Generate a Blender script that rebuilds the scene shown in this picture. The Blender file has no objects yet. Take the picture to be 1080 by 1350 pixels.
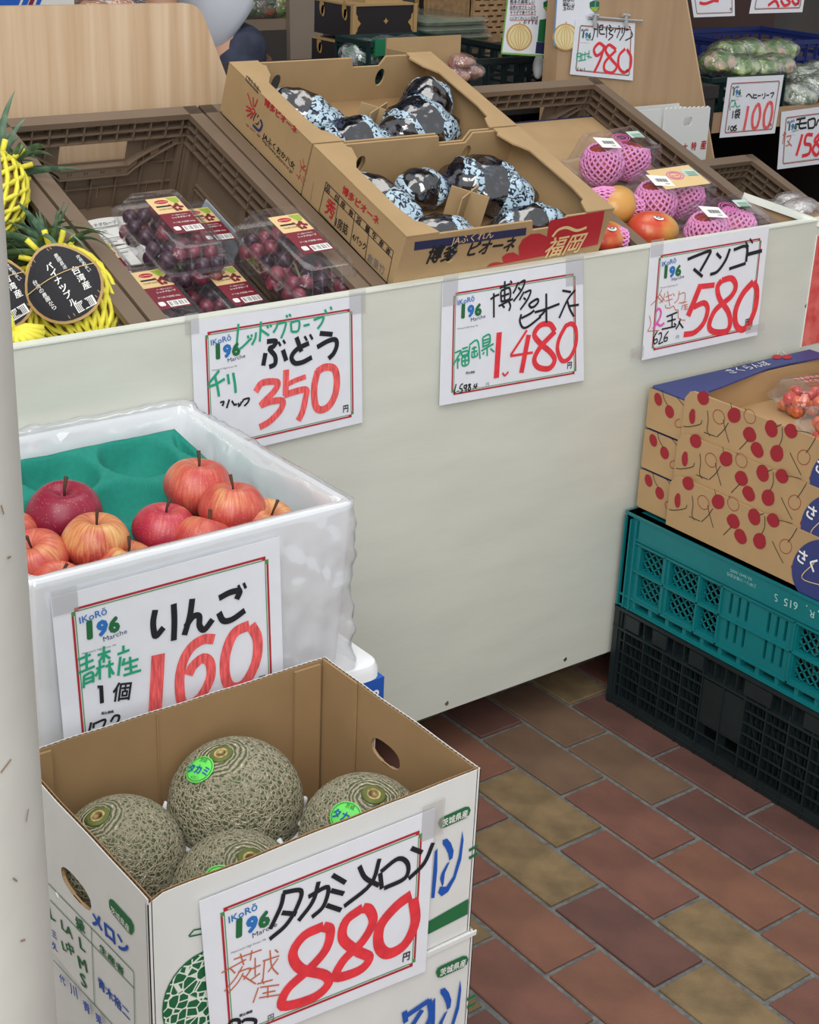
import bpy, bmesh, math, random
from mathutils import Vector as V, Matrix, noise
R_ = random.Random(7)
SC = bpy.context.scene
COL = SC.collection
PI = math.pi
# ------------------------------------------------------------------ camera
FPX, YAW, PITCH, ROLL = 2034.6, .6642, .4059, .0422
CAM = V((-1.826, -1.7065, 1.483))
_f = V((math.sin(YAW)*math.cos(PITCH), math.cos(YAW)*math.cos(PITCH), -math.sin(PITCH)))
_r = V((math.cos(YAW), -math.sin(YAW), 0)); _u = _r.cross(_f)
CR = math.cos(ROLL)*_r + math.sin(ROLL)*_u
CU = -math.sin(ROLL)*_r + math.cos(ROLL)*_u
cd = bpy.data.cameras.new('camera'); cam = bpy.data.objects.new('camera', cd); COL.objects.link(cam)
cd.sensor_fit = 'VERTICAL'; cd.sensor_height = 36; cd.lens = FPX*36/1350; cd.clip_start = .05; cd.clip_end = 60
cam.matrix_world = Matrix((( CR.x, CU.x, -_f.x, CAM.x), (CR.y, CU.y, -_f.y, CAM.y), (CR.z, CU.z, -_f.z, CAM.z), (0,0,0,1)))
SC.camera = cam
# ------------------------------------------------------------------ light
SC.view_settings.view_transform = 'Standard'; SC.view_settings.look = 'None'
SC.view_settings.gamma = 1; SC.view_settings.use_curve_mapping = False
SC.view_settings.exposure = 0.0
wd = bpy.data.worlds.new('World'); SC.world = wd; wd.use_nodes = True
bg = wd.node_tree.nodes['Background']; bg.inputs[0].default_value = (.93, .96, 1, 1); bg.inputs[1].default_value = .56
def area(name, loc, target, size, power, col=(1, 1, 1)):
    l = bpy.data.lights.new(name, 'AREA'); l.energy = power; l.shape = 'RECTANGLE'; l.size, l.size_y = size; l.color = col
    o = bpy.data.objects.new(name, l); COL.objects.link(o); o.location = loc
    o.rotation_euler = (V(target)-V(loc)).to_track_quat('-Z', 'Y').to_euler(); return o
area('sky_opening', (-2.3, -1.5, 3.3), (-.5, .2, .6), (2.2, 1.8), 88, (1, .99, .96))
area('front_fill', (-3.2, -4.2, 2.6), (-.6, .1, .6), (3.0, 2.4), 95, (1, .995, .98))  # area fill added on the camera side to brighten the front faces
area('arcade_skylight', (.6, .4, 4.4), (.3, .7, 0), (2.5, 2.0), 40, (1, .97, .92))
# ------------------------------------------------------------------ maths helpers
def ray(x, y): return _f + CR*((x-540)/FPX) - CU*((y-675)/FPX)
class Plane:
    def __init__(s, p, n): s.p = V(p); s.n = V(n).normalized()
    def at(s, x, y, off=0.0):
        d = ray(x, y); t = (s.p-CAM).dot(s.n)/d.dot(s.n)
        q = CAM + d*t; n = s.n if s.n.dot(d) < 0 else -s.n
        return q + n*off
    def face(s):
        return s.n if s.n.dot(CAM-s.p) > 0 else -s.n
TH = math.radians(20.5)
O = V((0, .115, .80)); EU = V((1, 0, 0)); EV = V((0, math.cos(TH), math.sin(TH))); EW = V((0, -math.sin(TH), math.cos(TH)))
def TW(u, v, w): return O + EU*u + EV*v + EW*w
def TM(u, v, w, rz=0): return Matrix.Translation(TW(u, v, w)) @ Matrix.Rotation(TH, 4, 'X') @ Matrix.Rotation(rz, 4, 'Z')
def tplane(w): return Plane(TW(0, 0, w), EW)
def uplane(u): return Plane(TW(u, 0, 0), EU)
def vplane(v): return Plane(TW(0, v, 0), EV)
def yplane(y): return Plane((0, y, 0), (0, -1, 0))
def xplane(x): return Plane((x, 0, 0), (-1, 0, 0))
def zplane(z): return Plane((0, 0, z), (0, 0, 1))
# ------------------------------------------------------------------ materials
def lin(c):
    c = [x/255 for x in c[:3]]
    return tuple((x/12.92 if x <= .04045 else ((x+.055)/1.055)**2.4) for x in c) + (1,)
MT = {}
def mat(name, col=(200, 200, 200), rough=.6, var=0, vs=20, bump=0, bs=120, metal=0, spec=.5, coat=0, col2=None, stretch=None, detail=4, fac=(.35, .65), sss=0):
    if name in MT: return MT[name]
    m = bpy.data.materials.new(name); m.use_nodes = True; nt = m.node_tree; b = nt.nodes['Principled BSDF']; MT[name] = m
    b.inputs['Base Color'].default_value = lin(col); b.inputs['Roughness'].default_value = rough
    b.inputs['Metallic'].default_value = metal; b.inputs['Specular IOR Level'].default_value = spec
    b.inputs['Coat Weight'].default_value = coat; b.inputs['Coat Roughness'].default_value = .1
    if sss:
        b.inputs['Subsurface Weight'].default_value = sss; b.inputs['Subsurface Scale'].default_value = .01
    if var or col2 or bump:
        tc = nt.nodes.new('ShaderNodeTexCoord'); mp = nt.nodes.new('ShaderNodeMapping')
        nt.links.new(tc.outputs['Object'], mp.inputs[0])
        if stretch: mp.inputs['Scale'].default_value = stretch
    if var or col2:
        n = nt.nodes.new('ShaderNodeTexNoise'); n.inputs['Scale'].default_value = vs; n.inputs['Detail'].default_value = detail
        nt.links.new(mp.outputs[0], n.inputs['Vector'])
        r = nt.nodes.new('ShaderNodeValToRGB'); nt.links.new(n.outputs['Fac'], r.inputs[0])
        c1 = lin(col)
        if col2: a, bb = c1, lin(col2)
        else: a = tuple(x*(1-var) for x in c1[:3])+(1,); bb = tuple(min(1, x*(1+var)) for x in c1[:3])+(1,)
        r.color_ramp.elements[0].position, r.color_ramp.elements[1].position = fac
        r.color_ramp.elements[0].color = a; r.color_ramp.elements[1].color = bb
        nt.links.new(r.outputs[0], b.inputs['Base Color'])
    if bump:
        n2 = nt.nodes.new('ShaderNodeTexNoise'); n2.inputs['Scale'].default_value = bs; n2.inputs['Detail'].default_value = 3
        nt.links.new(mp.outputs[0], n2.inputs['Vector'])
        bp = nt.nodes.new('ShaderNodeBump'); bp.inputs['Strength'].default_value = bump; bp.inputs['Distance'].default_value = .002
        nt.links.new(n2.outputs['Fac'], bp.inputs['Height']); nt.links.new(bp.outputs[0], b.inputs['Normal'])
    return m
def film(name, col=(250, 250, 255), base=.08, rough=.08, bump=0, bs=60, diff=0, tint=(245, 245, 248)):
    """thin clear plastic: see-through face on, glossy at grazing angles"""
    if name in MT: return MT[name]
    m = bpy.data.materials.new(name); m.use_nodes = True; nt = m.node_tree; N = nt.nodes; N.clear(); MT[name] = m
    o = N.new('ShaderNodeOutputMaterial'); t = N.new('ShaderNodeBsdfTransparent'); g = N.new('ShaderNodeBsdfGlossy'); mx = N.new('ShaderNodeMixShader')
    t.inputs[0].default_value = lin(tint); g.inputs['Color'].default_value = (1, 1, 1, 1); g.inputs['Roughness'].default_value = rough
    fr = N.new('ShaderNodeLayerWeight'); fr.inputs['Blend'].default_value = .5
    pw = N.new('ShaderNodeMath'); pw.operation = 'POWER'; pw.inputs[1].default_value = 3.5; nt.links.new(fr.outputs['Facing'], pw.inputs[0])
    ad = N.new('ShaderNodeMath'); ad.operation = 'MULTIPLY_ADD'; ad.inputs[1].default_value = .7; ad.inputs[2].default_value = base; nt.links.new(pw.outputs[0], ad.inputs[0]); nt.links.new(ad.outputs[0], mx.inputs[0])
    if diff:
        d = N.new('ShaderNodeBsdfDiffuse'); d.inputs[0].default_value = lin(col); m2 = N.new('ShaderNodeMixShader'); m2.inputs[0].default_value = diff
        nt.links.new(t.outputs[0], m2.inputs[1]); nt.links.new(d.outputs[0], m2.inputs[2]); nt.links.new(m2.outputs[0], mx.inputs[1])
    else: nt.links.new(t.outputs[0], mx.inputs[1])
    nt.links.new(g.outputs[0], mx.inputs[2]); nt.links.new(mx.outputs[0], o.inputs[0])
    if bump:
        tc = N.new('ShaderNodeTexCoord'); n2 = N.new('ShaderNodeTexNoise'); n2.inputs['Scale'].default_value = bs
        nt.links.new(tc.outputs['Object'], n2.inputs['Vector']); bp = N.new('ShaderNodeBump'); bp.inputs['Strength'].default_value = bump; bp.inputs['Distance'].default_value = .01
        nt.links.new(n2.outputs['Fac'], bp.inputs['Height']); nt.links.new(bp.outputs[0], g.inputs['Normal']); nt.links.new(bp.outputs[0], fr.inputs['Normal'])
        if diff: nt.links.new(bp.outputs[0], d.inputs['Normal'])
    return m
# ------------------------------------------------------------------ mesh builder
class MB:
    def __init__(s): s.v = []; s.f = []; s.mi = []; s.mats = []; s.cur = 0
    def m(s, mt):
        if mt not in s.mats: s.mats.append(mt)
        s.cur = s.mats.index(mt); return s
    def add(s, vs, fs):
        k = len(s.v); s.v += [V(p) for p in vs]; s.f += [tuple(i+k for i in f) for f in fs]; s.mi += [s.cur]*len(fs); return s
    def box(s, x0, x1, y0, y1, z0, z1, M=None):
        p = [V((x, y, z)) for z in (z0, z1) for y in (y0, y1) for x in (x0, x1)]
        if M: p = [M@q for q in p]
        return s.add(p, [(0,2,3,1), (4,5,7,6), (0,1,5,4), (2,6,7,3), (0,4,6,2), (1,3,7,5)])
    def beam(s, p, q, w, h=None, up=V((0, 0, 1))):
        p, q = V(p), V(q); h = h or w; d = (q-p).normalized(); a = d.cross(up)
        if a.length < 1e-4: a = d.cross(V((1, 0, 0)))
        a.normalize(); b = a.cross(d); a = a*w/2; b = b*h/2
        return s.add([p-a-b, p+a-b, p+a+b, p-a+b, q-a-b, q+a-b, q+a+b, q-a+b], [(0,3,2,1), (4,5,6,7), (0,1,5,4), (1,2,6,5), (2,3,7,6), (3,0,4,7)])
    def tube(s, pts, r, n=6, caps=True):
        pts = [V(p) for p in pts]; rr = r if isinstance(r, (list, tuple)) else [r]*len(pts); vs = []; fs = []; a = None
        for i, p in enumerate(pts):
            d = (pts[min(i+1, len(pts)-1)]-pts[max(i-1, 0)]).normalized()
            if a is None: a = d.cross(V((0.3, 0.2, 1)) if abs(d.z) < .9 else V((1, 0, 0)))
            a = (a - d*a.dot(d)).normalized(); b = d.cross(a)
            for k in range(n): vs.append(p + (a*math.cos(2*PI*k/n)+b*math.sin(2*PI*k/n))*rr[i])
        for i in range(len(pts)-1):
            for k in range(n): fs.append((i*n+k, i*n+(k+1)%n, (i+1)*n+(k+1)%n, (i+1)*n+k))
        if caps: fs += [tuple(range(n))[::-1], tuple((len(pts)-1)*n+k for k in range(n))]
        return s.add(vs, fs)
    def loft(s, rings, close=True, cap0=True, cap1=True):
        n = len(rings[0]); vs = [p for r in rings for p in r]; fs = []
        for i in range(len(rings)-1):
            for k in range(n if close else n-1): fs.append((i*n+k, i*n+(k+1)%n, (i+1)*n+(k+1)%n, (i+1)*n+k))
        if cap0: fs.append(tuple(range(n))[::-1])
        if cap1: fs.append(tuple((len(rings)-1)*n+k for k in range(n)))
        return s.add(vs, fs)
    def grid(s, fn, nu, nv):
        vs = [fn(i/nu, j/nv) for j in range(nv+1) for i in range(nu+1)]
        return s.add(vs, [(j*(nu+1)+i, j*(nu+1)+i+1, (j+1)*(nu+1)+i+1, (j+1)*(nu+1)+i) for j in range(nv) for i in range(nu)])
    def ball(s, c, r, nu=16, nv=10, fn=None, M=None):
        c = V(c); rx, ry, rz = r if isinstance(r, (tuple, list)) else (r, r, r); vs = []; fs = []
        for j in range(1, nv):
            for i in range(nu):
                a, b = 2*PI*i/nu, PI*j/nv; p = V((rx*math.sin(b)*math.cos(a), ry*math.sin(b)*math.sin(a), rz*math.cos(b)))
                if fn: p = fn(p, a, b)
                vs.append(p)
        top = V((0, 0, rz)); bot = V((0, 0, -rz))
        if fn: top = fn(top, 0, 0); bot = fn(bot, 0, PI)
        vs += [top, bot]; t = len(vs)-2
        vs = [(M@p if M else p)+c for p in vs]
        for j in range(nv-2):
            for i in range(nu): fs.append((j*nu+i, (j+1)*nu+i, (j+1)*nu+(i+1)%nu, j*nu+(i+1)%nu))
        for i in range(nu): fs += [(t, i, (i+1)%nu), (t+1, (nv-2)*nu+(i+1)%nu, (nv-2)*nu+i)]
        return s.add(vs, fs)
    def tri(s, g, M):           # g = (verts, faces) 2-D or 3-D, mapped by matrix
        return s.add([M@V((p[0], p[1], p[2] if len(p) > 2 else 0)) for p in g[0]], g[1])
    def mesh(s, name='mesh', smooth=False, inv=None):
        me = bpy.data.meshes.new(name); vs = [inv@p for p in s.v] if inv else s.v
        me.from_pydata([tuple(p) for p in vs], [], s.f)
        for mt in s.mats: me.materials.append(mt)
        me.polygons.foreach_set('material_index', s.mi)
        if smooth: me.polygons.foreach_set('use_smooth', [True]*len(me.polygons))
        me.update(); return me
WM = {}
def tag(o, label=None, cat=None, group=None, kind=None):
    if label: o['label'] = label
    if cat: o['category'] = cat
    if group: o['group'] = group
    if kind: o['kind'] = kind
    return o
def thing(name, label, cat, M=None, group=None, kind=None):
    o = bpy.data.objects.new(name, None); COL.objects.link(o); o.empty_display_size = .02
    if M is None: M = Matrix()
    if not isinstance(M, Matrix): M = Matrix.Translation(V(M))
    o.matrix_world = M; WM[o.name] = M.copy(); return tag(o, label, cat, group, kind)
def build(mb, name, parent=None, m=None, smooth=False, world=False, auto=None, M=None):
    """one object; verts local to parent, or world verts converted when world=True"""
    if m is not None and not mb.mats: mb.mats.append(m)
    P = WM.get(parent.name, Matrix()) if parent else Matrix()
    me = mb.mesh(name, smooth, P.inverted() if (world and parent) else None)
    if auto: me.set_sharp_from_angle(angle=math.radians(auto))
    o = bpy.data.objects.new(name, me); COL.objects.link(o)
    if parent: o.parent = parent; WM[o.name] = P.copy()
    else:
        WM[o.name] = (M or Matrix()).copy()
        if M: o.matrix_world = M
    return o
def inst(me, name, parent, Ml):
    o = bpy.data.objects.new(name, me); COL.objects.link(o)
    if parent: o.parent = parent
    o.matrix_local = Ml; WM[o.name] = (WM.get(parent.name, Matrix()) if parent else Matrix())@Ml
    return o
def rebase(M, mb):
    """move a mesh-only thing's origin to M"""
    inv = M.inverted(); mb.v = [inv@p for p in mb.v]; return mb
# ------------------------------------------------------------------ 2-D shapes
_tc = {}
ZS = 4e-5
def tz(q): return q[2]*ZS if len(q) > 2 else 0
def text2d(s, bold=0.0, shear=0.0):
    k = (s, bold, shear)
    if k in _tc: return _tc[k]
    c = bpy.data.curves.new('t', 'FONT'); c.body = s; c.size = 1; c.resolution_u = 2; c.shear = shear; c.fill_mode = 'FRONT'
    o = bpy.data.objects.new('t', c); me = o.to_mesh()
    vs = [(p.co.x, p.co.y) for p in me.vertices]; fs = [tuple(p.vertices) for p in me.polygons]
    o.to_mesh_clear(); bpy.data.objects.remove(o); bpy.data.curves.remove(c)
    if bold:        # heavier weight: the glyph laid down several times, slightly shifted
        n = len(vs); d = bold*.8; sh = [(0, 0), (d, 0), (-d, 0), (0, d), (0, -d), (d*.7, d*.7), (-d*.7, -d*.7), (d*.7, -d*.7), (-d*.7, d*.7)]
        fs = [tuple(i+n*j for i in f) for j in range(len(sh)) for f in fs]; vs = [(x+a, y+b, j) for j, (a, b) in enumerate(sh) for x, y in vs]
    _tc[k] = (vs, fs); return _tc[k]
def plate2d(outer, holes=(), t=.004):
    c = bpy.data.curves.new('p', 'CURVE'); c.dimensions = '2D'; c.fill_mode = 'BOTH'; c.extrude = t/2
    for lp in [outer]+list(holes):
        sp = c.splines.new('POLY'); sp.points.add(len(lp)-1)
        for q, p in zip(sp.points, lp): q.co = (p[0], p[1], 0, 1)
        sp.use_cyclic_u = True
    o = bpy.data.objects.new('p', c); me = o.to_mesh()
    vs = [tuple(p.co) for p in me.vertices]; fs = [tuple(p.vertices) for p in me.polygons]
    o.to_mesh_clear(); bpy.data.objects.remove(o); bpy.data.curves.remove(c); return vs, fs
def oval(cx, cy, rx, ry, n=16, e=1.0, rot=0):
    out = []
    for i in range(n):
        a = 2*PI*i/n; x = rx*math.copysign(abs(math.cos(a))**e, math.cos(a)); y = ry*math.copysign(abs(math.sin(a))**e, math.sin(a))
        out.append((cx+x*math.cos(rot)-y*math.sin(rot), cy+x*math.sin(rot)+y*math.cos(rot)))
    return out
def rrect(w, d, r, z, n=4, cx=0, cy=0):
    out = []
    for (sx, sy, a0) in ((1, 1, 0), (-1, 1, PI/2), (-1, -1, PI), (1, -1, 3*PI/2)):
        for i in range(n+1):
            a = a0+PI/2*i/n; out.append(V((cx+sx*(w/2-r)+r*math.cos(a), cy+sy*(d/2-r)+r*math.sin(a), z)))
    return out
def smooth_pts(p, k=5):
    if len(p) < 3: return [V(q) for q in p]
    p = [V(q) for q in p]; P = [p[0]*2-p[1]]+p+[p[-1]*2-p[-2]]; out = []
    for i in range(1, len(P)-2):
        for j in range(k):
            t = j/k; a, b, c, d = P[i-1:i+3]
            out.append(.5*((2*b)+(c-a)*t+(2*a-5*b+4*c-d)*t*t+(3*b-a-3*c+d)*t**3))
    out.append(p[-1]); return out
RC = [0]
def ribbon(mb, pts, w, nrm, sharp=False):
    """flat stroke through 3-D points lying on a surface with normal nrm"""
    pts = [V(p) for p in pts] if sharp else smooth_pts(pts); vs = []; n = len(pts)
    RC[0] = (RC[0]+1) % 9; pts = [p+nrm*(RC[0]*3e-5+1.2e-4*i/max(1, n-1)) for i, p in enumerate(pts)]     # ink laid over ink
    for i in range(n):
        d = pts[min(i+1, n-1)]-pts[max(i-1, 0)]; a = d.cross(nrm).normalized()
        ww = w(i/(n-1)) if callable(w) else w
        vs += [pts[i]-a*ww/2, pts[i]+a*ww/2]
    mb.add(vs, [(2*i, 2*i+1, 2*i+3, 2*i+2) for i in range(n-1)])
INK = dict(black=mat('ink_black', (22, 22, 30), .7), red=mat('ink_red', (222, 52, 62), .7, var=.12, vs=60), red2=mat('ink_red_streaky', (232, 92, 92), .7, var=.3, vs=45, stretch=(6, 1, .6)),
           green=mat('ink_green', (28, 158, 118), .7), brown=mat('ink_brown', (190, 100, 70), .7), pink=mat('ink_pink', (222, 90, 178), .7),
           dred=mat('print_red', (172, 34, 46), .7), dgreen=mat('print_green', (70, 140, 74), .7), blue=mat('print_blue', (36, 112, 186), .7), navy=mat('print_navy', (34, 44, 100), .7),
           white=mat('print_white', (238, 238, 234), .6), grey=mat('print_grey', (110, 110, 112), .7), mgreen=mat('print_forest', (28, 104, 60), .6), rblue=mat('print_royal_blue', (22, 82, 172), .6),
           cherry=mat('print_cherry', (152, 30, 42), .7), bordeaux=mat('print_bordeaux', (120, 26, 44), .5), cream=mat('print_cream', (226, 196, 142), .5), lgreen=mat('print_lime', (150, 176, 60), .5),
           gold=mat('print_gold', (176, 140, 84), .45), lime=mat('print_light_green', (104, 220, 90), .5), dblue=mat('print_dark_navy', (36, 40, 80), .7), crimson=mat('print_crimson', (178, 30, 44), .6), orange=mat('print_orange', (216, 120, 50), .6))
class Ink:
    """flat print laid on a plane; positions read off the photograph on that plane"""
    def __init__(s, plane, parent, crop=(0, 0, 1), off=.0008): s.pl = plane; s.par = parent; s.crop = crop; s.off = off; s.b = {}
    def mb(s, c):
        if c not in s.b: s.b[c] = MB().m(INK[c])
        return s.b[c]
    def P(s, x, y): a, b, k = s.crop; return s.pl.at(a+x/k, b+y/k, s.off)
    def scale(s, x, y): a, b, k = s.crop; q = s.pl.at(a+x/k, b+y/k); return (q-CAM).dot(_f)/FPX/k
    def st(s, c, w, *strokes, sharp=False, dz=0):
        n = s.pl.face(); s.off += dz
        for pts in strokes:
            W = w*s.scale(*pts[0])*1.17; ribbon(s.mb(c), [s.P(*p) for p in pts], W, n, sharp)
        s.off -= dz
    def poly(s, c, pts, dz=0):
        s.off += dz; s.mb(c).add([s.P(*p) for p in pts], [tuple(range(len(pts)))]); s.off -= dz
    def txt(s, c, t, p0, p1, bold=0, h=1.0, shear=0, dz=0, flip=1):
        s.off += dz; a, b = s.P(*p0), s.P(*p1); s.off -= dz
        g = text2d(t, bold, shear); xs = [q[0] for q in g[0]]
        if not xs: return
        x0, x1 = min(xs), max(xs); k = (b-a).length/(x1-x0); ex = (b-a).normalized(); ey = s.pl.face().cross(ex)*flip
        nz = s.pl.face()*ZS; M = Matrix.Translation(a) @ Matrix(((ex.x*k, ey.x*k*h, nz.x, 0), (ex.y*k, ey.y*k*h, nz.y, 0), (ex.z*k, ey.z*k*h, nz.z, 0), (0, 0, 0, 1))) @ Matrix.Translation((-x0, 0, 0))
        s.mb(c).tri(g, M)
    def done(s, names):
        for c, mb in s.b.items(): build(mb, names.get(c, names.get('*', 'print')), s.par, world=True)
# local (un-traced) print: x/y frame given by a matrix
def ltxt(mb, t, x, y, w, M, bold=0, h=1.0):
    g = text2d(t, bold); xs = [q[0] for q in g[0]]
    if not xs: return
    k = w/(max(xs)-min(xs)); mb.tri(g, M@Matrix.Translation((x, y, 0))@Matrix.Diagonal((k, k*h, ZS, 1))@Matrix.Translation((-min(xs), 0, 0)))
def lrect(mb, x0, y0, x1, y1, M, z=0): mb.add([M@V((x0, y0, z)), M@V((x1, y0, z)), M@V((x1, y1, z)), M@V((x0, y1, z))], [(0, 1, 2, 3)])
def lpoly(mb, pts, M, z=0): mb.add([M@V((p[0], p[1], z)) for p in pts], [tuple(range(len(pts)))])
# frames: x along EXf, y along EYf with origin
def frame(o, ex, ey):
    ex = V(ex).normalized(); ey = V(ey).normalized(); ez = ex.cross(ey); o = V(o)
    return Matrix(((ex.x, ey.x, ez.x, o.x), (ex.y, ey.y, ez.y, o.y), (ex.z, ey.z, ez.z, o.z), (0, 0, 0, 1)))
# ================================================================== STRUCTURE
W_mortar = mat('mortar', (104, 106, 104), .95, var=.25, vs=90, bump=.5, bs=200)
fl = build(MB().m(W_mortar).box(-9, 9, -3, 12, -.06, -.005), 'floor'); tag(fl, kind='structure')
# paving beyond the modelled bricks
def paving_mat():
    m = bpy.data.materials.new('paving'); m.use_nodes = True; nt = m.node_tree; b = nt.nodes['Principled BSDF']
    tc = nt.nodes.new('ShaderNodeTexCoord'); mp = nt.nodes.new('ShaderNodeMapping'); mp.inputs['Rotation'].default_value = (0, 0, PI/2)
    br = nt.nodes.new('ShaderNodeTexBrick'); br.inputs['Scale'].default_value = 1; br.inputs['Brick Width'].default_value = .22; br.inputs['Row Height'].default_value = .11; br.inputs['Mortar Size'].default_value = .005
    br.inputs['Color1'].default_value = lin((112, 70, 56)); br.inputs['Color2'].default_value = lin((118, 90, 62)); br.inputs['Mortar'].default_value = lin((104, 106, 104)); br.inputs['Bias'].default_value = 0
    nt.links.new(tc.outputs['Object'], mp.inputs[0]); nt.links.new(mp.outputs[0], br.inputs['Vector']); nt.links.new(br.outputs[0], b.inputs['Base Color']); b.inputs['Roughness'].default_value = .8
    return m
mb = MB().m(paving_mat()); X0, X1, Y0, Y1 = -1.705, .495, -.99, .77
for q in ((-9, 9, Y1, 12), (-9, 9, -3, Y0), (-9, X0, Y0, Y1), (X1, 9, Y0, Y1)): mb.box(*q, -.02, 0)
build(mb, 'paving', fl)
BC = [mat('brick_red', (108, 70, 58), .75, var=.2, vs=9, bump=.35, bs=260), mat('brick_brown', (104, 80, 62), .75, var=.18, vs=9, bump=.35, bs=260),
      mat('brick_tan', (118, 98, 68), .8, var=.26, vs=16, bump=.5, bs=260), mat('brick_orange', (114, 76, 59), .75, var=.18, vs=9, bump=.35, bs=260), mat('brick_dark_red', (94, 62, 54), .75, var=.2, vs=9, bump=.35, bs=260)]
def brick_mesh():
    mb = MB(); a, b, h, c = .1055, .0500, .030, .0018
    def r(x, y, z): return [V((x, y, z)), V((-x, y, z)), V((-x, -y, z)), V((x, -y, z))]
    mb.loft([r(b, a, -h), r(b, a, -c), r(b-c, a-c, 0)], cap0=False)
    return mb
bm0 = brick_mesh(); bm0.m(BC[0]); BRM = bm0.mesh('brick')
known = {(0, -.5): 1, (0, .5): 1, (0, 1.5): 4, (0, 2.5): 3, (-1, 0): 4, (-1, 1): 4, (-1, 2): 4, (1, -1): 4, (1, 0): 1, (1, 1): 0, (1, 2): 3, (1, 3): 3, (2, -.5): 3, (2, .5): 2, (2, 1.5): 0, (2, 2.5): 2, (2, 3.5): 0,
         (3, 0): 0, (3, 1): 2, (3, 2): 4, (3, 3): 2, (4, .5): 0, (4, 1.5): 3, (4, 2.5): 3, (5, 1): 2, (5, 2): 0, (5, 3): 3, (6, 1.5): 2, (6, 2.5): 4, (-2, .5): 1, (-2, 1.5): 0}
for k in range(-4, 16):
    for j in range(-4, 5):
        s = j + (.5 if k % 2 == 0 else 0)
        y = -s*.22; x = -(k+.5)*.11
        if not (Y0-.12 < y < Y1+.1): continue
        kk = known.get((k, s), R_.choice((0, 1, 2, 3, 4)))
        o = bpy.data.objects.new('brick', BRM); COL.objects.link(o); o.parent = fl
        o.location = (x+R_.uniform(-.0008, .0008), y+R_.uniform(-.001, .001), R_.uniform(-.0012, .0006)); o.rotation_euler = (R_.uniform(-.004, .004), R_.uniform(-.006, .006), R_.uniform(-.004, .004))
        o.material_slots[0].link = 'OBJECT'; o.material_slots[0].material = BC[kk]
# shop walls (mostly out of view), and an unseen canopy added to darken the back
tag(build(MB().m(mat('wall_paint', (92, 88, 84), .9, var=.1, vs=3)).box(-6, 8, 4.6, 4.7, 0, 3.2), 'wall_back'), kind='structure')
tag(build(MB().m(mat('wall_paint', (92, 88, 84))).box(-3.2, -3.1, .5, 4.6, 0, 3.2), 'wall_left'), kind='structure')
tag(build(MB().m(mat('ceiling_paint', (170, 168, 162), .9)).box(-3.2, 6, 1.5, 4.6, 3.2, 3.3), 'shade_ceiling'), kind='structure')
# pillar
mb = MB().m(mat('pillar_paint', (206, 206, 198), .5, var=.06, vs=6, bump=.3, bs=20))
c = V((-1.579, -.861, 0)); n = 40
mb.loft([[c+V((.1*math.cos(2*PI*i/n), .1*math.sin(2*PI*i/n), z)) for i in range(n)] for z in (0, .4, .8, 1.2, 2, 3.2)])
build_p = build(rebase(Matrix.Translation(c), mb), 'pillar', M=Matrix.Translation(c), smooth=True, auto=40)
tag(build_p, kind='structure')
mb = MB().m(mat('pillar_scuffs', (150, 122, 98), .8))
for (px, py, l, a) in ((8, 1010, 14, -.3), (20, 1160, 8, .9), (36, 1075, 10, -1), (12, 735, 6, .2), (3, 672, 9, 1.2), (30, 1240, 7, .5)):
    d = ray(px, py); o2 = V((CAM.x-c.x, CAM.y-c.y)); dd = V((d.x, d.y)); A = dd.dot(dd); B = 2*o2.dot(dd); C_ = o2.dot(o2)-.1006**2; D = B*B-4*A*C_
    if D < 0: continue
    p = CAM+d*((-B-math.sqrt(D))/(2*A)); nn = V((p.x-c.x, p.y-c.y, 0)).normalized(); tt = nn.cross(V((0, 0, 1))); dr = tt*math.cos(a)+V((0, 0, 1))*math.sin(a)
    ribbon(mb, [p-dr*l*.0004, p, p+dr*l*.0004], .0012, nn)
build(mb, 'scuff_marks', build_p, world=True)
# ================================================================== COUNTER
m_panel = mat('white_board', (208, 210, 199), .55, var=.035, vs=5, bump=.12, bs=40, stretch=(1, 1, 4))
m_edge = mat('white_edge', (222, 226, 216), .5, var=.03, vs=12)
ctr = thing('display_counter', 'long white fronted market counter with sloping top holding the fruit crates', 'counter', (0, .1, 0))
YP = .1
build(MB().m(m_panel).box(-2.0, 1.3, YP, YP+.012, .094, .874), 'front_panel', ctr, world=True)
build(MB().m(m_edge).box(-2.0, 1.3, YP-.002, YP+.018, .874, .8765), 'top_edge', ctr, world=True)
mp_ = mat('counter_inside', (96, 88, 76), .8)
for x in (-1.98, -.3, .52, 1.28): build(MB().m(mp_).box(x-.01, x+.01, YP+.02, .70, .09, .78 if x < .5 else .66), 'side_board', ctr, world=True)
build(MB().m(mp_).box(-2.0, .49, .70, .72, .09, .90), 'back_board', ctr, world=True); build(MB().m(mp_).box(.49, 1.3, .70, .72, .09, .62), 'back_board', ctr, world=True)  # unseen back boards, added to block light under the counter
build(MB().m(mp_).box(-2.0, 1.3, YP+.02, .70, .09, .11), 'bottom_board', ctr, world=True)
mb = MB().m(mp_); mb.box(-2.0, .50, .0, .60, -.135, -.12, TM(0, 0, 0)); build(mb, 'sloping_shelf', ctr, world=True)
for x in (-1.8, -.6, .3, 1.2):
    for y in (.24, .62): build(MB().m(mat('dark_steel', (40, 40, 42), .5, metal=.8)).box(x-.02, x+.02, y-.02, y+.02, 0, .092), 'foot', ctr, world=True)
PP = yplane(YP)
for (px, py) in ((589, 927), (745, 869), (1063, 403)):
    q = PP.at(px, py); M = frame(q, (1, 0, 0), (0, 0, 1))
    mb = MB().m(mat('screw_steel', (170, 170, 165), .35, metal=.9)); mb.loft([[M@V((.004*s*math.cos(2*PI*i/12), .004*s*math.sin(2*PI*i/12), z)) for i in range(12)] for s, z in ((1.1, 0), (1, .001), (.4, .0012))])
    build(mb, 'screw', ctr, world=True)
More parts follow.
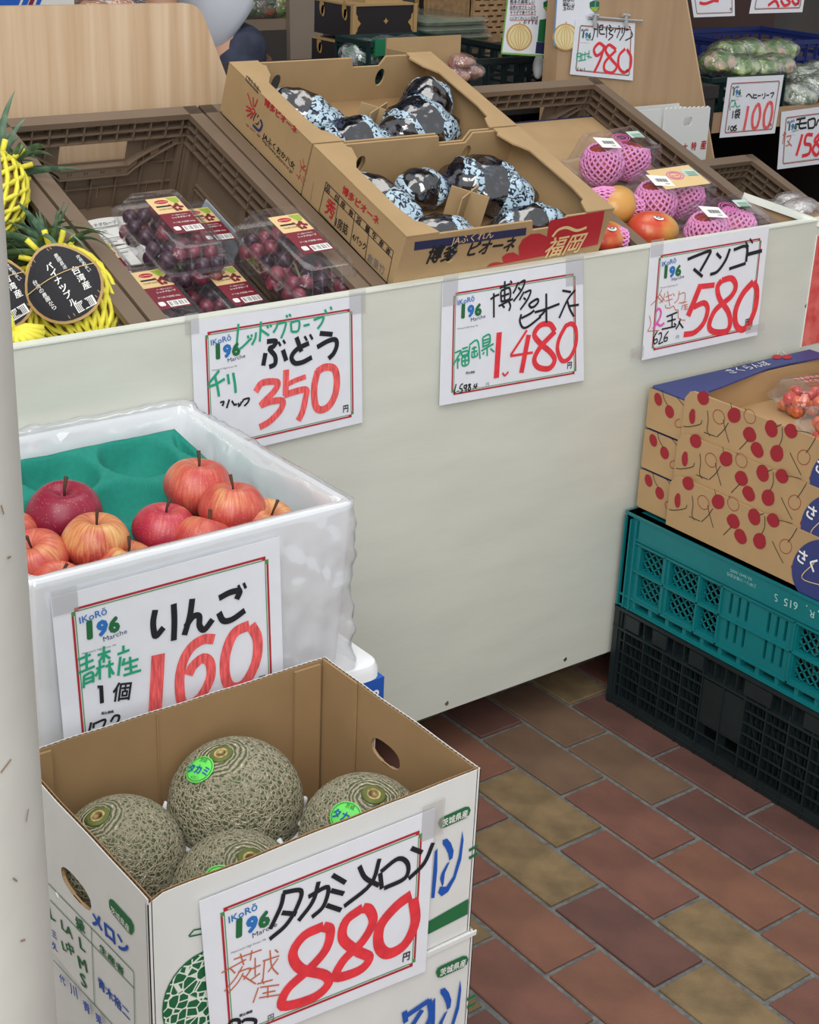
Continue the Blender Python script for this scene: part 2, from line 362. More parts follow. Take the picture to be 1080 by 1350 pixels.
# partition of the next, lower bay at the right end
mb = MB().m(m_edge); a, b = TW(.440, .117, .075), TW(.540, .010, .075)
build(MB().m(m_edge).beam(TW(.433, .125, .07), TW(.535, .008, .07), .012, .012), 'bay_rail', ctr, world=True)
build(MB().m(mat('plywood', (176, 142, 104), .7, var=.12, vs=10)).beam(TW(.436, .12, .03), TW(.535, .005, .03), .008, .068), 'bay_board', ctr, world=True)
# wooden backboard at the left
m_wood = mat('light_laminate', (216, 190, 160), .45, col2=(188, 156, 120), vs=9, stretch=(6, 6, .2), detail=5, fac=(.3, .75))
mb = MB().m(m_wood); pl = yplane(.72)
outer = [(-2.1, .70), (-2.1, 1.238), (-.452, 1.224)] + [(-.452+.036*math.sin(a), 1.188+.036*math.cos(a)) for a in (.3, .6, .9, 1.2)] + [(-.357, 1.06), (-.30, .90), (-.28, .70)]
mb.tri(plate2d(outer, t=.018), frame((0, .735, 0), (1, 0, 0), (0, 0, 1)))
M0 = Matrix.Translation((-1.2, .735, .7)); rebase(M0, mb)
wb = build(mb, 'wooden_backboard', M=M0); tag(wb, 'pale wood grain backboard with rounded corner behind the brown crates', 'board')
# ================================================================== CRATES
def holed(L, H, t, holes, mb, M):
    """panel 0..L x 0..H, thickness t behind its face, rectangular holes really cut"""
    xs = sorted({0, L}|{h[0] for h in holes}|{h[2] for h in holes}); ys = sorted({0, H}|{h[1] for h in holes}|{h[3] for h in holes})
    xs = [x for x in xs if 0 <= x <= L]; ys = [y for y in ys if 0 <= y <= H]
    def hole(x, y): return any(h[0] < x < h[2] and h[1] < y < h[3] for h in holes)
    S = {}
    for i in range(len(xs)-1):
        for j in range(len(ys)-1): S[i, j] = not hole((xs[i]+xs[i+1])/2, (ys[j]+ys[j+1])/2)
    def q(p): mb.add([M@V(a) for a in p], [(0, 1, 2, 3)])
    for (i, j), so in S.items():
        if not so: continue
        a, b, c, d = xs[i], xs[i+1], ys[j], ys[j+1]
        q([(a, c, 0), (b, c, 0), (b, d, 0), (a, d, 0)]); q([(a, c, -t), (a, d, -t), (b, d, -t), (b, c, -t)])
        if not S.get((i-1, j)): q([(a, c, 0), (a, d, 0), (a, d, -t), (a, c, -t)])
        if not S.get((i+1, j)): q([(b, c, 0), (b, c, -t), (b, d, -t), (b, d, 0)])
        if not S.get((i, j-1)): q([(a, c, 0), (a, c, -t), (b, c, -t), (b, c, 0)])
        if not S.get((i, j+1)): q([(a, d, 0), (b, d, 0), (b, d, -t), (a, d, -t)])
def bx(mb, M, x0, x1, y0, y1, z0, z1): mb.box(x0, x1, y0, y1, z0, z1, M)
m_brown = mat('brown_crate_plastic', (114, 96, 79), .5, var=.06, vs=8, bump=.1, bs=60)
def brown_wall(L, H, M, handle):
    """M: x along the wall, y up, z towards the inside of the crate"""
    mb = MB().m(m_brown); lt = H-.010; lb = H-.042; T_ = .020
    holes = []
    hx0, hx1 = L/2-.062, L/2+.062
    if not handle: lb -= .016
    if handle: holes.append((hx0, lb-.045, hx1, lb-.008))
    k = 0; x = .035
    while x < L-.05:            # slots that let light through
        if not handle: break
        if k % 3 != 2 and not (hx0-.03 < x < hx1+.03): holes += [(x, lb-.055, x+.026, lb-.0495), (x, .050, x+.026, .055)]
        if k % 3 == 2: holes.append((x+.008, .022, x+.012, .044))
        x += .031; k += 1
    holed(L, lb, .003, holes, mb, M@Matrix.Translation((0, 0, -T_+.003)))
    for x in [i*(L/12) for i in range(13)]:                     # pocket ribs of the rim
        bx(mb, M, x-.0012, x+.0012, lb, lt, -T_, 0)
    for y in ((lb, (lb+lt)/2) if handle else (lb, lb+(lt-lb)/3, lb+(lt-lb)*2/3)): bx(mb, M, 0, L, y-.0012, y+.0012, -T_, 0)
    bx(mb, M, 0, L, lb, lt, -T_, -T_+.0025)
    bx(mb, M, -.004, L+.004, lt, H, -T_-.004, .002)              # top rail
    if not handle:          # long walls: big plain panels in raised frames
        for a, b in ((.05, L*.36), (L*.40, L*.60), (L*.64, L-.05)):
            for c, d in ((.010, .052), (.060, lb-.012)):
                for q in ((a, b, c, c+.002), (a, b, d-.002, d), (a, a+.002, c, d), (b-.002, b, c, d)): bx(mb, M, q[0], q[1], q[2], q[3], -T_+.003, -T_+.008)
        for x in (L*.38, L*.62): bx(mb, M, x-.008, x+.008, 0, lb, -T_+.003, -T_+.012)
    for i in (range(1, 8) if handle else ()):
        x = i*L/8
        if handle and hx0 < x < hx1: bx(mb, M, x-.001, x+.001, 0, lb-.06, -T_+.003, -T_+.011)
        else: bx(mb, M, x-.001, x+.001, 0, lb, -T_+.003, -T_+.011)
    for y in ((.045, .085) if handle else ()): bx(mb, M, 0, L, y-.001, y+.001, -T_+.003, -T_+.009)
    for x in (0, L-.016): bx(mb, M, x, x+.016, 0, H-.01, -T_, -.002)
    for x in (.02, L-.03): bx(mb, M, x, x+.01, 0, lb, -T_+.002, -.005)
    for x in (0, L/3, L*2/3): bx(mb, M, x+.02, x+L/3-.02, -.006, .0, -T_, -.004)
    return mb
def brown_band(L, H, M):
    """curved grip band under the hand hole, with its slots"""
    mb = MB().m(m_brown); lb = H-.042; mid = L/2
    def yc(x): d = abs(x-mid); return lb-.050 if d < .062 else lb-.050+.046*min(1, (d-.062)/.085)**.8
    xs = [mid-.155+.31*i/40 for i in range(41)]
    for off, hh in ((0, .0025), (-.018, .0025)):
        for i in range(40):
            a, b = xs[i], xs[i+1]; ya, yb = yc(a)+off, yc(b)+off
            if off and abs(a-mid) > .062: ya = yc(a)-.018+.006*min(1, (abs(a-mid)-.062)/.09); yb = yc(b)-.018+.006*min(1, (abs(b-mid)-.062)/.09)
            p = [(a, ya-hh/2), (b, yb-hh/2), (b, yb+hh/2), (a, ya+hh/2)]
            mb.add([M@V((*q, z)) for z in (-.018, -.003) for q in p], [(4, 5, 6, 7), (0, 1, 5, 4), (2, 3, 7, 6)])
    for i in range(40):
        a, b = xs[i], xs[i+1]; d = abs((a+b)/2-mid)
        if d > .075 and (i % 5) < 3: continue
        o = .012 if d > .062 else .018
        mb.add([M@V((x, y, -.005)) for x, y in ((a, yc(a)-o), (b, yc(b)-o), (b, yc(b)), (a, yc(a)))], [(0, 1, 2, 3)])
    for x in (-.045, -.015, .015, .045):
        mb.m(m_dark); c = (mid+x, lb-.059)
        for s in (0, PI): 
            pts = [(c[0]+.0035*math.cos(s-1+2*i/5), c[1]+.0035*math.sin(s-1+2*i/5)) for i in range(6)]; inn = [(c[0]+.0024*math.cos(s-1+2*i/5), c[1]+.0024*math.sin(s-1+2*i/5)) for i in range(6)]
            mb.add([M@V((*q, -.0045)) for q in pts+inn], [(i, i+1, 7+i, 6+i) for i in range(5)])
        mb.m(m_brown)
    return mb
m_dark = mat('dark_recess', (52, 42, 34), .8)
def brown_crate(label, u0, v0=.026, w0=-.115, W=.363, D=.559, H=.18):
    t = thing('folding_crate', label, 'crate', TM(u0+W/2, v0+D/2, w0), group=None)
    h = W/2; d = D/2
    fr = dict(back=frame((-h, d-.02, 0), (1, 0, 0), (0, 0, 1)), front=frame((h, -d+.02, 0), (-1, 0, 0), (0, 0, 1)),
              left=frame((-h+.02, -d, 0), (0, 1, 0), (0, 0, 1)), right=frame((h-.02, d, 0), (0, -1, 0), (0, 0, 1)))
    for k, M in fr.items():
        if k == 'front': M = M@Matrix.Rotation(PI/2-.02, 4, 'X')@Matrix.Translation((0, 0, -.0)) if 0 else M; continue   # the near wall is dropped flat
        L = W if k in ('back', 'front') else D
        mb = brown_wall(L, H, M, k in ('back', 'front')); o = build(mb, 'crate_wall', t)
        if k in ('back', 'front'): build(brown_band(L, H, M), 'hand_grip', o)
    mb = MB().m(m_brown).box(-h+.005, h-.005, -d+.005, d-.005, 0, .004)
    for i in range(1, 9): mb.box(-h+.02, h-.02, -d+i*D/9-.001, -d+i*D/9+.001, .004, .008)
    build(mb, 'crate_base', t); return t
brown_crate('brown folding crate holding the clamshells of red grapes', -.851)
brown_crate('brown folding crate under the two tan cardboard grape cartons', -.475)
brown_crate('brown folding crate at the right holding the packed mangoes', .085)
brown_crate('brown folding crate behind the post holding the pineapples', -1.228)
# ---- stacking crates on the ground
m_teal = mat('teal_crate_plastic', (8, 112, 117), .4, var=.06, vs=8); m_black = mat('black_crate_plastic', (26, 36, 38), .4, var=.15, vs=8)
m_wr = mat('worn_white_print', (150, 196, 192), .6)
def teal_wall(L, H, M, longside):
    mb = MB().m(m_teal); holes = []; cells = []
    if longside:
        for a, b in ((.042, .098), (.115, .185), (.192, .236), (.405, .47), (.478, L-.03)):
            for c, d in ((.030, .076), (.084, .130)): cells.append((a, c, b, d))
        sl = [(x, y, x+.006, y+.038) for x in (.258, .276, .294, .342, .360, .378) for y in (.040, .090)]
        foot = [(x, .006, x+.034, .018) for x in [.042+i*.0425 for i in range(11)]]
    else:
        cells = [(x, c, x+.05, d) for x in (.03, .09, .24, .30) for c, d in ((.030, .076), (.084, .130))]; sl = [(.155, .13, .225, .15)]; foot = []
    holed(L, H, .016, cells+sl+foot, mb, M)
    for a, c, b, d in cells:                                    # diamond lattice set back in each cell
        bx(mb, M, a, b, c, d, -.0162, -.0161) if False else None
        s = .0170; n = int((b-a+d-c)/s)+1
        for k in range(1, n+1):
            o = k*s
            for fl_ in (0, 1):
                x0 = max(0, o-(d-c)); y0 = o-x0; x1 = min(o, b-a); y1 = o-x1
                if x1-x0 < .001: continue
                if y0 > d-c+1e-6 or y1 < -1e-6: continue
                P0, P1 = ((a+x0, c+y0), (a+x1, c+y1)) if not fl_ else ((b-x0, c+y0), (b-x1, c+y1))
                mb.beam(M@V((*P0, -.010)), M@V((*P1, -.010)), .0022, .003, up=M.to_3x3()@V((0, 0, 1)))
    for x in (0, .014, .028): bx(mb, M, x, x+.003, .0, H-.01, 0, .006); bx(mb, M, L-x-.003, L-x, 0, H-.01, 0, .006)
    for y in (.022, .079, .134, H-.046): bx(mb, M, .03 if y > .03 else 0, L-.03, y, y+.003, 0, .004)
    for x in [.106, .188, .240, .400, .474] if longside else [.085, .145, .235, .295]: bx(mb, M, x-.002, x+.002, .022, .136, 0, .004)
    bx(mb, M, .035, L-.035, H-.043, H-.004, 0, .003)
    bx(mb, M, 0, L, H-.004, H, -.016, .005); bx(mb, M, 0, L, -.0, .003, -.016, .004)
    return mb
def black_wall(L, H, M, longside):
    mb = MB().m(m_black); holes = []; xs = [.03+i*(L-.06)/10 for i in range(11)] if longside else [.03+i*(L-.06)/6 for i in range(7)]
    for i in range(len(xs)-1):
        for (c, d) in ((.028, .066), (.074, .112), (.120, .156)):
            if longside and 4 <= i <= 5 and c > .06: continue
            holes.append((xs[i]+.004, c, xs[i+1]-.004, d))
    holed(L, H, .004, holes, mb, M@Matrix.Translation((0, 0, -.014)))
    for i, x in enumerate(xs): bx(mb, M, x-.0015, x+.0015, .0, H-.03, -.014, .003)
    for y in (.022, .046, .070, .094, .116, .140, .160): mb.beam(M@V((.02, y, .0)), M@V((L-.02, y, .0)), .003, .003)
    for i in range(len(xs)-1):
        if longside and 4 <= i <= 5: continue
        a, b = xs[i], xs[i+1]; 
        mb.beam(M@V((a, .158, -.006)), M@V((b, .028, -.006)), .002); 
        for j in range(1, 4): bx(mb, M, a+(b-a)*j/4-.0006, a+(b-a)*j/4+.0006, .022, .160, -.014, -.004)
    if longside: bx(mb, M, xs[4]+.002, xs[6]-.002, .072, .156, -.004, .001)
    for k, (a, b) in enumerate([(.03, .065), (.10, .135), (.19, .225), (.32, .38), (.45, .49)] if longside else [(.1, .16), (.22, .28)]): bx(mb, M, a, b, H-.036, H-.008, 0, .004)
    for x in [i*(L/22) for i in range(23)]: bx(mb, M, x-.001, x+.001, H-.04, H-.004, -.014, .001)
    bx(mb, M, 0, L, H-.006, H, -.016, .004); bx(mb, M, 0, L, H-.044, H-.040, -.014, .004)
    bx(mb, M, .0, L, -.0, .020, -.016, .001); bx(mb, M, 0, L, .010, .013, 0, .004)
    bx(mb, M, 0, .012, 0, H, -.014, .003); bx(mb, M, L-.012, L, 0, H, -.014, .003)
    return mb
def stack_crate(label, fn, m, x0, y1, z0, W, D, H):
    t = thing('stacking_crate', label, 'crate', (x0+W/2, y1-D/2, z0)); h = W/2; d = D/2
    for k, M in dict(left=frame((-h, d, 0), (0, -1, 0), (0, 0, 1)), front=frame((-h, -d, 0), (1, 0, 0), (0, 0, 1)), back=frame((h, d, 0), (-1, 0, 0), (0, 0, 1)), right=frame((h, -d, 0), (0, 1, 0), (0, 0, 1))).items():
        build(fn(W if k in ('front', 'back') else D, H, M, k in ('left', 'right')), 'crate_wall', t)
    mb = MB().m(m)
    if fn is teal_wall: mb.box(-h+.006, h-.006, -d+.006, d-.006, H-.008, H-.002)     # stands upside down: its base is on top
    else: mb.box(-h+.006, h-.006, -d+.006, d-.006, .002, .006)
    build(mb, 'crate_base', t); return t
CX = .078
stack_crate('black plastic crate with ribbed open sides standing on the brick paving', black_wall, m_black, CX-.004, .083, .0, .37, .55, .205)
tc_ = stack_crate('teal plastic crate turned upside down on the black crate', teal_wall, m_teal, CX, .083, .2065, .366, .55, .187)
ink = Ink(xplane(CX-.003), tc_, (820, 660, 4.154), .0012); INK['wear'] = m_wr
ink.txt('wear', '615', (968, 560), (892, 532), .02, h=.95); ink.txt('wear', 'R', (1060, 610), (1032, 596), .02, h=.9)
ink.st('wear', 7, [(1014, 572), (1019, 578)]); ink.txt('wear', 'S', (856, 512), (838, 508), .0, h=1.1); ink.st('wear', 9, [(1078, 602), (1085, 610)])
ink.txt('wear', '三甲リース株式会社', (740, 462), (578, 390), 0, h=1); ink.txt('wear', '03-3641-3605', (716, 424), (598, 372), 0, h=.9)
ink.done({'*': 'lettering'})
# ================================================================== PRICE CARDS
m_paper = mat('card_paper', (226, 229, 236), .35, var=.02, vs=30, coat=.15)
m_tape = film('clear_tape', base=.10, rough=.25, diff=.25, col=(215, 215, 208))
def card(label, pl, corners, group=None, crop=(0, 0, 1), border=True, logo=True, yen=True, tapes=(), thick=.0006, small=False, cat='price card'):
    P = [pl.at(*c, .0) for c in corners]; n = pl.face(); c0 = (P[0]+P[1]+P[2]+P[3])/4
    ex = ((P[1]-P[0])+(P[2]-P[3])).normalized(); ey = n.cross(ex)
    M = Matrix(((ex.x, ey.x, n.x, c0.x), (ex.y, ey.y, n.y, c0.y), (ex.z, ey.z, n.z, c0.z), (0, 0, 0, 1)))
    t = thing('price_card', label, cat, M, group)
    def bl(s, q, off=0): return P[0]*(1-s)*(1-q)+P[1]*s*(1-q)+P[2]*s*q+P[3]*(1-s)*q+n*off
    mb = MB().m(m_paper); a = [bl(0, 0), bl(1, 0), bl(1, 1), bl(0, 1)]; b = [p-n*thick for p in a]
    mb.add(a+b, [(0, 3, 2, 1), (4, 5, 6, 7), (0, 1, 5, 4), (1, 2, 6, 5), (2, 3, 7, 6), (3, 0, 4, 7)]); build(mb, 'paper', t, world=True)
    W = (P[1]-P[0]).length; H = (P[3]-P[0]).length; k = W/.297
    ik = Ink(pl, t, crop, .0006*k+.0002)
    def rect(c, x0, y0, x1, y1, off=.0005): ik.mb(c).add([bl(x/W, y/H, off) for x, y in ((x0, y0), (x1, y0), (x1, y1), (x0, y1))], [(0, 1, 2, 3)])
    if border:
        l, tp, r, bt = .022*k, .019*k, W-.017*k, H-.014*k; w = .0028*k; g = .0012*k; q = .005*k; d = .009*k
        rect('dred', l+d, tp, r-d, tp+w); rect('dgreen', l+d, tp+w+g, r-d, tp+w+2*g)
        rect('dred', l+d, bt-w, r-d, bt); rect('dgreen', l+d, bt-w-2*g, r-d, bt-w-g)
        rect('dred', l, tp+d, l+w, bt-d); rect('dgreen', l+w+g, tp+d, l+w+2*g, bt-d)
        rect('dred', r-w, tp+d, r, bt-d); rect('dgreen', r-w-2*g, tp+d, r-w-g, bt-d)
        for (x, y, c1) in ((l+q*.8, tp, 'dred'), (l, tp+q*.9, 'dgreen'), (r-q*1.8, tp, 'dred'), (r-q, tp+q*.9, 'dgreen'), (l+q*.8, bt-q, 'dred'), (l, bt-q*1.9, 'dgreen'), (r-q*1.8, bt-q, 'dred'), (r-q, bt-q*1.9, 'dgreen')):
            rect(c1, x, y, x+q, y+q, .0006)
    def ct(c, s, x, y, w, bold=0, h=1, up=0):   # text placed in card metres
        g = text2d(s, bold); xs = [v[0] for v in g[0]]; kk = w/(max(xs)-min(xs)); x0 = min(xs)
        o = bl(x/W, y/H, .0007); e = (bl((x+.01)/W, y/H)-bl(x/W, y/H)).normalized(); e = (e+(bl(0, 0)-bl(0, 1)).normalized()*up).normalized(); f = n.cross(e)
        ik.mb(c).add([o+e*((v[0]-x0)*kk)+f*(v[1]*kk*h)+n*tz(v) for v in g[0]], g[1])
    if logo:
        x, y = .031*k, .046*k
        ct('navy' if small else 'blue', 'IKoRō', x, y-.006*k, .034*k, .01, .9, .1); ct('mgreen', '1', x+.007*k, y+.015*k, .0075*k, .06, .8); ct('blue', '9', x+.019*k, y+.015*k, .0145*k, .07, .95); ct('mgreen', '6', x+.034*k, y+.015*k, .0145*k, .07, .95)
        ct('navy', 'Marche', x+.027*k, y+.024*k, .030*k, .0, .85, .1); ct('grey', 'Motomachi High Street 196', x, y+.033*k, .042*k, 0, 1)
    if yen: ct('black', '円', W-.037*k, H-.026*k, .010*k, .03, 1.15)
    for (tx, ty, tw, th) in tapes:
        mb = MB().m(m_tape); a = [bl((tx+i*tw)/W, (ty+j*th)/H, .0012) for i, j in ((0, 0), (1, 0), (1, 1), (0, 1))]; mb.add(a, [(0, 1, 2, 3)]); build(mb, 'tape', t, world=True)
    ik.ct = ct; ik.rect = rect; ik.WH = (W, H, k); ik.bl = bl; return ik
INKN = {'black': 'black_lettering', 'red': 'price_digits', 'red2': 'price_digits', 'green': 'green_lettering', 'brown': 'brown_lettering', 'pink': 'pink_lettering', 'dred': 'red_border', 'dgreen': 'green_border', 'blue': 'logo', 'navy': 'logo_script', 'mgreen': 'logo_digits', 'grey': 'fine_print', '*': 'print'}
def tilted(y, x, z, a, b=0):   # card plane hanging from (y,z), bottom leaning out by a, b turns it about the vertical
    n = Matrix.Rotation(a, 3, 'X')@Matrix.Rotation(b, 3, 'Z')@V((0, -1, 0)); return Plane((x, y, z), n)
# --- grapes 350
k = card('white price card reading 350, taped left of centre on the counter front', tilted(YP-.003, -.64, .86, -.02), [(251.6, 424), (476, 389), (478, 557), (259.5, 609)], 'price cards on the counter front', (240, 380, 4.32), tapes=((-.01, -.012, .022, .03), (.265, -.012, .03, .04)))
B, G, RD = 'black', 'green', 'red2'
k.st(B, 25, [(482, 303), (533, 300), (520, 330), (497, 345), (528, 385), (528, 430), (495, 448)], [(474, 368), (461, 440)], [(573, 350), (592, 412)]); k.st(B, 13, [(548, 305), (560, 328)], [(574, 294), (586, 315)])
k.st(B, 25, [(650, 278), (678, 360)], [(722, 312), (655, 345), (622, 390), (640, 425), (685, 420), (738, 392)]); k.st(B, 13, [(696, 272), (710, 298)], [(726, 262), (742, 290)])
k.st(B, 25, [(783, 256), (856, 262)], [(768, 335), (830, 300), (872, 292), (880, 325), (862, 370), (833, 400)])
k.st(G, 12, [(320, 202), (316, 345), (395, 283)], [(372, 268), (378, 285)], [(392, 262), (397, 276)], [(420, 250), (415, 285), (396, 322)], [(448, 188), (441, 303)], [(446, 235), (494, 268)], [(482, 212), (490, 226)], [(500, 206), (508, 220)],
     [(545, 195), (535, 225), (518, 252)], [(545, 202), (588, 194), (582, 235), (562, 285)], [(592, 152), (599, 166)], [(608, 146), (618, 160)], [(618, 195), (622, 248)], [(618, 195), (664, 186), (660, 240), (624, 248)], [(690, 213), (725, 205)], [(748, 180), (802, 162), (795, 195), (770, 230)], [(812, 120), (822, 142)], [(844, 104), (851, 122)], sharp=False)
k.st(G, 14, [(210, 468), (185, 500), (148, 545)], [(146, 562), (192, 545), (242, 515)], [(186, 500), (200, 560), (209, 615)], [(258, 488), (266, 545)], [(289, 480), (299, 540), (304, 595)])
k.st(B, 10, [(215, 650), (236, 645), (228, 670)], [(268, 632), (252, 682)], [(282, 640), (299, 668)], [(304, 655), (308, 667)], [(318, 652), (322, 664)], [(336, 645), (332, 660), (318, 674)], [(350, 630), (340, 650)], [(350, 632), (380, 626), (372, 650), (352, 670)])
k.st(RD, 34, [(418, 588), (452, 540), (510, 530), (545, 540), (520, 590), (450, 662), (500, 645), (570, 640), (560, 690), (500, 755), (440, 790)])
k.st(RD, 34, [(592, 463), (588, 610)], [(580, 608), (650, 585), (706, 578), (700, 630), (685, 700), (660, 752)]); k.st(RD, 26, [(602, 545), (650, 522), (704, 502)])
k.st(RD, 38, [(772, 468), (752, 560), (757, 660), (785, 692), (835, 670), (872, 600), (880, 510), (862, 455), (810, 450), (768, 475)])
k.done(INKN)
# --- pione 1480
k = card('white price card reading 1,480, taped below the cardboard grape carton', tilted(YP-.003, -.3, .86, -.035), [(583.6, 372.8), (768.3, 342.6), (770, 501.5), (579.5, 535)], 'price cards on the counter front', (570, 330, 5.143), tapes=((.0, -.012, .03, .05), (.255, -.012, .04, .05)))
k.st(B, 13, [(393, 332), (420, 312), (452, 298)], [(415, 290), (416, 455)], [(456, 256), (526, 226)], [(490, 208), (488, 345)], [(462, 278), (466, 350)], [(462, 275), (520, 255), (523, 325), (466, 348)], [(466, 312), (520, 292)], [(448, 378), (545, 328)], [(512, 335), (528, 375), (518, 410)], [(468, 365), (488, 388)], [(528, 206), (538, 222)])
k.st(B, 13, [(582, 214), (562, 262), (545, 292)], [(582, 226), (626, 204), (604, 268), (548, 345)], [(580, 250), (596, 268)], [(620, 280), (588, 338)], [(624, 286), (665, 272), (645, 330), (594, 402)], [(618, 320), (632, 336)])
k.st(B, 15, [(668, 388), (655, 368), (680, 345), (712, 330), (715, 352), (690, 380), (665, 388)], [(602, 432), (592, 480), (612, 522), (650, 515), (735, 448)], [(602, 460), (660, 430), (690, 405)], [(771, 292), (772, 490)], [(692, 420), (760, 400), (860, 362)], [(770, 398), (745, 430), (722, 448)])
k.st(B, 14, [(880, 272), (938, 282)], [(968, 266), (915, 335), (858, 458)], [(915, 345), (930, 395), (958, 448)], [(925, 378), (992, 368)])
k.st(G, 11, [(152, 695), (192, 680), (165, 735), (136, 778)], [(170, 715), (170, 802)], [(182, 732), (176, 752)], [(200, 668), (238, 655)], [(197, 690), (238, 680), (236, 702), (200, 712), (197, 690)], [(197, 728), (242, 716), (242, 768), (203, 780), (197, 728)], [(200, 752), (242, 742)], [(220, 720), (221, 776)],
     [(252, 645), (242, 750)], [(250, 640), (305, 612), (322, 735)], [(265, 668), (298, 655)], [(262, 692), (304, 680)], [(282, 650), (283, 715)], [(266, 700), (270, 725), (302, 712), (302, 692)],
     [(340, 592), (342, 660)], [(340, 590), (385, 570), (386, 630), (342, 652)], [(342, 612), (386, 598)], [(342, 633), (386, 616)], [(330, 682), (414, 632)], [(370, 652), (370, 716)], [(350, 688), (340, 706)], [(392, 665), (418, 688)])
RD = 'red'
k.st(RD, 40, [(452, 555), (432, 865)]); k.st(RD, 12, [(474, 830), (490, 848), (514, 822)]); k.st(RD, 16, [(640, 540), (585, 625), (528, 712)], [(528, 716), (600, 705), (680, 692)]); k.st(RD, 36, [(652, 572), (602, 830)])
k.st(RD, 34, [(830, 548), (795, 500), (730, 508), (690, 570), (730, 630), (800, 690), (828, 745), (790, 800), (715, 790), (690, 735), (735, 650), (832, 548)]); k.st(RD, 28, [(905, 508), (858, 600), (848, 680), (880, 748), (930, 728), (970, 640), (972, 540), (945, 497), (900, 512)])
k.st(B, 8, [(160, 905), (144, 972)], [(170, 950), (174, 954)], [(192, 912), (184, 935), (200, 940), (196, 962), (180, 966)], [(192, 910), (206, 903)], [(228, 912), (214, 918), (216, 935), (230, 928), (230, 908), (226, 955)], [(258, 905), (244, 912), (258, 934), (250, 950), (242, 940), (260, 905)], [(272, 936), (276, 940)], [(288, 905), (280, 926), (304, 920)], [(302, 900), (290, 938)])
k.txt('grey', '税込価格', (225, 838), (286, 830), .02); k.txt('grey', '円', (362, 922), (382, 918))
k.done(INKN)
# --- mango 580
k = card('white price card reading 580, taped at the right of the white counter front', tilted(YP-.003, .1, .86, -.035, -.03), [(857.8, 324.3), (1014.3, 298.3), (998.5, 441.9), (846.3, 475.2)], 'price cards on the counter front', (830, 290, 5.4), tapes=((.0, -.010, .03, .03), (.26, .18, .05, .014), (-.028, .175, .03, .02)))
k.st(B, 20, [(412, 280), (490, 248), (572, 220), (560, 258), (500, 365)], [(455, 348), (518, 402)], [(618, 236), (650, 272)], [(714, 204), (680, 290), (625, 365), (572, 388)], [(740, 212), (832, 188), (828, 298)], [(708, 348), (826, 308)]); k.st(B, 12, [(826, 155), (846, 192)], [(856, 132), (876, 165)]); k.st(B, 24, [(842, 244), (942, 218)])
k.st('brown', 5, [(228, 495), (195, 560), (150, 606)], [(192, 540), (236, 585)], [(250, 520), (240, 560), (212, 592)], [(215, 530), (248, 575)], [(255, 548), (302, 530)], [(255, 578), (306, 560)], [(270, 505), (286, 612)], [(308, 520), (320, 540)], [(352, 505), (345, 560), (318, 592)], [(350, 530), (392, 518), (388, 580), (350, 590)],
     [(370, 592), (406, 580)], [(380, 606), (412, 600)], [(376, 604), (368, 642)], [(384, 620), (410, 615)], [(384, 636), (412, 632)], [(396, 602), (396, 636)], [(258, 602), (255, 622), (285, 626), (312, 612), (325, 640), (346, 642), (345, 690), (366, 710), (396, 712)], [(140, 680), (150, 740), (128, 790)], [(128, 792), (210, 784)])
k.st('pink', 15, [(186, 655), (205, 630), (222, 652), (212, 700), (165, 775)], [(166, 772), (190, 738), (218, 752), (246, 732)])
k.st(B, 11, [(262, 688), (340, 655)], [(302, 672), (300, 766)], [(268, 722), (328, 705)], [(228, 778), (328, 756)], [(316, 735), (330, 748)], [(362, 700), (350, 740), (328, 778)], [(348, 722), (380, 768)])
k.st(B, 9, [(197, 790), (172, 840), (174, 880), (194, 868), (192, 846), (174, 856)], [(205, 812), (224, 802), (224, 835), (206, 880), (238, 866)], [(276, 790), (248, 832), (246, 862), (264, 856), (266, 834), (248, 842)])
k.st(RD, 42, [(505, 460), (465, 560), (415, 682)]); k.st(RD, 34, [(490, 475), (604, 462)]); k.st(RD, 36, [(455, 620), (530, 590), (555, 640), (525, 735), (460, 800), (385, 815)])
k.st(RD, 38, [(655, 430), (625, 480), (640, 560), (700, 650), (715, 730), (690, 790), (600, 795), (565, 750), (610, 640), (720, 545), (755, 470), (725, 415), (655, 430)]); k.st(RD, 42, [(880, 440), (805, 525), (755, 640), (755, 740), (800, 780), (850, 735), (895, 620), (905, 500), (880, 440)])
k.txt('grey', '円', (330, 848), (350, 842)); k.done(INKN)
# ================================================================== FOAM APPLE BOX
AX0, AX1, AY0, AY1, AZ0, AZ1 = -1.245, -.822, -.318, .094, .530, .758
m_foam = mat('white_foam', (238, 240, 242), .75, bump=0)
def foam_box(label, x0, x1, y0, y1, z0, z1, lid=False):
    t = thing('foam_box', label, 'box', ((x0+x1)/2, (y0+y1)/2, z0)); w, d, h = x1-x0, y1-y0, z1-z0; mb = MB().m(m_foam)
    if lid: mb.loft([rrect(w-.02, d-.02, .02, 0), rrect(w, d, .02, .01), rrect(w, d, .02, h-.012), rrect(w-.006, d-.006, .02, h-.003), rrect(w-.02, d-.02, .02, h)])
    else: mb.loft([rrect(w-.03, d-.03, .012, 0), rrect(w-.02, d-.02, .014, .01), rrect(w, d, .014, h-.03), rrect(w, d, .014, h-.003), rrect(w-.006, d-.006, .012, h), rrect(w-.024, d-.024, .012, h), rrect(w-.028, d-.028, .012, h-.003), rrect(w-.050, d-.050, .014, .04)], cap1=True)
    build(mb, 'box_body', t, smooth=True, auto=40); return t
ab = foam_box('white foam box full of apples, draped in a clear plastic bag', AX0, AX1, AY0, AY1, AZ0, AZ1)
sb = foam_box('closed white foam box with blue band, underneath the apple box', -1.20, -.775, -.325, .092, .29, .529, lid=True)
foam_box('closed white foam box on the ground, lowest under the apples', -1.20, -.775, -.325, .092, .001, .289, lid=True)
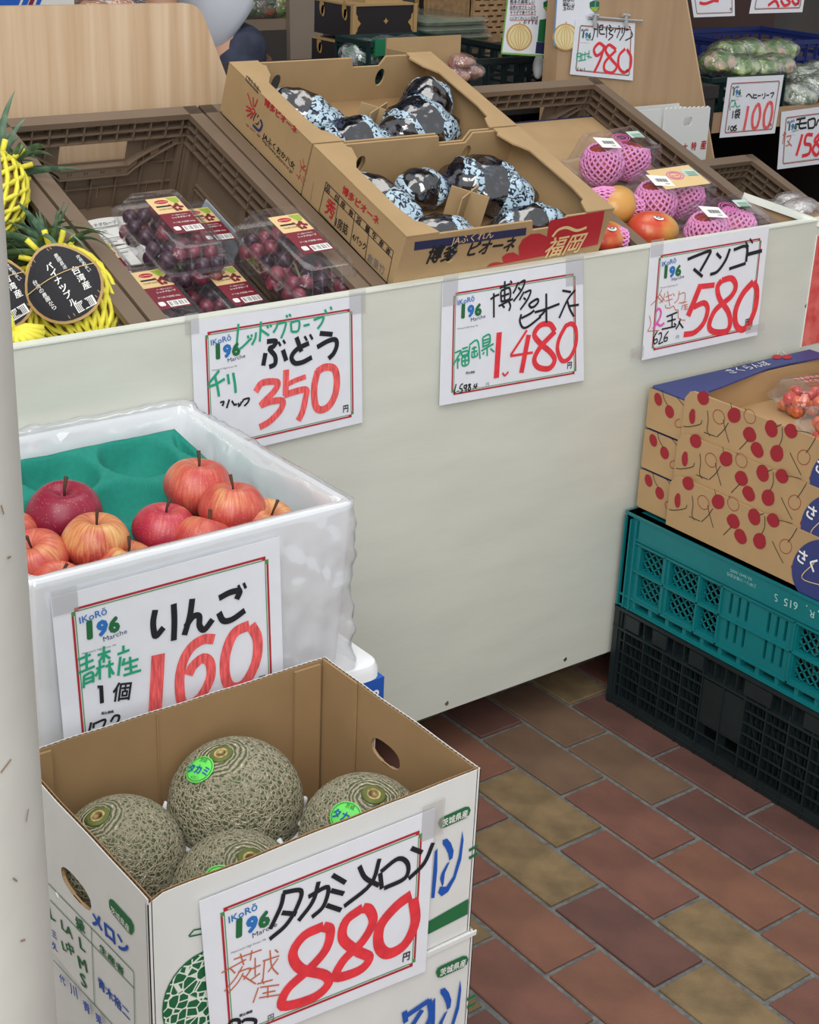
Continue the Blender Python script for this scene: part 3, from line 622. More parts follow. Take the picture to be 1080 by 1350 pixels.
mb = MB().m(INK['rblue']); mb.box(.2128-.12, .2131, -.2088, .2088, .13, .216); build(mb, 'blue_band', sb)
mb = MB().m(INK['white']); Mx = frame((.0, -.2091, .0), (1, 0, 0), (0, 0, 1)); ltxt(mb, 'タップ', .08, .165, .125, Mx@Matrix.Translation((0, 0, .0005)), .02); build(mb, 'lettering', sb)
# draped plastic bag
m_bag = film('crinkled_bag', (236, 240, 244), base=.14, rough=.16, bump=.35, bs=22, diff=.30, tint=(254, 254, 255))
def bag():
    mb = MB().m(m_bag); w, d = AX1-AX0, AY1-AY0; cx, cy = (AX0+AX1)/2, (AY0+AY1)/2
    prof = [(-.030, -.10), (-.026, -.07), (-.022, -.04), (-.018, -.012), (-.013, .001), (-.008, .0025), (-.003, .0025), (.003, .001), (.006, -.02), (.007, -.05), (.006, -.08), (.005, -.11), (.004, -.14), (.004, -.17), (.003, -.20), (.001, -.225)]
    out = []
    for (o1, z1), (o2, z2) in zip(prof, prof[1:]):
        n = max(1, int(abs(z2-z1)/.008)); out += [(o1+(o2-o1)*i/n, z1+(z2-z1)*i/n) for i in range(n)]
    prof = out+[prof[-1]]
    base = rrect(w, d, .014, 0, n=6); per = []
    for i in range(len(base)):
        a, b = base[i], base[(i+1) % len(base)]; n = max(1, int((b-a).length/.006))
        for j in range(n): per.append(a.lerp(b, j/n))
    rings = []
    for k, (o, z) in enumerate(prof):
        r = []
        outer = o > 0 and z < 0
        for p in per:
            nn = V((p.x/(w/2), p.y/(d/2), 0)); nn = V((nn.x**7, nn.y**7, 0)).normalized()
            s = noise.noise(V((p.x*17, p.y*17, z*11+4)))
            rg = (1-abs(noise.noise(V((p.x*13+z*9, p.y*13, z*16+p.x*8)))))**5+.6*(1-abs(noise.noise(V((p.x*26, p.y*26+z*12, z*30+3)))))**6
            loose = min(1, max(0, (p.x-.03)/.08)) if p.y < 0 else 1
            if outer: oo = .0022+(.0015+.0070*loose)*max(0, rg-.15)*min(1, -z*25)
            elif z < 0: oo = o+.005*s+.004*(rg-.4)
            else: oo = o+.002*s
            zz = AZ1+z+(abs(noise.noise(V((p.x*30, p.y*30, 7))))*(.008 if p.y > 0 else .0015) if z > -.012 else 0)+(.006 if p.y > d/2-.03 and z > -.02 else 0)
            r.append(V((cx, cy, 0))+V((p.x, p.y, 0))+nn*oo+V((0, 0, zz)))
        rings.append(r)
    mb.loft(rings, cap0=False, cap1=False); M = Matrix.Translation((cx, cy, AZ0)); rebase(M, mb)
    return tag(build(mb, 'plastic_bag', M=M, smooth=True), 'clear crinkled plastic bag folded over the rim of the apple box', 'bag')
bag()
# pulp tray
m_pulp = mat('green_pulp', (18, 130, 114), .85, var=.06, vs=120, bump=.25, bs=500)
def tray():
    x0, x1, y0, y1 = AX0+.040, AX1-.040, AY0+.04, AY1-.042; cells = []
    for j in range(4):
        for i in range(-1, 5): cells.append((x0-.012+(i+.5*(j % 2))*.112, y1-.050-j*.096))
    cells = [(x+.047, y) for x, y in cells]
    def fn(s, t):
        x, y = x0+(x1-x0)*s, y0+(y1-y0)*t; z = 0
        for cx, cy in cells:
            r = math.hypot(x-cx, y-cy); 
            if r < .053: z = min(z, -.046*(1-(r/.052)**3.2) if r < .052 else 0)
        e = min(x-x0, x1-x, y-y0, y1-y); z *= min(1, max(0, (e-.004)/.010)); z += .0015*noise.noise(V((x*30, y*30, 1)))
        
        return V((x, y, .716+z+(.055*(t-.5)) - (.012 if e < .003 else 0)))
    mb = MB().m(m_pulp).grid(fn, 110, 100); M = Matrix.Translation(((x0+x1)/2, (y0+y1)/2, .66)); rebase(M, mb)
    return tag(build(mb, 'pulp_tray', M=M, smooth=True), 'teal green moulded pulp tray with empty hollows behind the apples', 'tray')
tray()
# apples
def apple_mat(name, base, streak, dull, bias):
    m = bpy.data.materials.new(name); m.use_nodes = True; nt = m.node_tree; N = nt.nodes; L = nt.links; b = N['Principled BSDF']
    tc = N.new('ShaderNodeTexCoord'); sp = N.new('ShaderNodeSeparateXYZ'); L.new(tc.outputs['Object'], sp.inputs[0])
    at = N.new('ShaderNodeMath'); at.operation = 'ARCTAN2'; L.new(sp.outputs[1], at.inputs[0]); L.new(sp.outputs[0], at.inputs[1])
    sc_ = N.new('ShaderNodeMath'); sc_.operation = 'MULTIPLY'; sc_.inputs[1].default_value = 5.5; L.new(at.outputs[0], sc_.inputs[0])
    zc = N.new('ShaderNodeMath'); zc.operation = 'MULTIPLY'; zc.inputs[1].default_value = 1.0; L.new(sp.outputs[2], zc.inputs[0])
    cb = N.new('ShaderNodeCombineXYZ'); L.new(sc_.outputs[0], cb.inputs[0]); L.new(zc.outputs[0], cb.inputs[1])
    n1 = N.new('ShaderNodeTexNoise'); n1.inputs['Scale'].default_value = 2.2; n1.inputs['Detail'].default_value = 5; L.new(cb.outputs[0], n1.inputs['Vector'])
    n2 = N.new('ShaderNodeTexNoise'); n2.inputs['Scale'].default_value = 1.0; n2.inputs['Detail'].default_value = 1; L.new(tc.outputs['Object'], n2.inputs['Vector'])
    ad = N.new('ShaderNodeMath'); ad.operation = 'ADD'; L.new(n1.outputs[0], ad.inputs[0]); L.new(n2.outputs[0], ad.inputs[1])
    zz = N.new('ShaderNodeMath'); zz.operation = 'MULTIPLY_ADD'; zz.inputs[1].default_value = .30; L.new(sp.outputs[2], zz.inputs[0]); L.new(ad.outputs[0], zz.inputs[2])
    r = N.new('ShaderNodeValToRGB'); L.new(zz.outputs[0], r.inputs[0]); e = r.color_ramp.elements
    mr = N.new('ShaderNodeMapRange'); mr.inputs[1].default_value = .6+bias; mr.inputs[2].default_value = 1.5+bias; L.new(zz.outputs[0], mr.inputs[0]); L.new(mr.outputs[0], r.inputs[0])
    e[0].color = lin(base); e[0].position = .25; e[1].color = lin(dull); e[1].position = .95; x = e.new(.6); x.color = lin(streak)
    # lenticels
    vo = N.new('ShaderNodeTexVoronoi'); vo.inputs['Scale'].default_value = 12; L.new(tc.outputs['Object'], vo.inputs[0]); lt = N.new('ShaderNodeMath'); lt.operation = 'LESS_THAN'; lt.inputs[1].default_value = .16; L.new(vo.outputs['Distance'], lt.inputs[0])
    mf = N.new('ShaderNodeMath'); mf.operation = 'MULTIPLY'; mf.inputs[1].default_value = .35; L.new(lt.outputs[0], mf.inputs[0])
    mx = N.new('ShaderNodeMix'); mx.data_type = 'RGBA'; L.new(mf.outputs[0], mx.inputs[0]); L.new(r.outputs[0], mx.inputs[6]); mx.inputs[7].default_value = lin((232, 200, 150)); L.new(mx.outputs[2], b.inputs['Base Color'])
    b.inputs['Roughness'].default_value = .42; b.inputs['Coat Weight'].default_value = .15; b.inputs['Coat Roughness'].default_value = .3; MT[name] = m; return m
AM = [apple_mat('apple_purple_red', (138, 24, 54), (160, 44, 66), (196, 150, 90), .35), apple_mat('apple_coral', (186, 66, 62), (202, 104, 82), (214, 166, 104), .14), apple_mat('apple_streaked', (176, 60, 56), (206, 134, 86), (216, 184, 116), .10), apple_mat('apple_crimson', (178, 46, 68), (196, 80, 82), (214, 176, 116), .24)]
m_stem = mat('apple_stem', (74, 50, 36), .8)
def apple_mesh(seed):
    rr = random.Random(seed); a5 = rr.uniform(0, 6); 
    def fn(p, a, b):
        k = 1+.025*math.cos(5*a+a5)*math.sin(b)**2+.02*math.cos(2*a+1)*(1-math.cos(b))/2
        q = V((p.x*k, p.y*k, p.z*.90)); s = math.sin(b)
        z = q.z*1.0
        if b < .75: z -= .42*(1-math.sin(min(b/.75, 1)*PI/2)**.8)
        if b > 2.6: z += .25*(1-math.sin(min((PI-b)/.54, 1)*PI/2))
        f = 1-.12*max(0, -math.cos(b)); return V((q.x*f, q.y*f, z))
    return MB().m(AM[0]).ball((0, 0, 0), 1, 40, 30, fn).mesh('apple', True)
AMS = [apple_mesh(i) for i in range(3)]
def apple(px, py, rpx, kind, label, zc=.735, tx=0, ty=0, sd=0):
    c = zplane(zc).at(px, py); d = (c-CAM).dot(_f); r = rpx*d/FPX
    M = Matrix.Translation(c) @ Matrix.Rotation(ty, 4, 'Y') @ Matrix.Rotation(tx, 4, 'X') @ Matrix.Rotation(sd*1.3, 4, 'Z')
    t = thing('apple', label, 'apple', M, 'apples in the foam box')
    o = inst(AMS[sd % 3], 'apple_skin', t, Matrix.Scale(r, 4)); o.data = AMS[sd % 3]; o.material_slots[0].link = 'OBJECT'; o.material_slots[0].material = AM[kind]
    mb = MB().m(m_stem).tube([(0, 0, .46*r), (.02*r, .0, .75*r), (.10*r, .03*r, 1.08*r)], [.035*r, .04*r, .062*r], 6); build(mb, 'stem', t, smooth=True)
apple(86, 678, 50, 0, 'large dark purple-red apple at the far left of the foam box', .735, .1, -.05, 0)
apple(261, 643, 46, 1, 'bright coral apple with a long dark stem, farthest back beside the pulp tray', .745, -.05, .12, 1)
apple(307, 673, 45, 1, 'coral apple with yellowish shoulder between the long-stemmed apple and the right rim', .735, -.1, .1, 2)
apple(127, 716, 46, 2, 'yellow and red streaked apple in front of the purple-red one', .735, .05, .05, 3)
apple(217, 700, 43, 3, 'crimson apple sitting alone in the middle of the box', .722, .0, .1, 4)
apple(352, 696, 42, 2, 'rosy apple lowest at the right corner of the box', .715, .35, .1, 5)
apple(268, 716, 42, 1, 'coral apple half hidden by the front rim, right of the crimson one', .715, -.25, .5, 6)
apple(165, 752, 46, 2, 'pale streaked apple half hidden by the front rim above the price card', .710, .1, .2, 7)
apple(48, 738, 44, 1, 'orange-red apple against the post with its stem to the left', .725, .2, -.35, 8)
apple(76, 778, 42, 1, 'apple showing only its yellow top at the front left corner of the box', .705, .3, .1, 9)
apple(22, 702, 30, 1, 'apple nearly hidden by the white post', .725, 0, 0, 10)
# --- apple card 160
k = card('large white price card reading 160, hung on the front of the apple box', tilted(AY0-.009, -1.0, .72, -.01), [(66.9, 789), (368.5, 707.4), (374.5, 918), (86.7, 998)], None, (60, 700, 3.375), tapes=((.0, -.008, .03, .03),))
k.st(B, 26, [(487, 350), (478, 400), (480, 440), (490, 466), (524, 428)], [(569, 323), (572, 400), (569, 486)], [(652, 300), (640, 380), (616, 462)], [(622, 425), (655, 380), (682, 378), (684, 420), (705, 438), (742, 392)], [(770, 298), (820, 272), (862, 266), (848, 302)], [(770, 362), (790, 398), (830, 392), (886, 352)])
k.st(B, 12, [(856, 240), (866, 262)], [(880, 230), (890, 254)])
k.st(G, 11, [(143, 572), (200, 548)], [(148, 600), (212, 572)], [(143, 632), (218, 600)], [(180, 540), (182, 612)], [(170, 642), (168, 698)], [(168, 645), (206, 628), (211, 672)], [(170, 662), (206, 648)], [(172, 680), (206, 665)],
     [(230, 552), (288, 532)], [(258, 512), (258, 585)], [(258, 548), (236, 582)], [(260, 548), (286, 566)], [(224, 612), (262, 598)], [(240, 580), (240, 660)], [(240, 612), (220, 645)], [(265, 602), (302, 588)], [(283, 575), (284, 652)], [(282, 602), (302, 636)],
     [(318, 548), (372, 528)], [(345, 508), (345, 535)], [(332, 558), (322, 642)], [(350, 565), (340, 598)], [(342, 592), (412, 568)], [(374, 558), (380, 635)], [(350, 615), (408, 598)], [(345, 642), (424, 618)])
k.st(B, 17, [(230, 695), (246, 690), (250, 765)], sharp=True); k.txt(B, '個', (292, 752), (374, 742), .025, 1.02)
k.st(B, 10, [(202, 850), (186, 918)], [(214, 852), (211, 876)], [(216, 856), (264, 838), (254, 875), (243, 920)], [(288, 848), (305, 822), (326, 822), (318, 850), (286, 888)], [(286, 888), (318, 868), (352, 855)])
k.txt(B, '税込価格', (246, 816), (302, 806), .03); k.txt('grey', '円', (382, 866), (408, 860), .02, 1.2)
RD = 'red2'
k.st(RD, 58, [(500, 548), (492, 700), (482, 862)]); k.st(RD, 42, [(750, 480), (700, 482), (645, 520), (608, 590), (595, 680), (612, 770), (680, 745), (730, 660), (732, 590), (700, 565), (655, 600), (634, 640)]); k.st(RD, 44, [(905, 418), (838, 455), (800, 550), (800, 650), (828, 695), (885, 675), (935, 580), (942, 480), (912, 418)])
k.done(INKN)
# ================================================================== CARDBOARD
m_kraft = mat('kraft_board', (172, 143, 103), .8, var=.05, vs=14, bump=.1, bs=300, detail=6)
m_kraft_in = mat('kraft_inside', (152, 122, 84), .85, var=.05, vs=14)
m_kedge = mat('corrugated_edge', (206, 172, 122), .85, var=.1, vs=60)
m_flute = mat('corrugation', (120, 86, 54), .9)
m_wboard = mat('white_coated_board', (216, 217, 214), .5, var=.02, vs=18, bump=.25, bs=25)
# ---- grape cartons
def grape_carton(label, v0, D, front_print):
    u0, w0, W, H, T_ = -.447, .062, .427, .090, .004
    t = thing('grape_carton', label, 'carton', TM(u0, v0, w0), 'tan grape cartons on the brown crates')
    holes = [oval(.10, .048, .010, .017, 14), oval(W-.105, .048, .010, .017, 14)]
    top = [(0, 0), (W, 0), (W, H-.002), (W*.76, H-.002), (W*.735, H-.020), (W*.60, H-.020), (W*.585, H-.002), (W*.30, H-.002), (0, H-.002)]
    for y in (T_/2, D-T_/2):
        M = frame((0, y, 0), (1, 0, 0), (0, 0, 1))
        mb = MB().m(m_kraft).tri(plate2d(top, holes, T_), M); build(mb, 'end_wall', t)
    for x in (T_/2, W-T_/2):
        mb = MB().m(m_kraft).box(x-T_/2, x+T_/2, T_, D-T_, 0, H-.002); build(mb, 'side_wall', t)
    for s in (0, 1):        # folded ledges, wider at the ends
        e = [(0, 0), (.062, 0), (.058, .012), (.050, .030), (.040, .036), (.034, .075), (.034, D-.075), (.044, D-.060), (.052, D-.050), (.062, D-.018), (.056, D-.014), (.056, D), (0, D)]
        if s: e = [(W-x, y) for x, y in e]
        mb = MB().m(m_kraft).tri(plate2d(e, (), .003), Matrix.Translation((0, 0, H))); build(mb, 'folded_ledge', t)
    build(MB().m(m_kraft_in).box(T_, W-T_, T_, D-T_, 0, .004), 'bottom', t)
    for cx, cy, a in ((.21, D*.42, .5),):      # cross divider standing between the bags
        mb = MB().m(m_kraft); 
        for aa in (a, a+PI/2+.3): mb.box(-.032, .032, -.0012, .0012, .004, .078, Matrix.Translation((cx, cy, 0))@Matrix.Rotation(aa, 4, 'Z'))
        build(mb, 'divider', t)
    return t
gc1 = grape_carton('tan cardboard grape carton in front, its near face printed red and navy', .030, .268, True)
gc2 = grape_carton('tan cardboard grape carton behind, with a red sunburst emblem on its side', .302, .268, False)
# side print
ik = Ink(uplane(-.447), gc2, (310, 70, 4.32), .0007)
ik.txt('crimson', '博多ピオーネ', (166, 288), (350, 462), .035, .78); 
ik.st('crimson', 8, [(72, 228), (84, 262), (98, 305)], [(104, 250), (106, 282), (108, 305)], [(130, 262), (122, 286), (112, 306)], [(66, 300), (82, 312), (96, 320)], [(64, 325), (80, 328), (94, 330)], [(70, 358), (84, 350), (98, 342)], [(88, 372), (98, 360), (104, 350)], [(98, 315), (108, 318), (115, 335), (104, 345), (98, 330)])
ik.st('black', 6, [(124, 342), (112, 362), (106, 385)], [(136, 352), (128, 365)], [(118, 400), (130, 405), (138, 390)]); ik.st('navy', 14, [(146, 378), (156, 410), (140, 440), (122, 428), (104, 408)])
ik.txt('black', '大地・かがやく・農業', (62, 408), (142, 482), .0, 1); ik.txt('black', 'JAふくおか八女', (158, 478), (338, 662), .02, .85); ik.txt('black', 'http://www.jafyame.or.jp/', (156, 500), (328, 690), 0, .9)
ik.st('crimson', 3, [(372, 610), (380, 650), (370, 680)], [(390, 600), (392, 640)], [(405, 640), (388, 660), (412, 668)], [(376, 655), (400, 640)], [(372, 640), (410, 690)], [(350, 690), (380, 720), (395, 755)], [(375, 690), (360, 720)], [(385, 700), (402, 730)])
ik.st('black', 5, [(68, 128), (150, 222)], [(64, 152), (134, 228)], [(68, 128), (64, 152)], sharp=True); ik.txt('black', '博多青果', (72, 150), (136, 218), 0, .9)
ik.st('black', 1.5, [(450, 735), (445, 760), (430, 850)], sharp=True); ik.done({'*': 'lettering', 'crimson': 'red_lettering', 'black': 'black_lettering'})
ik = Ink(uplane(-.447), gc1, (290, 230, 4), .0007)
ik.txt('crimson', '博多ピオーネ', (645, 92), (836, 268), .035, .85)
ik.st('black', 3.5, [(562, 38), (917, 404)], [(917, 404), (882, 572)], [(562, 38), (524, 196)], [(552, 78), (908, 440)], [(524, 196), (640, 318)], [(640, 318), (882, 572)], [(632, 112), (605, 275)], [(716, 198), (688, 370)], [(792, 278), (766, 455)], sharp=True)
for s, a, b in (('品', (556, 82), (578, 104)), ('位', (604, 128), (624, 148)), ('房', (636, 164), (658, 186)), ('数', (680, 210), (702, 230)), ('容', (718, 248), (742, 272)), ('量', (764, 292), (786, 314)), ('生', (800, 330), (824, 354)), ('産', (838, 368), (860, 390)), ('者', (874, 406), (896, 428)), ('1房詰', (610, 268), (672, 318)), ('4パック', (698, 338), (768, 402))): ik.txt('black', s, a, b, .01, 1.0 if s[0] not in '14' else 1.3)
ik.txt('crimson', '秀', (553, 190), (600, 238), .02, 1.1); ik.txt('grey', '倉重竹', (776, 448), (866, 528), 0, 1)
ik.done({'*': 'lettering', 'crimson': 'red_lettering', 'black': 'black_lettering'})
ik = Ink(vplane(.030), gc1, (460, 160, 3.086), .0007)
ik.poly('dblue', [(268, 490), (722, 432), (719, 462), (264, 525)])
ik.txt('cream', 'JAふくれん', (414, 500), (585, 470), .0, 1.0, dz=.0004)
ik.txt('black', '博多', (312, 572), (432, 556), .04, 1.12, shear=.15); ik.txt('black', 'ピオーネ', (478, 545), (668, 520), .04, 1.15, shear=.15)
red = [(560, 592), (575, 578), (600, 572), (628, 575), (622, 552), (640, 538), (668, 532), (692, 545), (690, 510), (706, 480), (740, 458), (775, 455), (806, 468), (812, 420), (818, 402), (1040, 362), (1034, 400), (1012, 500), (800, 545)]
ik.poly('crimson', red)
ik.txt('cream', '福岡', (790, 548), (948, 520), .02, 1.0, shear=.25, dz=.0005); ik.st('cream', lambda t: 16*(1-abs(2*t-1))+4 if 0 else 14, [(830, 470), (870, 425), (915, 440), (965, 430)], dz=.0005) if 0 else ik.st('cream', 12, [(826, 468), (850, 440), (885, 430), (925, 442), (965, 430)], dz=.0005)
ik.done({'*': 'lettering', 'crimson': 'red_print', 'dblue': 'navy_band', 'cream': 'tan_lettering', 'black': 'black_lettering'})
# grape bags: dark grapes inside printed film
m_gd = mat('dark_grape', (28, 22, 40), .3, var=.4, vs=6, coat=.2)
def bagfilm():
    m = bpy.data.materials.new('printed_grape_film'); m.use_nodes = True; nt = m.node_tree; N = nt.nodes; L = nt.links; N.clear()
    o = N.new('ShaderNodeOutputMaterial'); tc = N.new('ShaderNodeTexCoord')
    cr = N.new('ShaderNodeTexNoise'); cr.inputs['Scale'].default_value = 16; cr.inputs['Detail'].default_value = 2; L.new(tc.outputs['Object'], cr.inputs[0])
    bp = N.new('ShaderNodeBump'); bp.inputs['Strength'].default_value = .9; bp.inputs['Distance'].default_value = .02; L.new(cr.outputs[0], bp.inputs['Height'])
    g = N.new('ShaderNodeBsdfGlossy'); g.inputs['Roughness'].default_value = .12; L.new(bp.outputs[0], g.inputs['Normal'])
    t = N.new('ShaderNodeBsdfTransparent'); t.inputs[0].default_value = lin((190, 190, 205)); m1 = N.new('ShaderNodeMixShader'); m1.inputs[0].default_value = .24; L.new(t.outputs[0], m1.inputs[1]); L.new(g.outputs[0], m1.inputs[2])
    p = N.new('ShaderNodeBsdfPrincipled'); p.inputs['Roughness'].default_value = .3; L.new(bp.outputs[0], p.inputs['Normal'])
    wv = N.new('ShaderNodeTexWave'); wv.wave_type = 'RINGS'; wv.inputs['Scale'].default_value = 48; wv.inputs['Distortion'].default_value = 9; wv.inputs['Detail'].default_value = 1.5; wv.inputs['Detail Scale'].default_value = 2.2; L.new(tc.outputs['Object'], wv.inputs[0])
    r = N.new('ShaderNodeValToRGB'); L.new(wv.outputs[0], r.inputs[0]); e = r.color_ramp.elements; e[0].position = .22; e[0].color = lin((24, 30, 46)); e[1].position = .34; e[1].color = lin((176, 200, 216)); L.new(r.outputs[0], p.inputs['Base Color'])
    vo = N.new('ShaderNodeTexNoise'); vo.inputs['Scale'].default_value = 21; vo.inputs['Detail'].default_value = 1; L.new(tc.outputs['Object'], vo.inputs[0])
    sx = N.new('ShaderNodeSeparateXYZ'); L.new(tc.outputs['Object'], sx.inputs[0])      # printed panel at the mouth of the bag, band at its foot
    wx = N.new('ShaderNodeMath'); wx.operation = 'MULTIPLY_ADD'; wx.inputs[1].default_value = .06; L.new(vo.outputs[0], wx.inputs[0]); L.new(sx.outputs[0], wx.inputs[2])
    gt = N.new('ShaderNodeMath'); gt.operation = 'COMPARE'; gt.inputs[1].default_value = .062; gt.inputs[2].default_value = .030; L.new(wx.outputs[0], gt.inputs[0])
    g2 = N.new('ShaderNodeMath'); g2.operation = 'COMPARE'; g2.inputs[1].default_value = -.026; g2.inputs[2].default_value = .010; L.new(wx.outputs[0], g2.inputs[0])
    st = N.new('ShaderNodeMath'); st.operation = 'MAXIMUM'; L.new(gt.outputs[0], st.inputs[0]); L.new(g2.outputs[0], st.inputs[1])
    m2 = N.new('ShaderNodeMixShader'); L.new(st.outputs[0], m2.inputs[0]); L.new(m1.outputs[0], m2.inputs[1]); L.new(p.outputs[0], m2.inputs[2]); L.new(m2.outputs[0], o.inputs[0]); return m
m_gf = bagfilm(); GRM = MB().m(m_gd).ball((0, 0, 0), 1, 12, 8).mesh('grape', True)
def grape_bag(u, v, w, a, b, h, rz, tilt, label, seed):
    rr = random.Random(seed); M = TM(u, v, w, rz)@Matrix.Rotation(tilt, 4, 'Y'); t = thing('grape_bag', label, 'bagged grapes', M, 'printed grape bags in the tan cartons')
    def fn(p, th, ph):
        q = V((p.x, p.y, p.z)); k = 1
        c1 = noise.voronoi(V((p.x*26+seed*3, p.y*26, p.z*26)))[0]; k += .16*(c1[1]-c1[0])-.05
        k += .08*noise.noise(V((p.x*45, p.y*45+seed, p.z*45)))
        s = max(-1, min(1, p.x/a)); fl = 1-.62*max(0, s)**1.5
        return V((p.x*k*1.06, p.y*k*(1+.25*max(0, s)), p.z*k*fl))
    build(MB().m(m_gf).ball((0, 0, h*.9), (a, b, h), 56, 34, fn), 'printed_film', t, smooth=True, auto=50)
    for i in range(18):
        x, y, z = rr.uniform(-.70, .45)*a, rr.uniform(-.55, .55)*b, h*.85+rr.uniform(-.3, .3)*h
        inst(GRM, 'grape', t, Matrix.Translation((x, y, z))@Matrix.Scale(min(b, h)*.36, 4))
FL1 = .068
grape_bag(-.372, .190, FL1, .082, .040, .038, -1.15, .0, 'dark printed grape bag along the left wall of the front carton', 1)
grape_bag(-.150, .195, FL1, .088, .062, .046, -.25, .12, 'large round dark grape bag at the back right of the front carton', 2)
grape_bag(-.318, .088, FL1, .074, .042, .034, -.35, 0, 'printed grape bag low at the near left corner of the front carton', 3)
grape_bag(-.150, .075, FL1, .092, .036, .040, .05, 0, 'pale blue printed grape bag near the front wall, right of the divider', 4)
grape_bag(-.265, .225, FL1, .058, .036, .034, .2, 0, 'small dark grape bag against the partition of the front carton', 5)
grape_bag(-.350, .462, FL1, .080, .042, .042, -.85, 0, 'dark grape bag with gold glints at the back left of the rear carton', 6)
grape_bag(-.310, .365, FL1, .078, .048, .044, .05, 0, 'pale printed grape bag against the near wall of the rear carton', 7)
grape_bag(-.175, .375, FL1, .090, .056, .054, .35, 0, 'big crumpled grape bag rising above the near wall of the rear carton', 8)
grape_bag(-.100, .455, FL1, .070, .046, .050, .7, 0, 'printed grape bag under the right ledge of the rear carton', 9)
# cardboard insert in the right crate
mb = MB().m(m_kraft); mb.box(.110, .435, .040, .545, -.108, .002); b = build(mb, 'lining_carton', M=TM(0, 0, 0)); tag(b, 'upturned tan carton lining the right brown crate under the mangoes', 'carton')
build(MB().m(INK['dblue']).box(.110, .435, .5451, .548, -.008, .0035), 'navy_edge', b)
# ================================================================== MELON BOXES
BX0, BX1, BY0, BY1 = -1.294, -.900, -.664, -.372
m_netprint = bpy.data.materials.new('melon_print'); m_netprint.use_nodes = True; nt = m_netprint.node_tree; N = nt.nodes
tc0 = N.new('ShaderNodeTexCoord'); vo = N.new('ShaderNodeTexVoronoi'); vo.feature = 'DISTANCE_TO_EDGE'; vo.inputs['Scale'].default_value = 105; r = N.new('ShaderNodeValToRGB'); r.color_ramp.elements[0].position = .06; r.color_ramp.elements[1].position = .09
r.color_ramp.elements[0].color = lin((220, 228, 216)); r.color_ramp.elements[1].color = lin((22, 98, 60)); nt.links.new(tc0.outputs['Object'], vo.inputs['Vector']); nt.links.new(vo.outputs['Distance'], r.inputs[0]); nt.links.new(r.outputs[0], N['Principled BSDF'].inputs['Base Color'])
INK['netprint'] = m_netprint
def melon_box(label, z0, z1, opened, dx=0, dy=0):
    W, D, H, T_ = BX1-BX0, BY1-BY0, z1-z0, .0045
    t = thing('melon_box', label, 'box', (BX0+dx, BY0+dy, z0), 'white melon boxes in one stack')
    ho = oval(W*.0+D*.47, H*.70, .030, .0135, 18, .8); M_f = frame((0, 0, 0), (1, 0, 0), (0, 0, 1))
    walls = dict(front=(frame((0, 0, 0), (1, 0, 0), (0, 0, 1)), W, []), right=(frame((W, 0, 0), (0, 1, 0), (0, 0, 1)), D, [oval(D*.55, H*.69, .028, .014, 18, .8)]), back=(frame((W, D, 0), (-1, 0, 0), (0, 0, 1)), W, []), left=(frame((0, D, 0), (0, -1, 0), (0, 0, 1)), D, [oval(D*.47, H*.60, .034, .0135, 18, .8)]))
    for k, (M, L, hs) in walls.items():
        mb = MB().m(m_wboard)
        def top(s, sd=hash(k) % 7 if 0 else {'front': 1, 'right': 2, 'back': 3, 'left': 4}[k]): return H+(.002*noise.noise(V((s*14, sd, 0))) if opened else 0)-(.006 if opened and (s < .008 and k in ('front',)) else 0)
        out = [(0, 0), (L, 0)]+[(L*(1-i/24), top(L*(1-i/24))) for i in range(25)]
        mb.tri(plate2d(out, hs, .0010), M@Matrix.Translation((0, 0, -.0005))); mb.m(m_kraft_in); mb.tri(plate2d(out, hs, .0010), M@Matrix.Translation((0, 0, -T_+.0005)))
        o = build(mb, 'box_wall', t)
        if opened and k in ('front', 'left', 'right', 'back'):      # corrugation seen in the cut edge
            mb = MB().m(m_flute); n = int(L/.0035); pts = [(i*L/n, -.0008 if i % 2 else -T_+.0008) for i in range(n+1)]
            for (a, za), (b_, zb) in zip(pts, pts[1:]):
                mb.add([M@V(q) for q in ((a, H-.012, za), (b_, H-.012, zb), (b_, top(b_)+.0001, zb), (a, top(a)+.0001, za))], [(0, 1, 2, 3)])
            mb.m(m_kraft_in)
            for lp in hs:
                n2 = len(lp)
                for i in range(n2): a, b_ = lp[i], lp[(i+1) % n2]; mb.add([M@V((*a, 0)), M@V((*b_, 0)), M@V((*b_, -T_)), M@V((*a, -T_))], [(0, 1, 2, 3)])
            build(mb, 'corrugated_edge', o)
    mb = MB().m(m_kraft_in).box(.003, W-.003, .003, D-.003, .0, .006)
    if opened: build(mb, 'bottom', t)
    if opened:
        for x, a in ((W-.030, .0), (.02, 0)):       # inner corner flap with its crease
            mb = MB().m(m_kraft_in).box(x-.018, x+.018, D-T_-.005, D-T_-.0012, .01, H-.003); build(mb, 'corner_flap', t)
        mb = MB().m(m_kraft_in).box(W-T_-.004, W-T_-.001, D-.075, D-.008, .01, H+.002); build(mb, 'corner_flap', t)
        mb = MB().m(m_kraft_in).box(W*.42-.0008, W*.42+.0008, D-T_-.0016, D-T_-.0004, .01, H-.002); build(mb, 'crease', t)
    else:
        build(MB().m(m_wboard).box(.0015, W-.0015, .0015, D-.0015, H-.004, H-.0005), 'lid', t)
        mb = MB().m(m_wboard).tri(plate2d([(-.002, H-.006), (W+.002, H-.006), (W+.003, H-.0005), (-.002, H-.0005)], (), .002), frame((0, -.001, 0), (1, 0, 0), (0, 0, 1))); build(mb, 'lid_rim', t)
    return t
mb3 = melon_box('closed white melon box on the ground, lowest of the stack', .001, .179, False)
mb2 = melon_box('closed white melon box with blue kana, second in the stack', .180, .383, False, .004, -.002)
mb1 = melon_box('open white melon box on top of the stack, holding four netted melons', .384, .594, True)
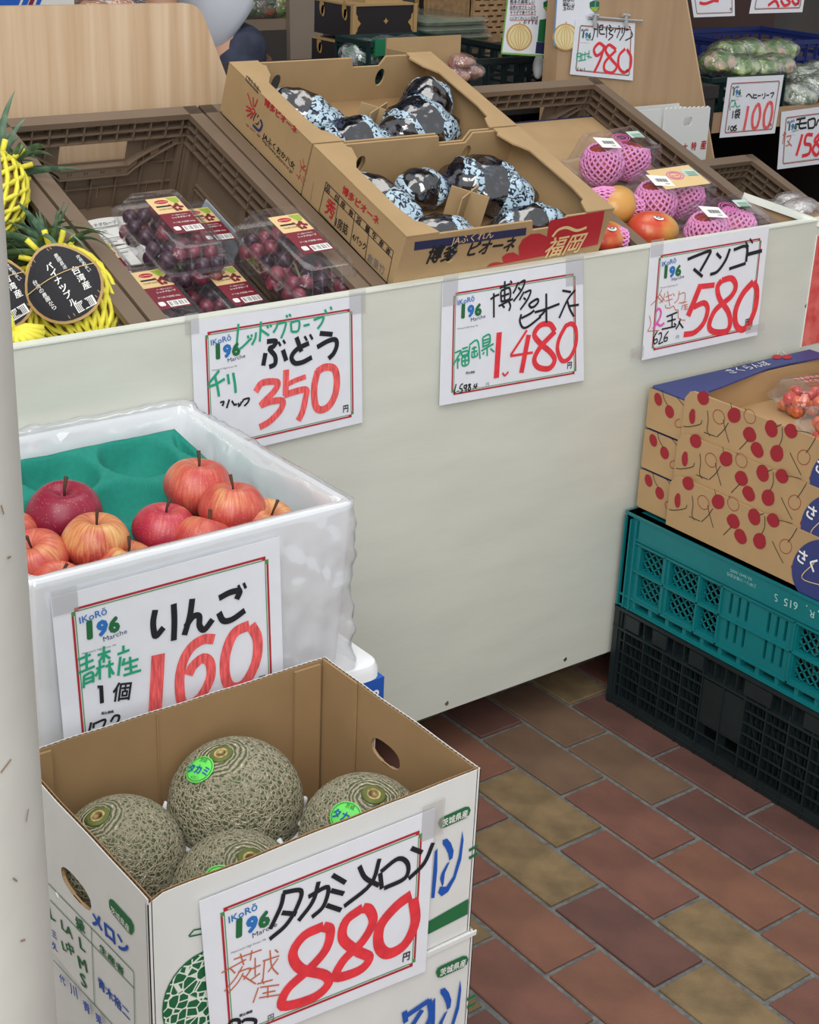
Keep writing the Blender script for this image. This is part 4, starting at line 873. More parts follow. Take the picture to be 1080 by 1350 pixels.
def front_print(t, y, x0, dy=0):
    ik = Ink(yplane(y), t, (250, 1060-0, 2.769), .0012)
    f = lambda pts: [(x+(-8 if dy else 0), yy+dy) for x, yy in pts]
    ik.poly('mgreen', f([(905, 68), (912, 52), (925, 44), (1005, 8), (1018, 8), (1024, 20), (1018, 38), (1005, 50), (925, 86), (912, 86)]))
    a, b = f([(918, 80), (1012, 40)]); ik.txt('white', '茨城県産', a, b, .01, 1.15, dz=.0005)
    ik.poly('rblue', f([(893, 172), (903, 160), (902, 240), (892, 340), (880, 342), (886, 260)]))
    ik.poly('rblue', f([(922, 130), (938, 124), (952, 140), (962, 168), (958, 195), (946, 205), (942, 180), (932, 158), (922, 145)]))
    ik.poly('rblue', f([(994, 95), (998, 130), (990, 200), (968, 270), (942, 318), (918, 335), (905, 322), (912, 300), (935, 300), (960, 262), (980, 190)]))
    ik.poly('rblue', f([(920, 300), (912, 270), (918, 250), (938, 215), (948, 208), (930, 250), (925, 290)]))
    if dy:
        ik.st('rblue', 20, f([(855, 205), (800, 290), (770, 330)])[0:3], f([(800, 225), (880, 170)]), f([(880, 168), (885, 230), (850, 300)]), f([(790, 150+60), (795, 250)]))
    ik.poly('mgreen', f([(868, 428), (1016, 344), (1013, 400), (864, 476)])); ik.st('mgreen', 11, f([(1018, 168), (1049, 150)]), f([(1018, 196), (1049, 178)]), sharp=True)
    ik.done({'*': 'lettering', 'mgreen': 'green_print', 'rblue': 'blue_lettering'})
front_print(mb1, BY0, 0); front_print(mb2, BY0-.003, 0, 545)
ik = Ink(yplane(BY0), mb1, (40, 1120, 3.724), .0010); c = (912, 742); pp = []
for i in range(40): a = 2*PI*i/40; pp.append((c[0]+262*math.cos(a)-10*math.sin(a), c[1]+262*math.sin(a)-40*math.cos(a)))
ik.poly('mgreen', [(c[0]+(x-c[0])*1.02, c[1]+(y-c[1])*1.02) for x, y in pp]); ik.poly('netprint', pp, dz=.0003)
ik.st('mgreen', 8, [(775, 422), (800, 392), (838, 385)], [(778, 425), (838, 412)], sharp=True)
ik.done({'mgreen': 'green_print', 'netprint': 'melon_picture'})
ik = Ink(xplane(BX0), mb1, (40, 1120, 3.724), .0010)
ik.poly('mgreen', [(390, 250), (398, 240), (412, 248), (500, 345), (512, 372), (512, 400), (500, 418), (486, 408), (405, 312), (392, 282)]); ik.txt('white', '茨城県産', (402, 300), (494, 405), .0, .9, dz=.0005)
ik.txt('rblue', 'メロン', (308, 358), (492, 528), .05, .75)
ik.st('mgreen', 5, [(92, 165), (512, 598)], [(100, 245), (515, 680)], [(512, 598), (518, 870)], [(303, 385), (320, 760)], [(118, 540), (430, 880)], sharp=True)
for s, a, b, h in (('級', (232, 378), (275, 408), 1.4), ('LA', (158, 385), (214, 440), 1.3), ('L', (248, 480), (275, 505), 1.3), ('L中', (165, 490), (222, 520), 1.3), ('M', (246, 578), (286, 604), 1.3), ('S', (256, 662), (284, 684), 1.3), ('L', (102, 335), (128, 352), 1.2), ('生産者', (345, 490), (465, 618), 1.1)): ik.txt('mgreen', s, a, b, .02, h*.5)
for s, a, b in (('青木裕二', (338, 665), (494, 838)), ('代', (150, 640), (178, 668)), ('川', (204, 700), (238, 728)), ('青', (268, 780), (300, 808)), ('果', (328, 838), (360, 866)), ('三', (112, 420), (134, 440)), ('久', (114, 480), (138, 500))): ik.txt('rblue', s, a, b, .02, .8)
ik.done({'*': 'lettering', 'mgreen': 'green_lettering', 'rblue': 'blue_lettering'})
# --- melons
def melon_mat():
    m = bpy.data.materials.new('netted_rind'); m.use_nodes = True; nt = m.node_tree; N = nt.nodes; L = nt.links; b = N['Principled BSDF']; tc = N.new('ShaderNodeTexCoord')
    ns = N.new('ShaderNodeTexNoise'); ns.inputs['Scale'].default_value = 9; ns.inputs['Detail'].default_value = 2; L.new(tc.outputs['Object'], ns.inputs[0])
    vm = N.new('ShaderNodeVectorMath'); vm.operation = 'MULTIPLY_ADD'; vm.inputs[1].default_value = (.10, .10, .10); L.new(ns.outputs['Color'], vm.inputs[0]); L.new(tc.outputs['Object'], vm.inputs[2])
    vo = N.new('ShaderNodeTexVoronoi'); vo.feature = 'DISTANCE_TO_EDGE'; vo.inputs['Scale'].default_value = 10; L.new(vm.outputs[0], vo.inputs[0])
    v2 = N.new('ShaderNodeTexVoronoi'); v2.feature = 'DISTANCE_TO_EDGE'; v2.inputs['Scale'].default_value = 13; L.new(vm.outputs[0], v2.inputs[0])
    # rings of cracks around the stem
    sp = N.new('ShaderNodeSeparateXYZ'); L.new(vm.outputs[0], sp.inputs[0]); wv = N.new('ShaderNodeMath'); wv.operation = 'MULTIPLY'; wv.inputs[1].default_value = 150; 
    ln = N.new('ShaderNodeVectorMath'); ln.operation = 'LENGTH'; cx = N.new('ShaderNodeCombineXYZ'); L.new(sp.outputs[0], cx.inputs[0]); L.new(sp.outputs[1], cx.inputs[1]); L.new(cx.outputs[0], ln.inputs[0]); wv.inputs[1].default_value = 95; L.new(ln.outputs['Value'], wv.inputs[0])
    sn = N.new('ShaderNodeMath'); sn.operation = 'SINE'; L.new(wv.outputs[0], sn.inputs[0]); ab_ = N.new('ShaderNodeMapRange'); ab_.inputs[1].default_value = -1; ab_.inputs[2].default_value = 1; ab_.inputs[3].default_value = 0; ab_.inputs[4].default_value = .16; L.new(sn.outputs[0], ab_.inputs[0])
    zf = N.new('ShaderNodeMapRange'); zf.inputs[1].default_value = .92; zf.inputs[2].default_value = .965; L.new(sp.outputs[2], zf.inputs[0])
    mn = N.new('ShaderNodeMath'); mn.operation = 'MINIMUM'; L.new(vo.outputs[0], mn.inputs[0]); L.new(v2.outputs[0], mn.inputs[1])
    mx = N.new('ShaderNodeMix'); L.new(zf.outputs[0], mx.inputs[0]); L.new(mn.outputs[0], mx.inputs[2]); L.new(ab_.outputs[0], mx.inputs[3])
    r = N.new('ShaderNodeValToRGB'); L.new(mx.outputs[0], r.inputs[0]); e = r.color_ramp.elements; e[0].position = .075; e[0].color = lin((224, 214, 182)); e[1].position = .12; e[1].color = lin((70, 78, 46)); L.new(r.outputs[0], b.inputs['Base Color'])
    bp = N.new('ShaderNodeBump'); bp.inputs['Strength'].default_value = .8; bp.inputs['Distance'].default_value = .02; bp.invert = True; mr = N.new('ShaderNodeMapRange'); mr.inputs[1].default_value = 0; mr.inputs[2].default_value = .1; L.new(mx.outputs[0], mr.inputs[0]); L.new(mr.outputs[0], bp.inputs['Height']); L.new(bp.outputs[0], b.inputs['Normal'])
    b.inputs['Roughness'].default_value = .7; return m
m_rind = melon_mat(); MELM = MB().m(m_rind).ball((0, 0, 0), 1, 48, 36, lambda p, a, b: V((p.x, p.y, p.z*.98))).mesh('melon', True)
m_scar = mat('stem_scar', (196, 176, 118), .8, col2=(140, 112, 66), vs=160); m_scarg = mat('stem_green', (92, 104, 44), .7, var=.2, vs=80); m_sty = mat('foam_net_white', (232, 234, 238), .7)
def melon(px, py, rpx, stem, stick, label, pl):
    c = pl.at(px, py); d = (c-CAM).dot(_f); r = rpx*d/FPX
    def hit(x, y):      # direction from the centre to the point of the skin seen at that pixel
        q = ray(x, y); A = q.dot(q); o2 = CAM-c; B = 2*o2.dot(q); C_ = o2.dot(o2)-r*r; D = max(0, B*B-4*A*C_); return (CAM+q*((-B-math.sqrt(D))/(2*A))-c).normalized()
    s = hit(*stem); R3 = s.to_track_quat('Z', 'Y').to_matrix().to_4x4(); M = Matrix.Translation(c)@R3
    t = thing('melon', label, 'melon', M, 'netted melons in the open box')
    inst(MELM, 'rind', t, Matrix.Scale(r, 4))
    mb = MB().m(m_scarg); mb.loft([[V((k*math.cos(i*PI/8), k*math.sin(i*PI/8), z)) for i in range(16)] for k, z in ((.0135, r*.965), (.0125, r*.985), (.0085, r*.992))], cap1=False)
    mb.m(m_scar).loft([[V((k*math.cos(i*PI/8), k*math.sin(i*PI/8), z)) for i in range(16)] for k, z in ((.0085, r*.992), (.007, r*.998), (.004, r*.985), (.002, r*.99))])
    build(mb, 'stem_scar', t, smooth=True)
    n = hit(*stick); side = (CR-n*CR.dot(n)).normalized(); side = (side*math.cos(.45)+n.cross(side)*math.sin(-.45)).normalized(); up = n.cross(side)
    def sp(x, y, h): q = n*r+side*x+up*y; return c+q.normalized()*(r*.985+h)
    mb = MB().m(INK['lime']); K = 24
    for (r0, r1, h, ink) in ((0, .0165, .0022, 'lime'), (.0142, .0150, .0026, 'mgreen')):
        mb.m(INK[ink])
        for i in range(K):
            a, b = 2*PI*i/K, 2*PI*(i+1)/K; e = 1.12
            for ra, rb in (((0, .006), (.006, .011), (.011, r1)) if r0 == 0 else ((r0, r1),)): mb.add([sp(ra*math.cos(a)*e, ra*math.sin(a), h), sp(rb*math.cos(a)*e, rb*math.sin(a), h), sp(rb*math.cos(b)*e, rb*math.sin(b), h), sp(ra*math.cos(b)*e, ra*math.sin(b), h)], [(0, 1, 2, 3)])
    st = build(mb, 'sticker', t, world=True, smooth=True)
    mb = MB()
    for ink, tx, x, y, w in (('rblue', 'タカミ', -.0145, -.0055, .029), ('mgreen', '茨城', -.005, .0085, .010), ('mgreen', 'メロン', -.006, -.0125, .012)):
        g = text2d(tx, .03 if ink == 'rblue' else 0); xs = [q[0] for q in g[0]]; k = w/(max(xs)-min(xs)); mb.m(INK[ink]).add([sp(x+(q[0]-min(xs))*k, y+q[1]*k*1.1, .0032+tz(q)) for q in g[0]], g[1])
    build(mb, 'lettering', st, world=True)
    # white foam sleeve: stubby fingers round the lower half
    mb = MB().m(m_sty); mb2_ = 26
    for ring, zz in enumerate((-.020, -.038)):
        rad = math.sqrt(max(r*r-zz*zz, 0))+.003; m_ = 20
        mb.tube([c+V((rad*math.cos(2*PI*i/40), rad*math.sin(2*PI*i/40), zz)) for i in range(41)], .003, 5, False)
    for i in range(mb2_):
        if noise.noise(V((i*1.7, px*.1, 3))) < -.05: continue
        a = 2*PI*(i+.6*noise.noise(V((i*2.1, px, 5))))/mb2_; rad = r+.002; p = c+V((rad*math.cos(a), rad*math.sin(a), -.030)); hgt = .018+.026*noise.noise(V((i*3.3, px, 1)))
        mb.tube([p, p+V((.002*math.cos(a), .002*math.sin(a), hgt)), p+V((.003*math.cos(a*3), .003*math.sin(a*3), hgt+.006))], [.0034, .0036, .0030], 6)
    build(mb, 'foam_sleeve', t, world=True, smooth=True)
melon(160, 1132, 85, (128, 1075), (93, 1108), 'netted melon nearest the white post, at the left of the open box', xplane(-1.219))
melon(311, 1060, 90, (291, 992), (263, 1014), 'netted melon at the back of the open box', yplane(-.452))
melon(479, 1104, 86, (493, 1046), (456, 1076), 'netted melon at the right, with its sticker facing the viewer', yplane(-.586))
melon(313, 1182, 88, (331, 1131), (290, 1162), 'netted melon in front, right behind the price card reading 880', yplane(-.588))
# --- melon card 880
k = card('white price card reading 880, hung over the front of the melon box', tilted(BY0-.005, -1.0, .58, -.01), [(262.6, 1188.5), (574, 1065.4), (561, 1280.5), (281, 1393)], None, (250, 1060, 2.769), tapes=((.262, -.008, .03, .04),))
RD = 'red'
k.st(B, 17, [(342, 325), (330, 375), (292, 455)], [(338, 322), (405, 315), (390, 375), (350, 440), (290, 492)], [(335, 395), (388, 400)], [(432, 338), (503, 302), (488, 370), (445, 412)], [(470, 282), (448, 355), (396, 425)], [(520, 258), (568, 286)], [(514, 314), (562, 326)], [(498, 368), (552, 386)])
k.st(B, 17, [(692, 198), (660, 290), (562, 372)], [(618, 225), (640, 268), (690, 296)], [(694, 250), (700, 308)], [(696, 246), (760, 198), (795, 218), (785, 268), (708, 306)], [(808, 160), (848, 176)], [(888, 140), (855, 215), (798, 272)])
k.st('brown', 5, [(160, 566), (262, 530)], [(184, 545), (196, 586)], [(226, 532), (220, 570)], [(115, 615), (160, 590), (205, 565)], [(148, 600), (165, 616)], [(192, 590), (165, 635), (125, 682)], [(175, 612), (222, 598), (195, 640)], [(195, 615), (175, 650), (140, 688)], [(192, 625), (240, 655)], [(215, 605), (258, 586)], [(238, 560), (238, 625)], [(220, 642), (256, 616)], [(265, 572), (326, 552)], [(272, 572), (266, 640)], [(292, 532), (298, 590), (322, 620)], [(310, 530), (322, 540)], [(322, 562), (285, 612)],
     [(245, 656), (302, 640)], [(262, 640), (270, 655)], [(250, 668), (230, 724)], [(256, 668), (326, 658)], [(264, 690), (312, 680)], [(284, 662), (284, 705)], [(252, 706), (328, 694)])
k.st(RD, 36, [(485, 445), (415, 480), (375, 545), (405, 600), (490, 622), (505, 655), (450, 705), (340, 735), (355, 675), (430, 605), (495, 530), (512, 460), (485, 445)], [(630, 378), (570, 425), (558, 490), (610, 535), (655, 560), (620, 605), (535, 630), (560, 570), (630, 500), (668, 430), (655, 385), (630, 378)]); k.st(RD, 40, [(808, 330), (750, 375), (695, 445), (690, 515), (725, 545), (785, 510), (822, 430), (815, 345)])
k.st(B, 13, [(138, 812), (152, 790), (178, 788), (176, 815), (150, 830)], [(188, 796), (205, 785), (240, 790), (225, 830)]); k.txt(B, '税込価格', (180, 776), (228, 758), .02); k.txt('grey', '円', (284, 794), (306, 784), .02, 1.2)
k.done(INKN)
# ================================================================== CLAMSHELLS OF GRAPES
m_clear = film('clear_plastic', base=.030, rough=.05, diff=.025, tint=(250, 250, 251))
m_rg = mat('red_grape', (142, 58, 76), .35, col2=(96, 36, 56), vs=1.4, spec=.6); m_rg2 = mat('purple_grape', (74, 42, 60), .35, col2=(48, 28, 44), vs=1.4)
m_gstem = mat('grape_stem', (126, 130, 84), .8)
RGM = [MB().m(x).ball((0, 0, 0), 1, 14, 10).mesh('grape', True) for x in (m_rg, m_rg2)]
def shell_rings(W, D, r, prof): return [rrect(W-2*i, D-2*i, max(r-i*.6, .004), z, 5) for i, z in prof]
def ridged_lid(mb, W, D, z0, H):
    mb.loft(shell_rings(W, D, .022, [(-.005, z0), (-.005, z0+.0015), (.003, z0+.002), (.005, z0+H*.35), (.007, z0+H*.38), (.009, z0+H*.62), (.012, z0+H*.66), (.016, z0+H*.97), (.020, z0+H)]), cap0=False)
    for s in (-1, 1):
        for i in range(5):
            x = (-.3+.15*i)*W; mb.tube([(x, s*(D/2-.003), z0+.004), (x, s*(D/2-.010), z0+H*.55), (x, s*(D/2-.019), z0+H)], .0012, 5)
        for i in range(7):
            y = (-.36+.12*i)*D; mb.tube([(s*(W/2-.003), y, z0+.004), (s*(W/2-.010), y, z0+H*.55), (s*(W/2-.019), y, z0+H)], .0010, 5)
def grape_label(par, W, D, z, curved=0):
    k = D/.19; w, h = .054*k, .098*k; y1 = D*.30; y0 = y1-h; x0 = -w*.42
    M = Matrix.Translation((x0, y0, z)); I = MB()
    I.m(INK['bordeaux']); lrect(I, 0, 0, w, h*.56, M); I.m(INK['cream']); lrect(I, 0, h*.56, w, h, M)
    o = build(I, 'label', par); J = MB()
    J.m(INK['crimson']); lpoly(J, oval(w*.40, h*.88, w*.22, h*.055, 18), M, .0003); J.m(INK['white']); ltxt(J, 'Del Monte', w*.23, h*.865, w*.34, M@Matrix.Translation((0, 0, .0005)), .0, .8)
    J.m(INK['black']); lrect(J, w*.12, h*.735, w*.62, h*.775, M, .0003); ltxt(J, 'GLOBE GRAPES', w*.14, h*.66, w*.5, M@Matrix.Translation((0, 0, .0003)), .0, 1.2)
    J.m(INK['bordeaux']); rr = random.Random(3)
    for i in range(16): lpoly(J, oval(w*(.72+rr.uniform(-.16, .18)), h*(.70+rr.uniform(-.09, .09)), w*.055, w*.055, 9), M, .0004+i*1e-5)
    J.m(INK['lgreen']); lpoly(J, [(w*.62, h*.98), (w*.98, h*.97), (w*.96, h*.84), (w*.78, h*.80)], M, .0003)
    J.m(INK['white']); ltxt(J, 'すっ種ありません', w*.36, h*.475, w*.5, M@Matrix.Translation((0, 0, .0003))); ltxt(J, 'レッドグローブ', w*.30, h*.40, w*.6, M@Matrix.Translation((0, 0, .0003)), .02)
    ltxt(J, 'チリ産 内容量 500g', w*.2, h*.27, w*.7, M@Matrix.Translation((0, 0, .0003))); lrect(J, w*.36, h*.03, w*.96, h*.18, M, .0003); lpoly(J, oval(w*.18, h*.13, w*.10, h*.055, 10, .5), M, .0003)
    J.m(INK['black'])
    for i in range(16):
        if i % 5 != 3: lrect(J, w*(.40+i*.033), h*.055, w*(.40+i*.033+.012+.008*(i % 3 == 0)), h*.16, M, .0005)
    build(J, 'label_print', o)
def grape_pack(u, v, w, rz, tx, ty, label, seed, W=.118, D=.190, H=.078, gi=0, n=(4, 6, 2)):
    rr = random.Random(seed); M = TM(u, v, w, rz)@Matrix.Rotation(tx, 4, 'X')@Matrix.Rotation(ty, 4, 'Y')
    t = thing('grape_punnet', label, 'grapes', M, 'clamshells of red grapes'); z0 = H*.55
    mb = MB().m(m_clear); mb.loft(shell_rings(W, D, .022, [(.016, 0), (.012, .003), (.006, z0*.6), (.003, z0-.003), (-.005, z0-.001), (-.005, z0)]), cap1=False); build(mb, 'tray', t, smooth=True, auto=50)
    mb = MB().m(m_clear); ridged_lid(mb, W, D, z0+.0005, H-z0); build(mb, 'lid', t, smooth=True, auto=50)
    mb = MB().m(m_clear).tube([(-.02, -D/2-.004, z0), (-.015, -D/2-.016, z0+.001), (.015, -D/2-.016, z0+.001), (.02, -D/2-.004, z0)], .0022, 6); build(mb, 'tab', t, smooth=True)
    grape_label(t, W, D, H+.0006)
    r = .0128; gx = (W-.040)/(n[0]-1)
    for k in range(n[2]):
        for j in range(n[1]):
            for i in range(n[0]):
                if rr.random() < .10: continue
                x = -W/2+.020+i*gx+rr.uniform(-.003, .003)+(.004 if j % 2 else -.002); y = -D/2+.022+j*(D-.044)/(n[1]-1)+rr.uniform(-.004, .004); z = .016+k*.022+rr.uniform(-.003, .003); q = r*rr.uniform(.88, 1.06)
                inst(RGM[(rr.random() < .35) ^ gi], 'grape', t, Matrix.Translation((x, y, z))@Matrix.Rotation(rr.uniform(0, 3), 4, 'X')@Matrix.Diagonal((q, q*1.08, q, 1)))
    mb = MB().m(m_gstem).tube([(-.01, -.05, .02), (.0, .0, .035), (.01, .06, .03)], .0018, 5); build(mb, 'stalk', t)
grape_pack(-.678, .292, -.028, .02, 0, 0, 'topmost clamshell of dark grapes resting across two lower clamshells', 1, gi=1, n=(4, 6, 2))
grape_pack(-.540, .155, .000, .04, 0, 0, 'clamshell of bright red grapes nearest the tan grape carton', 2, W=.122, D=.200, H=.085)
grape_pack(-.748, .190, -.086, .02, 0, 0, 'lower clamshell of dark grapes beside the pineapple crate rail', 3, gi=1, W=.112)
grape_pack(-.625, .180, -.092, .03, 0, 0, 'lower clamshell of dark grapes in the middle, just behind the white counter front', 4, gi=1, W=.112)
grape_pack(-.775, .310, -.112, .0, 0, 0, 'nearly empty looking clamshell behind, half covering the delivery slip', 5, gi=0, W=.112, n=(4, 5, 1))
grape_pack(-.560, .375, -.112, .0, 0, 0, 'clamshell of grapes at the bottom, peeking out between the two upper clamshells', 6, gi=0, W=.112, n=(4, 5, 1))
grape_pack(-.540, .150, -.112, .0, 0, 0, 'clamshell of grapes hidden under the bright red one', 7, gi=0, W=.020+.06, D=.18, n=(2, 6, 1)) if 0 else None
# delivery slip
mb = MB().m(INK['white']); Ms = TM(-.70, .47, -.108, .08)
mb.grid(lambda s, t: V((-.09+.18*s, -.07+.13*t, .003*math.sin(s*7+t*3)+.004*(t > .95))), 12, 10); sl = build(mb, 'delivery_slip', M=Ms, smooth=True); tag(sl, 'crumpled white printed delivery slip on the bottom of the left brown crate', 'paper')
mb = MB().m(INK['grey'])
for i in range(8): lrect(mb, -.07+.005*(i % 2), .035-.011*i, .06-.03*(i % 3), .037-.011*i, Matrix.Translation((0, 0, .0055)))
ltxt(mb, '納品書 ぶどう レッドグローブ', -.06, .042, .12, Matrix.Translation((0, 0, .0055)), .01)
build(mb, 'fine_print', sl)
mb = MB().m(mat('pale_blue_card', (176, 188, 196), .6)).box(-.0015, .0015, -.07, .06, -.001, .055); Mb = TM(-.512, .43, -.106)@Matrix.Rotation(.35, 4, 'Y'); tag(build(mb, 'liner_card', M=Mb), 'pale blue card leaning on the right wall of the left brown crate', 'card')
# ================================================================== MANGOES
m_pink = mat('pink_foam_net', (232, 152, 206), .7, sss=.0)
def mango_mat(name, a, b, c, axis=0):
    m = bpy.data.materials.new(name); m.use_nodes = True; nt = m.node_tree; N = nt.nodes; L = nt.links; tc = N.new('ShaderNodeTexCoord'); ns = N.new('ShaderNodeTexNoise'); ns.inputs['Scale'].default_value = 1.3
    L.new(tc.outputs['Object'], ns.inputs[0]); sp = N.new('ShaderNodeSeparateXYZ'); L.new(tc.outputs['Object'], sp.inputs[0]); md = N.new('ShaderNodeMath'); md.operation = 'MULTIPLY_ADD'; md.inputs[1].default_value = .28; L.new(sp.outputs[axis], md.inputs[0]); L.new(ns.outputs[0], md.inputs[2])
    r = N.new('ShaderNodeValToRGB'); L.new(md.outputs[0], r.inputs[0]); e = r.color_ramp.elements; e[0].position = .3; e[0].color = lin(a); e[1].position = .72; e[1].color = lin(c); x = e.new(.5); x.color = lin(b); L.new(r.outputs[0], N['Principled BSDF'].inputs['Base Color']); N['Principled BSDF'].inputs['Roughness'].default_value = .4; N['Principled BSDF'].inputs['Coat Weight'].default_value = .2; return m
MG = [mango_mat('mango_red', (170, 44, 40), (196, 70, 46), (214, 120, 60)), mango_mat('mango_blush', (202, 72, 50), (214, 126, 62), (206, 158, 76)), mango_mat('mango_gold', (206, 150, 76), (200, 158, 82), (150, 140, 70))]
def mango_fn(p, a, b): s = p.x; return V((p.x*(1+.05*p.y), p.y*(1-.10*s), p.z*(1-.06*s)))
MGM = [MB().m(x).ball((0, 0, 0), 1, 32, 20, mango_fn).mesh('mango', True) for x in MG]
def net(mb, c, r, R3, t0, t1, n=17, w=.0022, twist=2.0, ph=0):
    for d in (1, -1):
        for k in range(n):
            a0 = 2*PI*k/n; pts = []
            for i in range(19):
                s = i/18; b = t0+(t1-t0)*s; a = a0+d*twist*s*1.0; q = V((r[0]*math.sin(b)*math.cos(a), r[1]*math.sin(b)*math.sin(a), r[2]*math.cos(b)))
                q = q*(1.045+.02*math.sin(s*PI*9+(0 if d > 0 else PI))); pts.append(V(c)+R3@q)
            mb.tube(pts, w, 4, False)
    rim = [V(c)+R3@(V((r[0]*math.sin(t0)*math.cos(a), r[1]*math.sin(t0)*math.sin(a), r[2]*math.cos(t0)))*1.06*(1+.03*math.cos(17*a))) for a in [2*PI*i/68 for i in range(69)]]
    mb.tube(rim, w*1.1, 4, False)
def mango(M, sz, kind, label, netdir=None, t0=.75, name='mango', stick=False):
    t = thing(name, label, 'mango', M, 'mangoes in the right brown crate'); inst(MGM[kind], 'mango_skin', t, Matrix.Diagonal((*sz, 1)))
    if netdir is not None:
        R3 = V(netdir).to_track_quat('Z', 'Y').to_matrix(); e = [abs(V(netdir).normalized().dot(V(q))) for q in ((1, 0, 0), (0, 1, 0), (0, 0, 1))]
        ra = sz[0]*e[0]+sz[1]*e[1]+sz[2]*e[2]; rb = (sz[0]+sz[1]+sz[2]-ra)/2
        mb = MB().m(m_pink); net(mb, (0, 0, 0), (rb, rb, ra), R3, t0, PI-.15, 18, .0019); build(mb, 'foam_net', t, smooth=True)
    if stick:
        mb = MB().m(INK['white']); s = sz; 
        q = V((-.15*s[0], -.25*s[1], .955*s[2])); mb.loft([[q*1.02+V((.010*k*math.cos(i*PI/7), .008*k*math.sin(i*PI/7), -.0006*k*k)) for i in range(14)] for k in (.01, .6, 1)], cap1=False, cap0=False); mb.m(INK['grey']); mb.loft([[q*1.025+V((.006*k*math.cos(i*PI/7), .004*k*math.sin(i*PI/7), .0002)) for i in range(14)] for k in (.5, 1)], cap1=False, cap0=False); build(mb, 'sticker', t)
    return t
def at_w(px, py, w, rz=0):
    p = tplane(w).at(px, py); return Matrix.Translation(p)@Matrix.Rotation(TH, 4, 'X')@Matrix.Rotation(rz, 4, 'Z')
mango(at_w(814, 270, .050, .5), (.046, .036, .033), 2, 'gold green mango in a pink foam net next to the tan grape carton', (.55, -.65, -.15), .85)
mango(at_w(862, 304, .044, -.25), (.050, .037, .034), 1, 'bare orange and red mango with a round sticker on top', stick=True)
mango(at_w(799, 313, .060, .2), (.044, .032, .026), 1, 'red orange mango half in a pink net at the corner of the red printed carton', (.8, -.5, -.1), 1.0, stick=True)
def mango_pack(px, py, wtop, rz, label, seed, kinds, W=.170, D=.112, H=.088, lab=None):
    p = tplane(wtop).at(px, py); M = Matrix.Translation(p-EW*H)@Matrix.Rotation(TH, 4, 'X')@Matrix.Rotation(rz, 4, 'Z')
    t = thing('mango_pack', label, 'packed mangoes', M, 'clear packs of mangoes in pink nets'); z0 = .020
    mb = MB().m(m_clear); mb.loft(shell_rings(W, D, .012, [(.010, 0), (.006, .003), (.002, z0-.002), (-.006, z0-.001), (-.006, z0)]), cap1=False); build(mb, 'tray', t, smooth=True, auto=40)
    mb = MB().m(m_clear); mb.loft(shell_rings(W, D, .012, [(-.006, z0+.0006), (-.006, z0+.002), (.001, z0+.003), (.008, z0+.03), (.012, H-.010), (.015, H-.002), (.020, H)]), cap0=False)
    for s in (-1, 1):
        for x in (-.05, -.045, .0, .005, .045, .050): mb.tube([(x, s*(D/2-.001), z0+.004), (x, s*(D/2-.011), H-.014), (x, s*(D/2-.020), H)], .0009, 5)
    build(mb, 'lid', t, smooth=True, auto=40)
    for i, k in enumerate(kinds):
        x = (-.036 if i == 0 else .040); sz = (.038, .036, .034); o = inst(MGM[k], 'mango', t, Matrix.Translation((x, 0, .040))@Matrix.Diagonal((*sz, 1)))
        mb = MB().m(m_pink); net(mb, (x, 0, .040), (.0385, .0385, .038), Matrix.Rotation(.25*(1 if i else -1), 3, 'Y')@Matrix.Rotation(-.3, 3, 'X'), .62 if k != 0 or i == 0 else .9, PI-.2, 20, .0025); build(mb, 'foam_net', t, smooth=True)
    J = MB(); Z = H+.0008; I4 = Matrix()
    if lab: J.m(INK['cream']); lpoly(J, [(-.060, -.030), (.058, -.034), (.062, .032), (-.052, .034)], I4, Z-.0003)
    J.m(INK['white']); lpoly(J, [(-.072, -.014), (-.030, -.026), (-.022, .008), (-.064, .022)], I4, Z)
    J.m(INK['black']); M2 = Matrix.Translation((-.058, -.004, Z+.0003))@Matrix.Rotation(-.26, 4, 'Z')
    for i in range(12): lrect(J, i*.0021, 0, i*.0021+(.0013 if i % 3 else .0007), .011, M2)
    ltxt(J, '¥580', .014, -.008, .010, M2)
    J.m(mat('label_mint', (190, 212, 202), .6)); lpoly(J, [(.024, .000), (.056, -.006), (.060, .018), (.028, .022)], I4, Z)
    J.m(INK['mgreen'])
    for i in range(4): lrect(J, .030, .002+i*.004, .054, .0035+i*.004, Matrix.Translation((0, 0, Z+.0003))@Matrix.Rotation(-.12, 4, 'Z'))
    J.m(INK['pink'])
    for rr_ in (.016, .011):
        a = [V((rr_*1.25*math.cos(q), rr_*.8*math.sin(q)+.006, Z+.0002)) for q in [2*PI*i/24 for i in range(25)]]; ribbon(J, a, .0018, V((0, 0, 1)), True)
    ltxt(J, 'マンゴー', -.010, .003, .020, Matrix.Translation((0, 0, Z+.0004)), .03)
    build(J, 'label', t)
mango_pack(822, 184, .091, .08, 'clear pack of pink netted mangoes, farthest back at the crate corner', 1, (0, 0))
mango_pack(893, 234, .091, .04, 'clear pack of mangoes with a yellow patterned label, second of three', 2, (0, 0), lab=True)
mango_pack(962, 275, .084, .03, 'clear pack of pink netted mangoes, right behind the price card reading 580', 3, (0, 1))
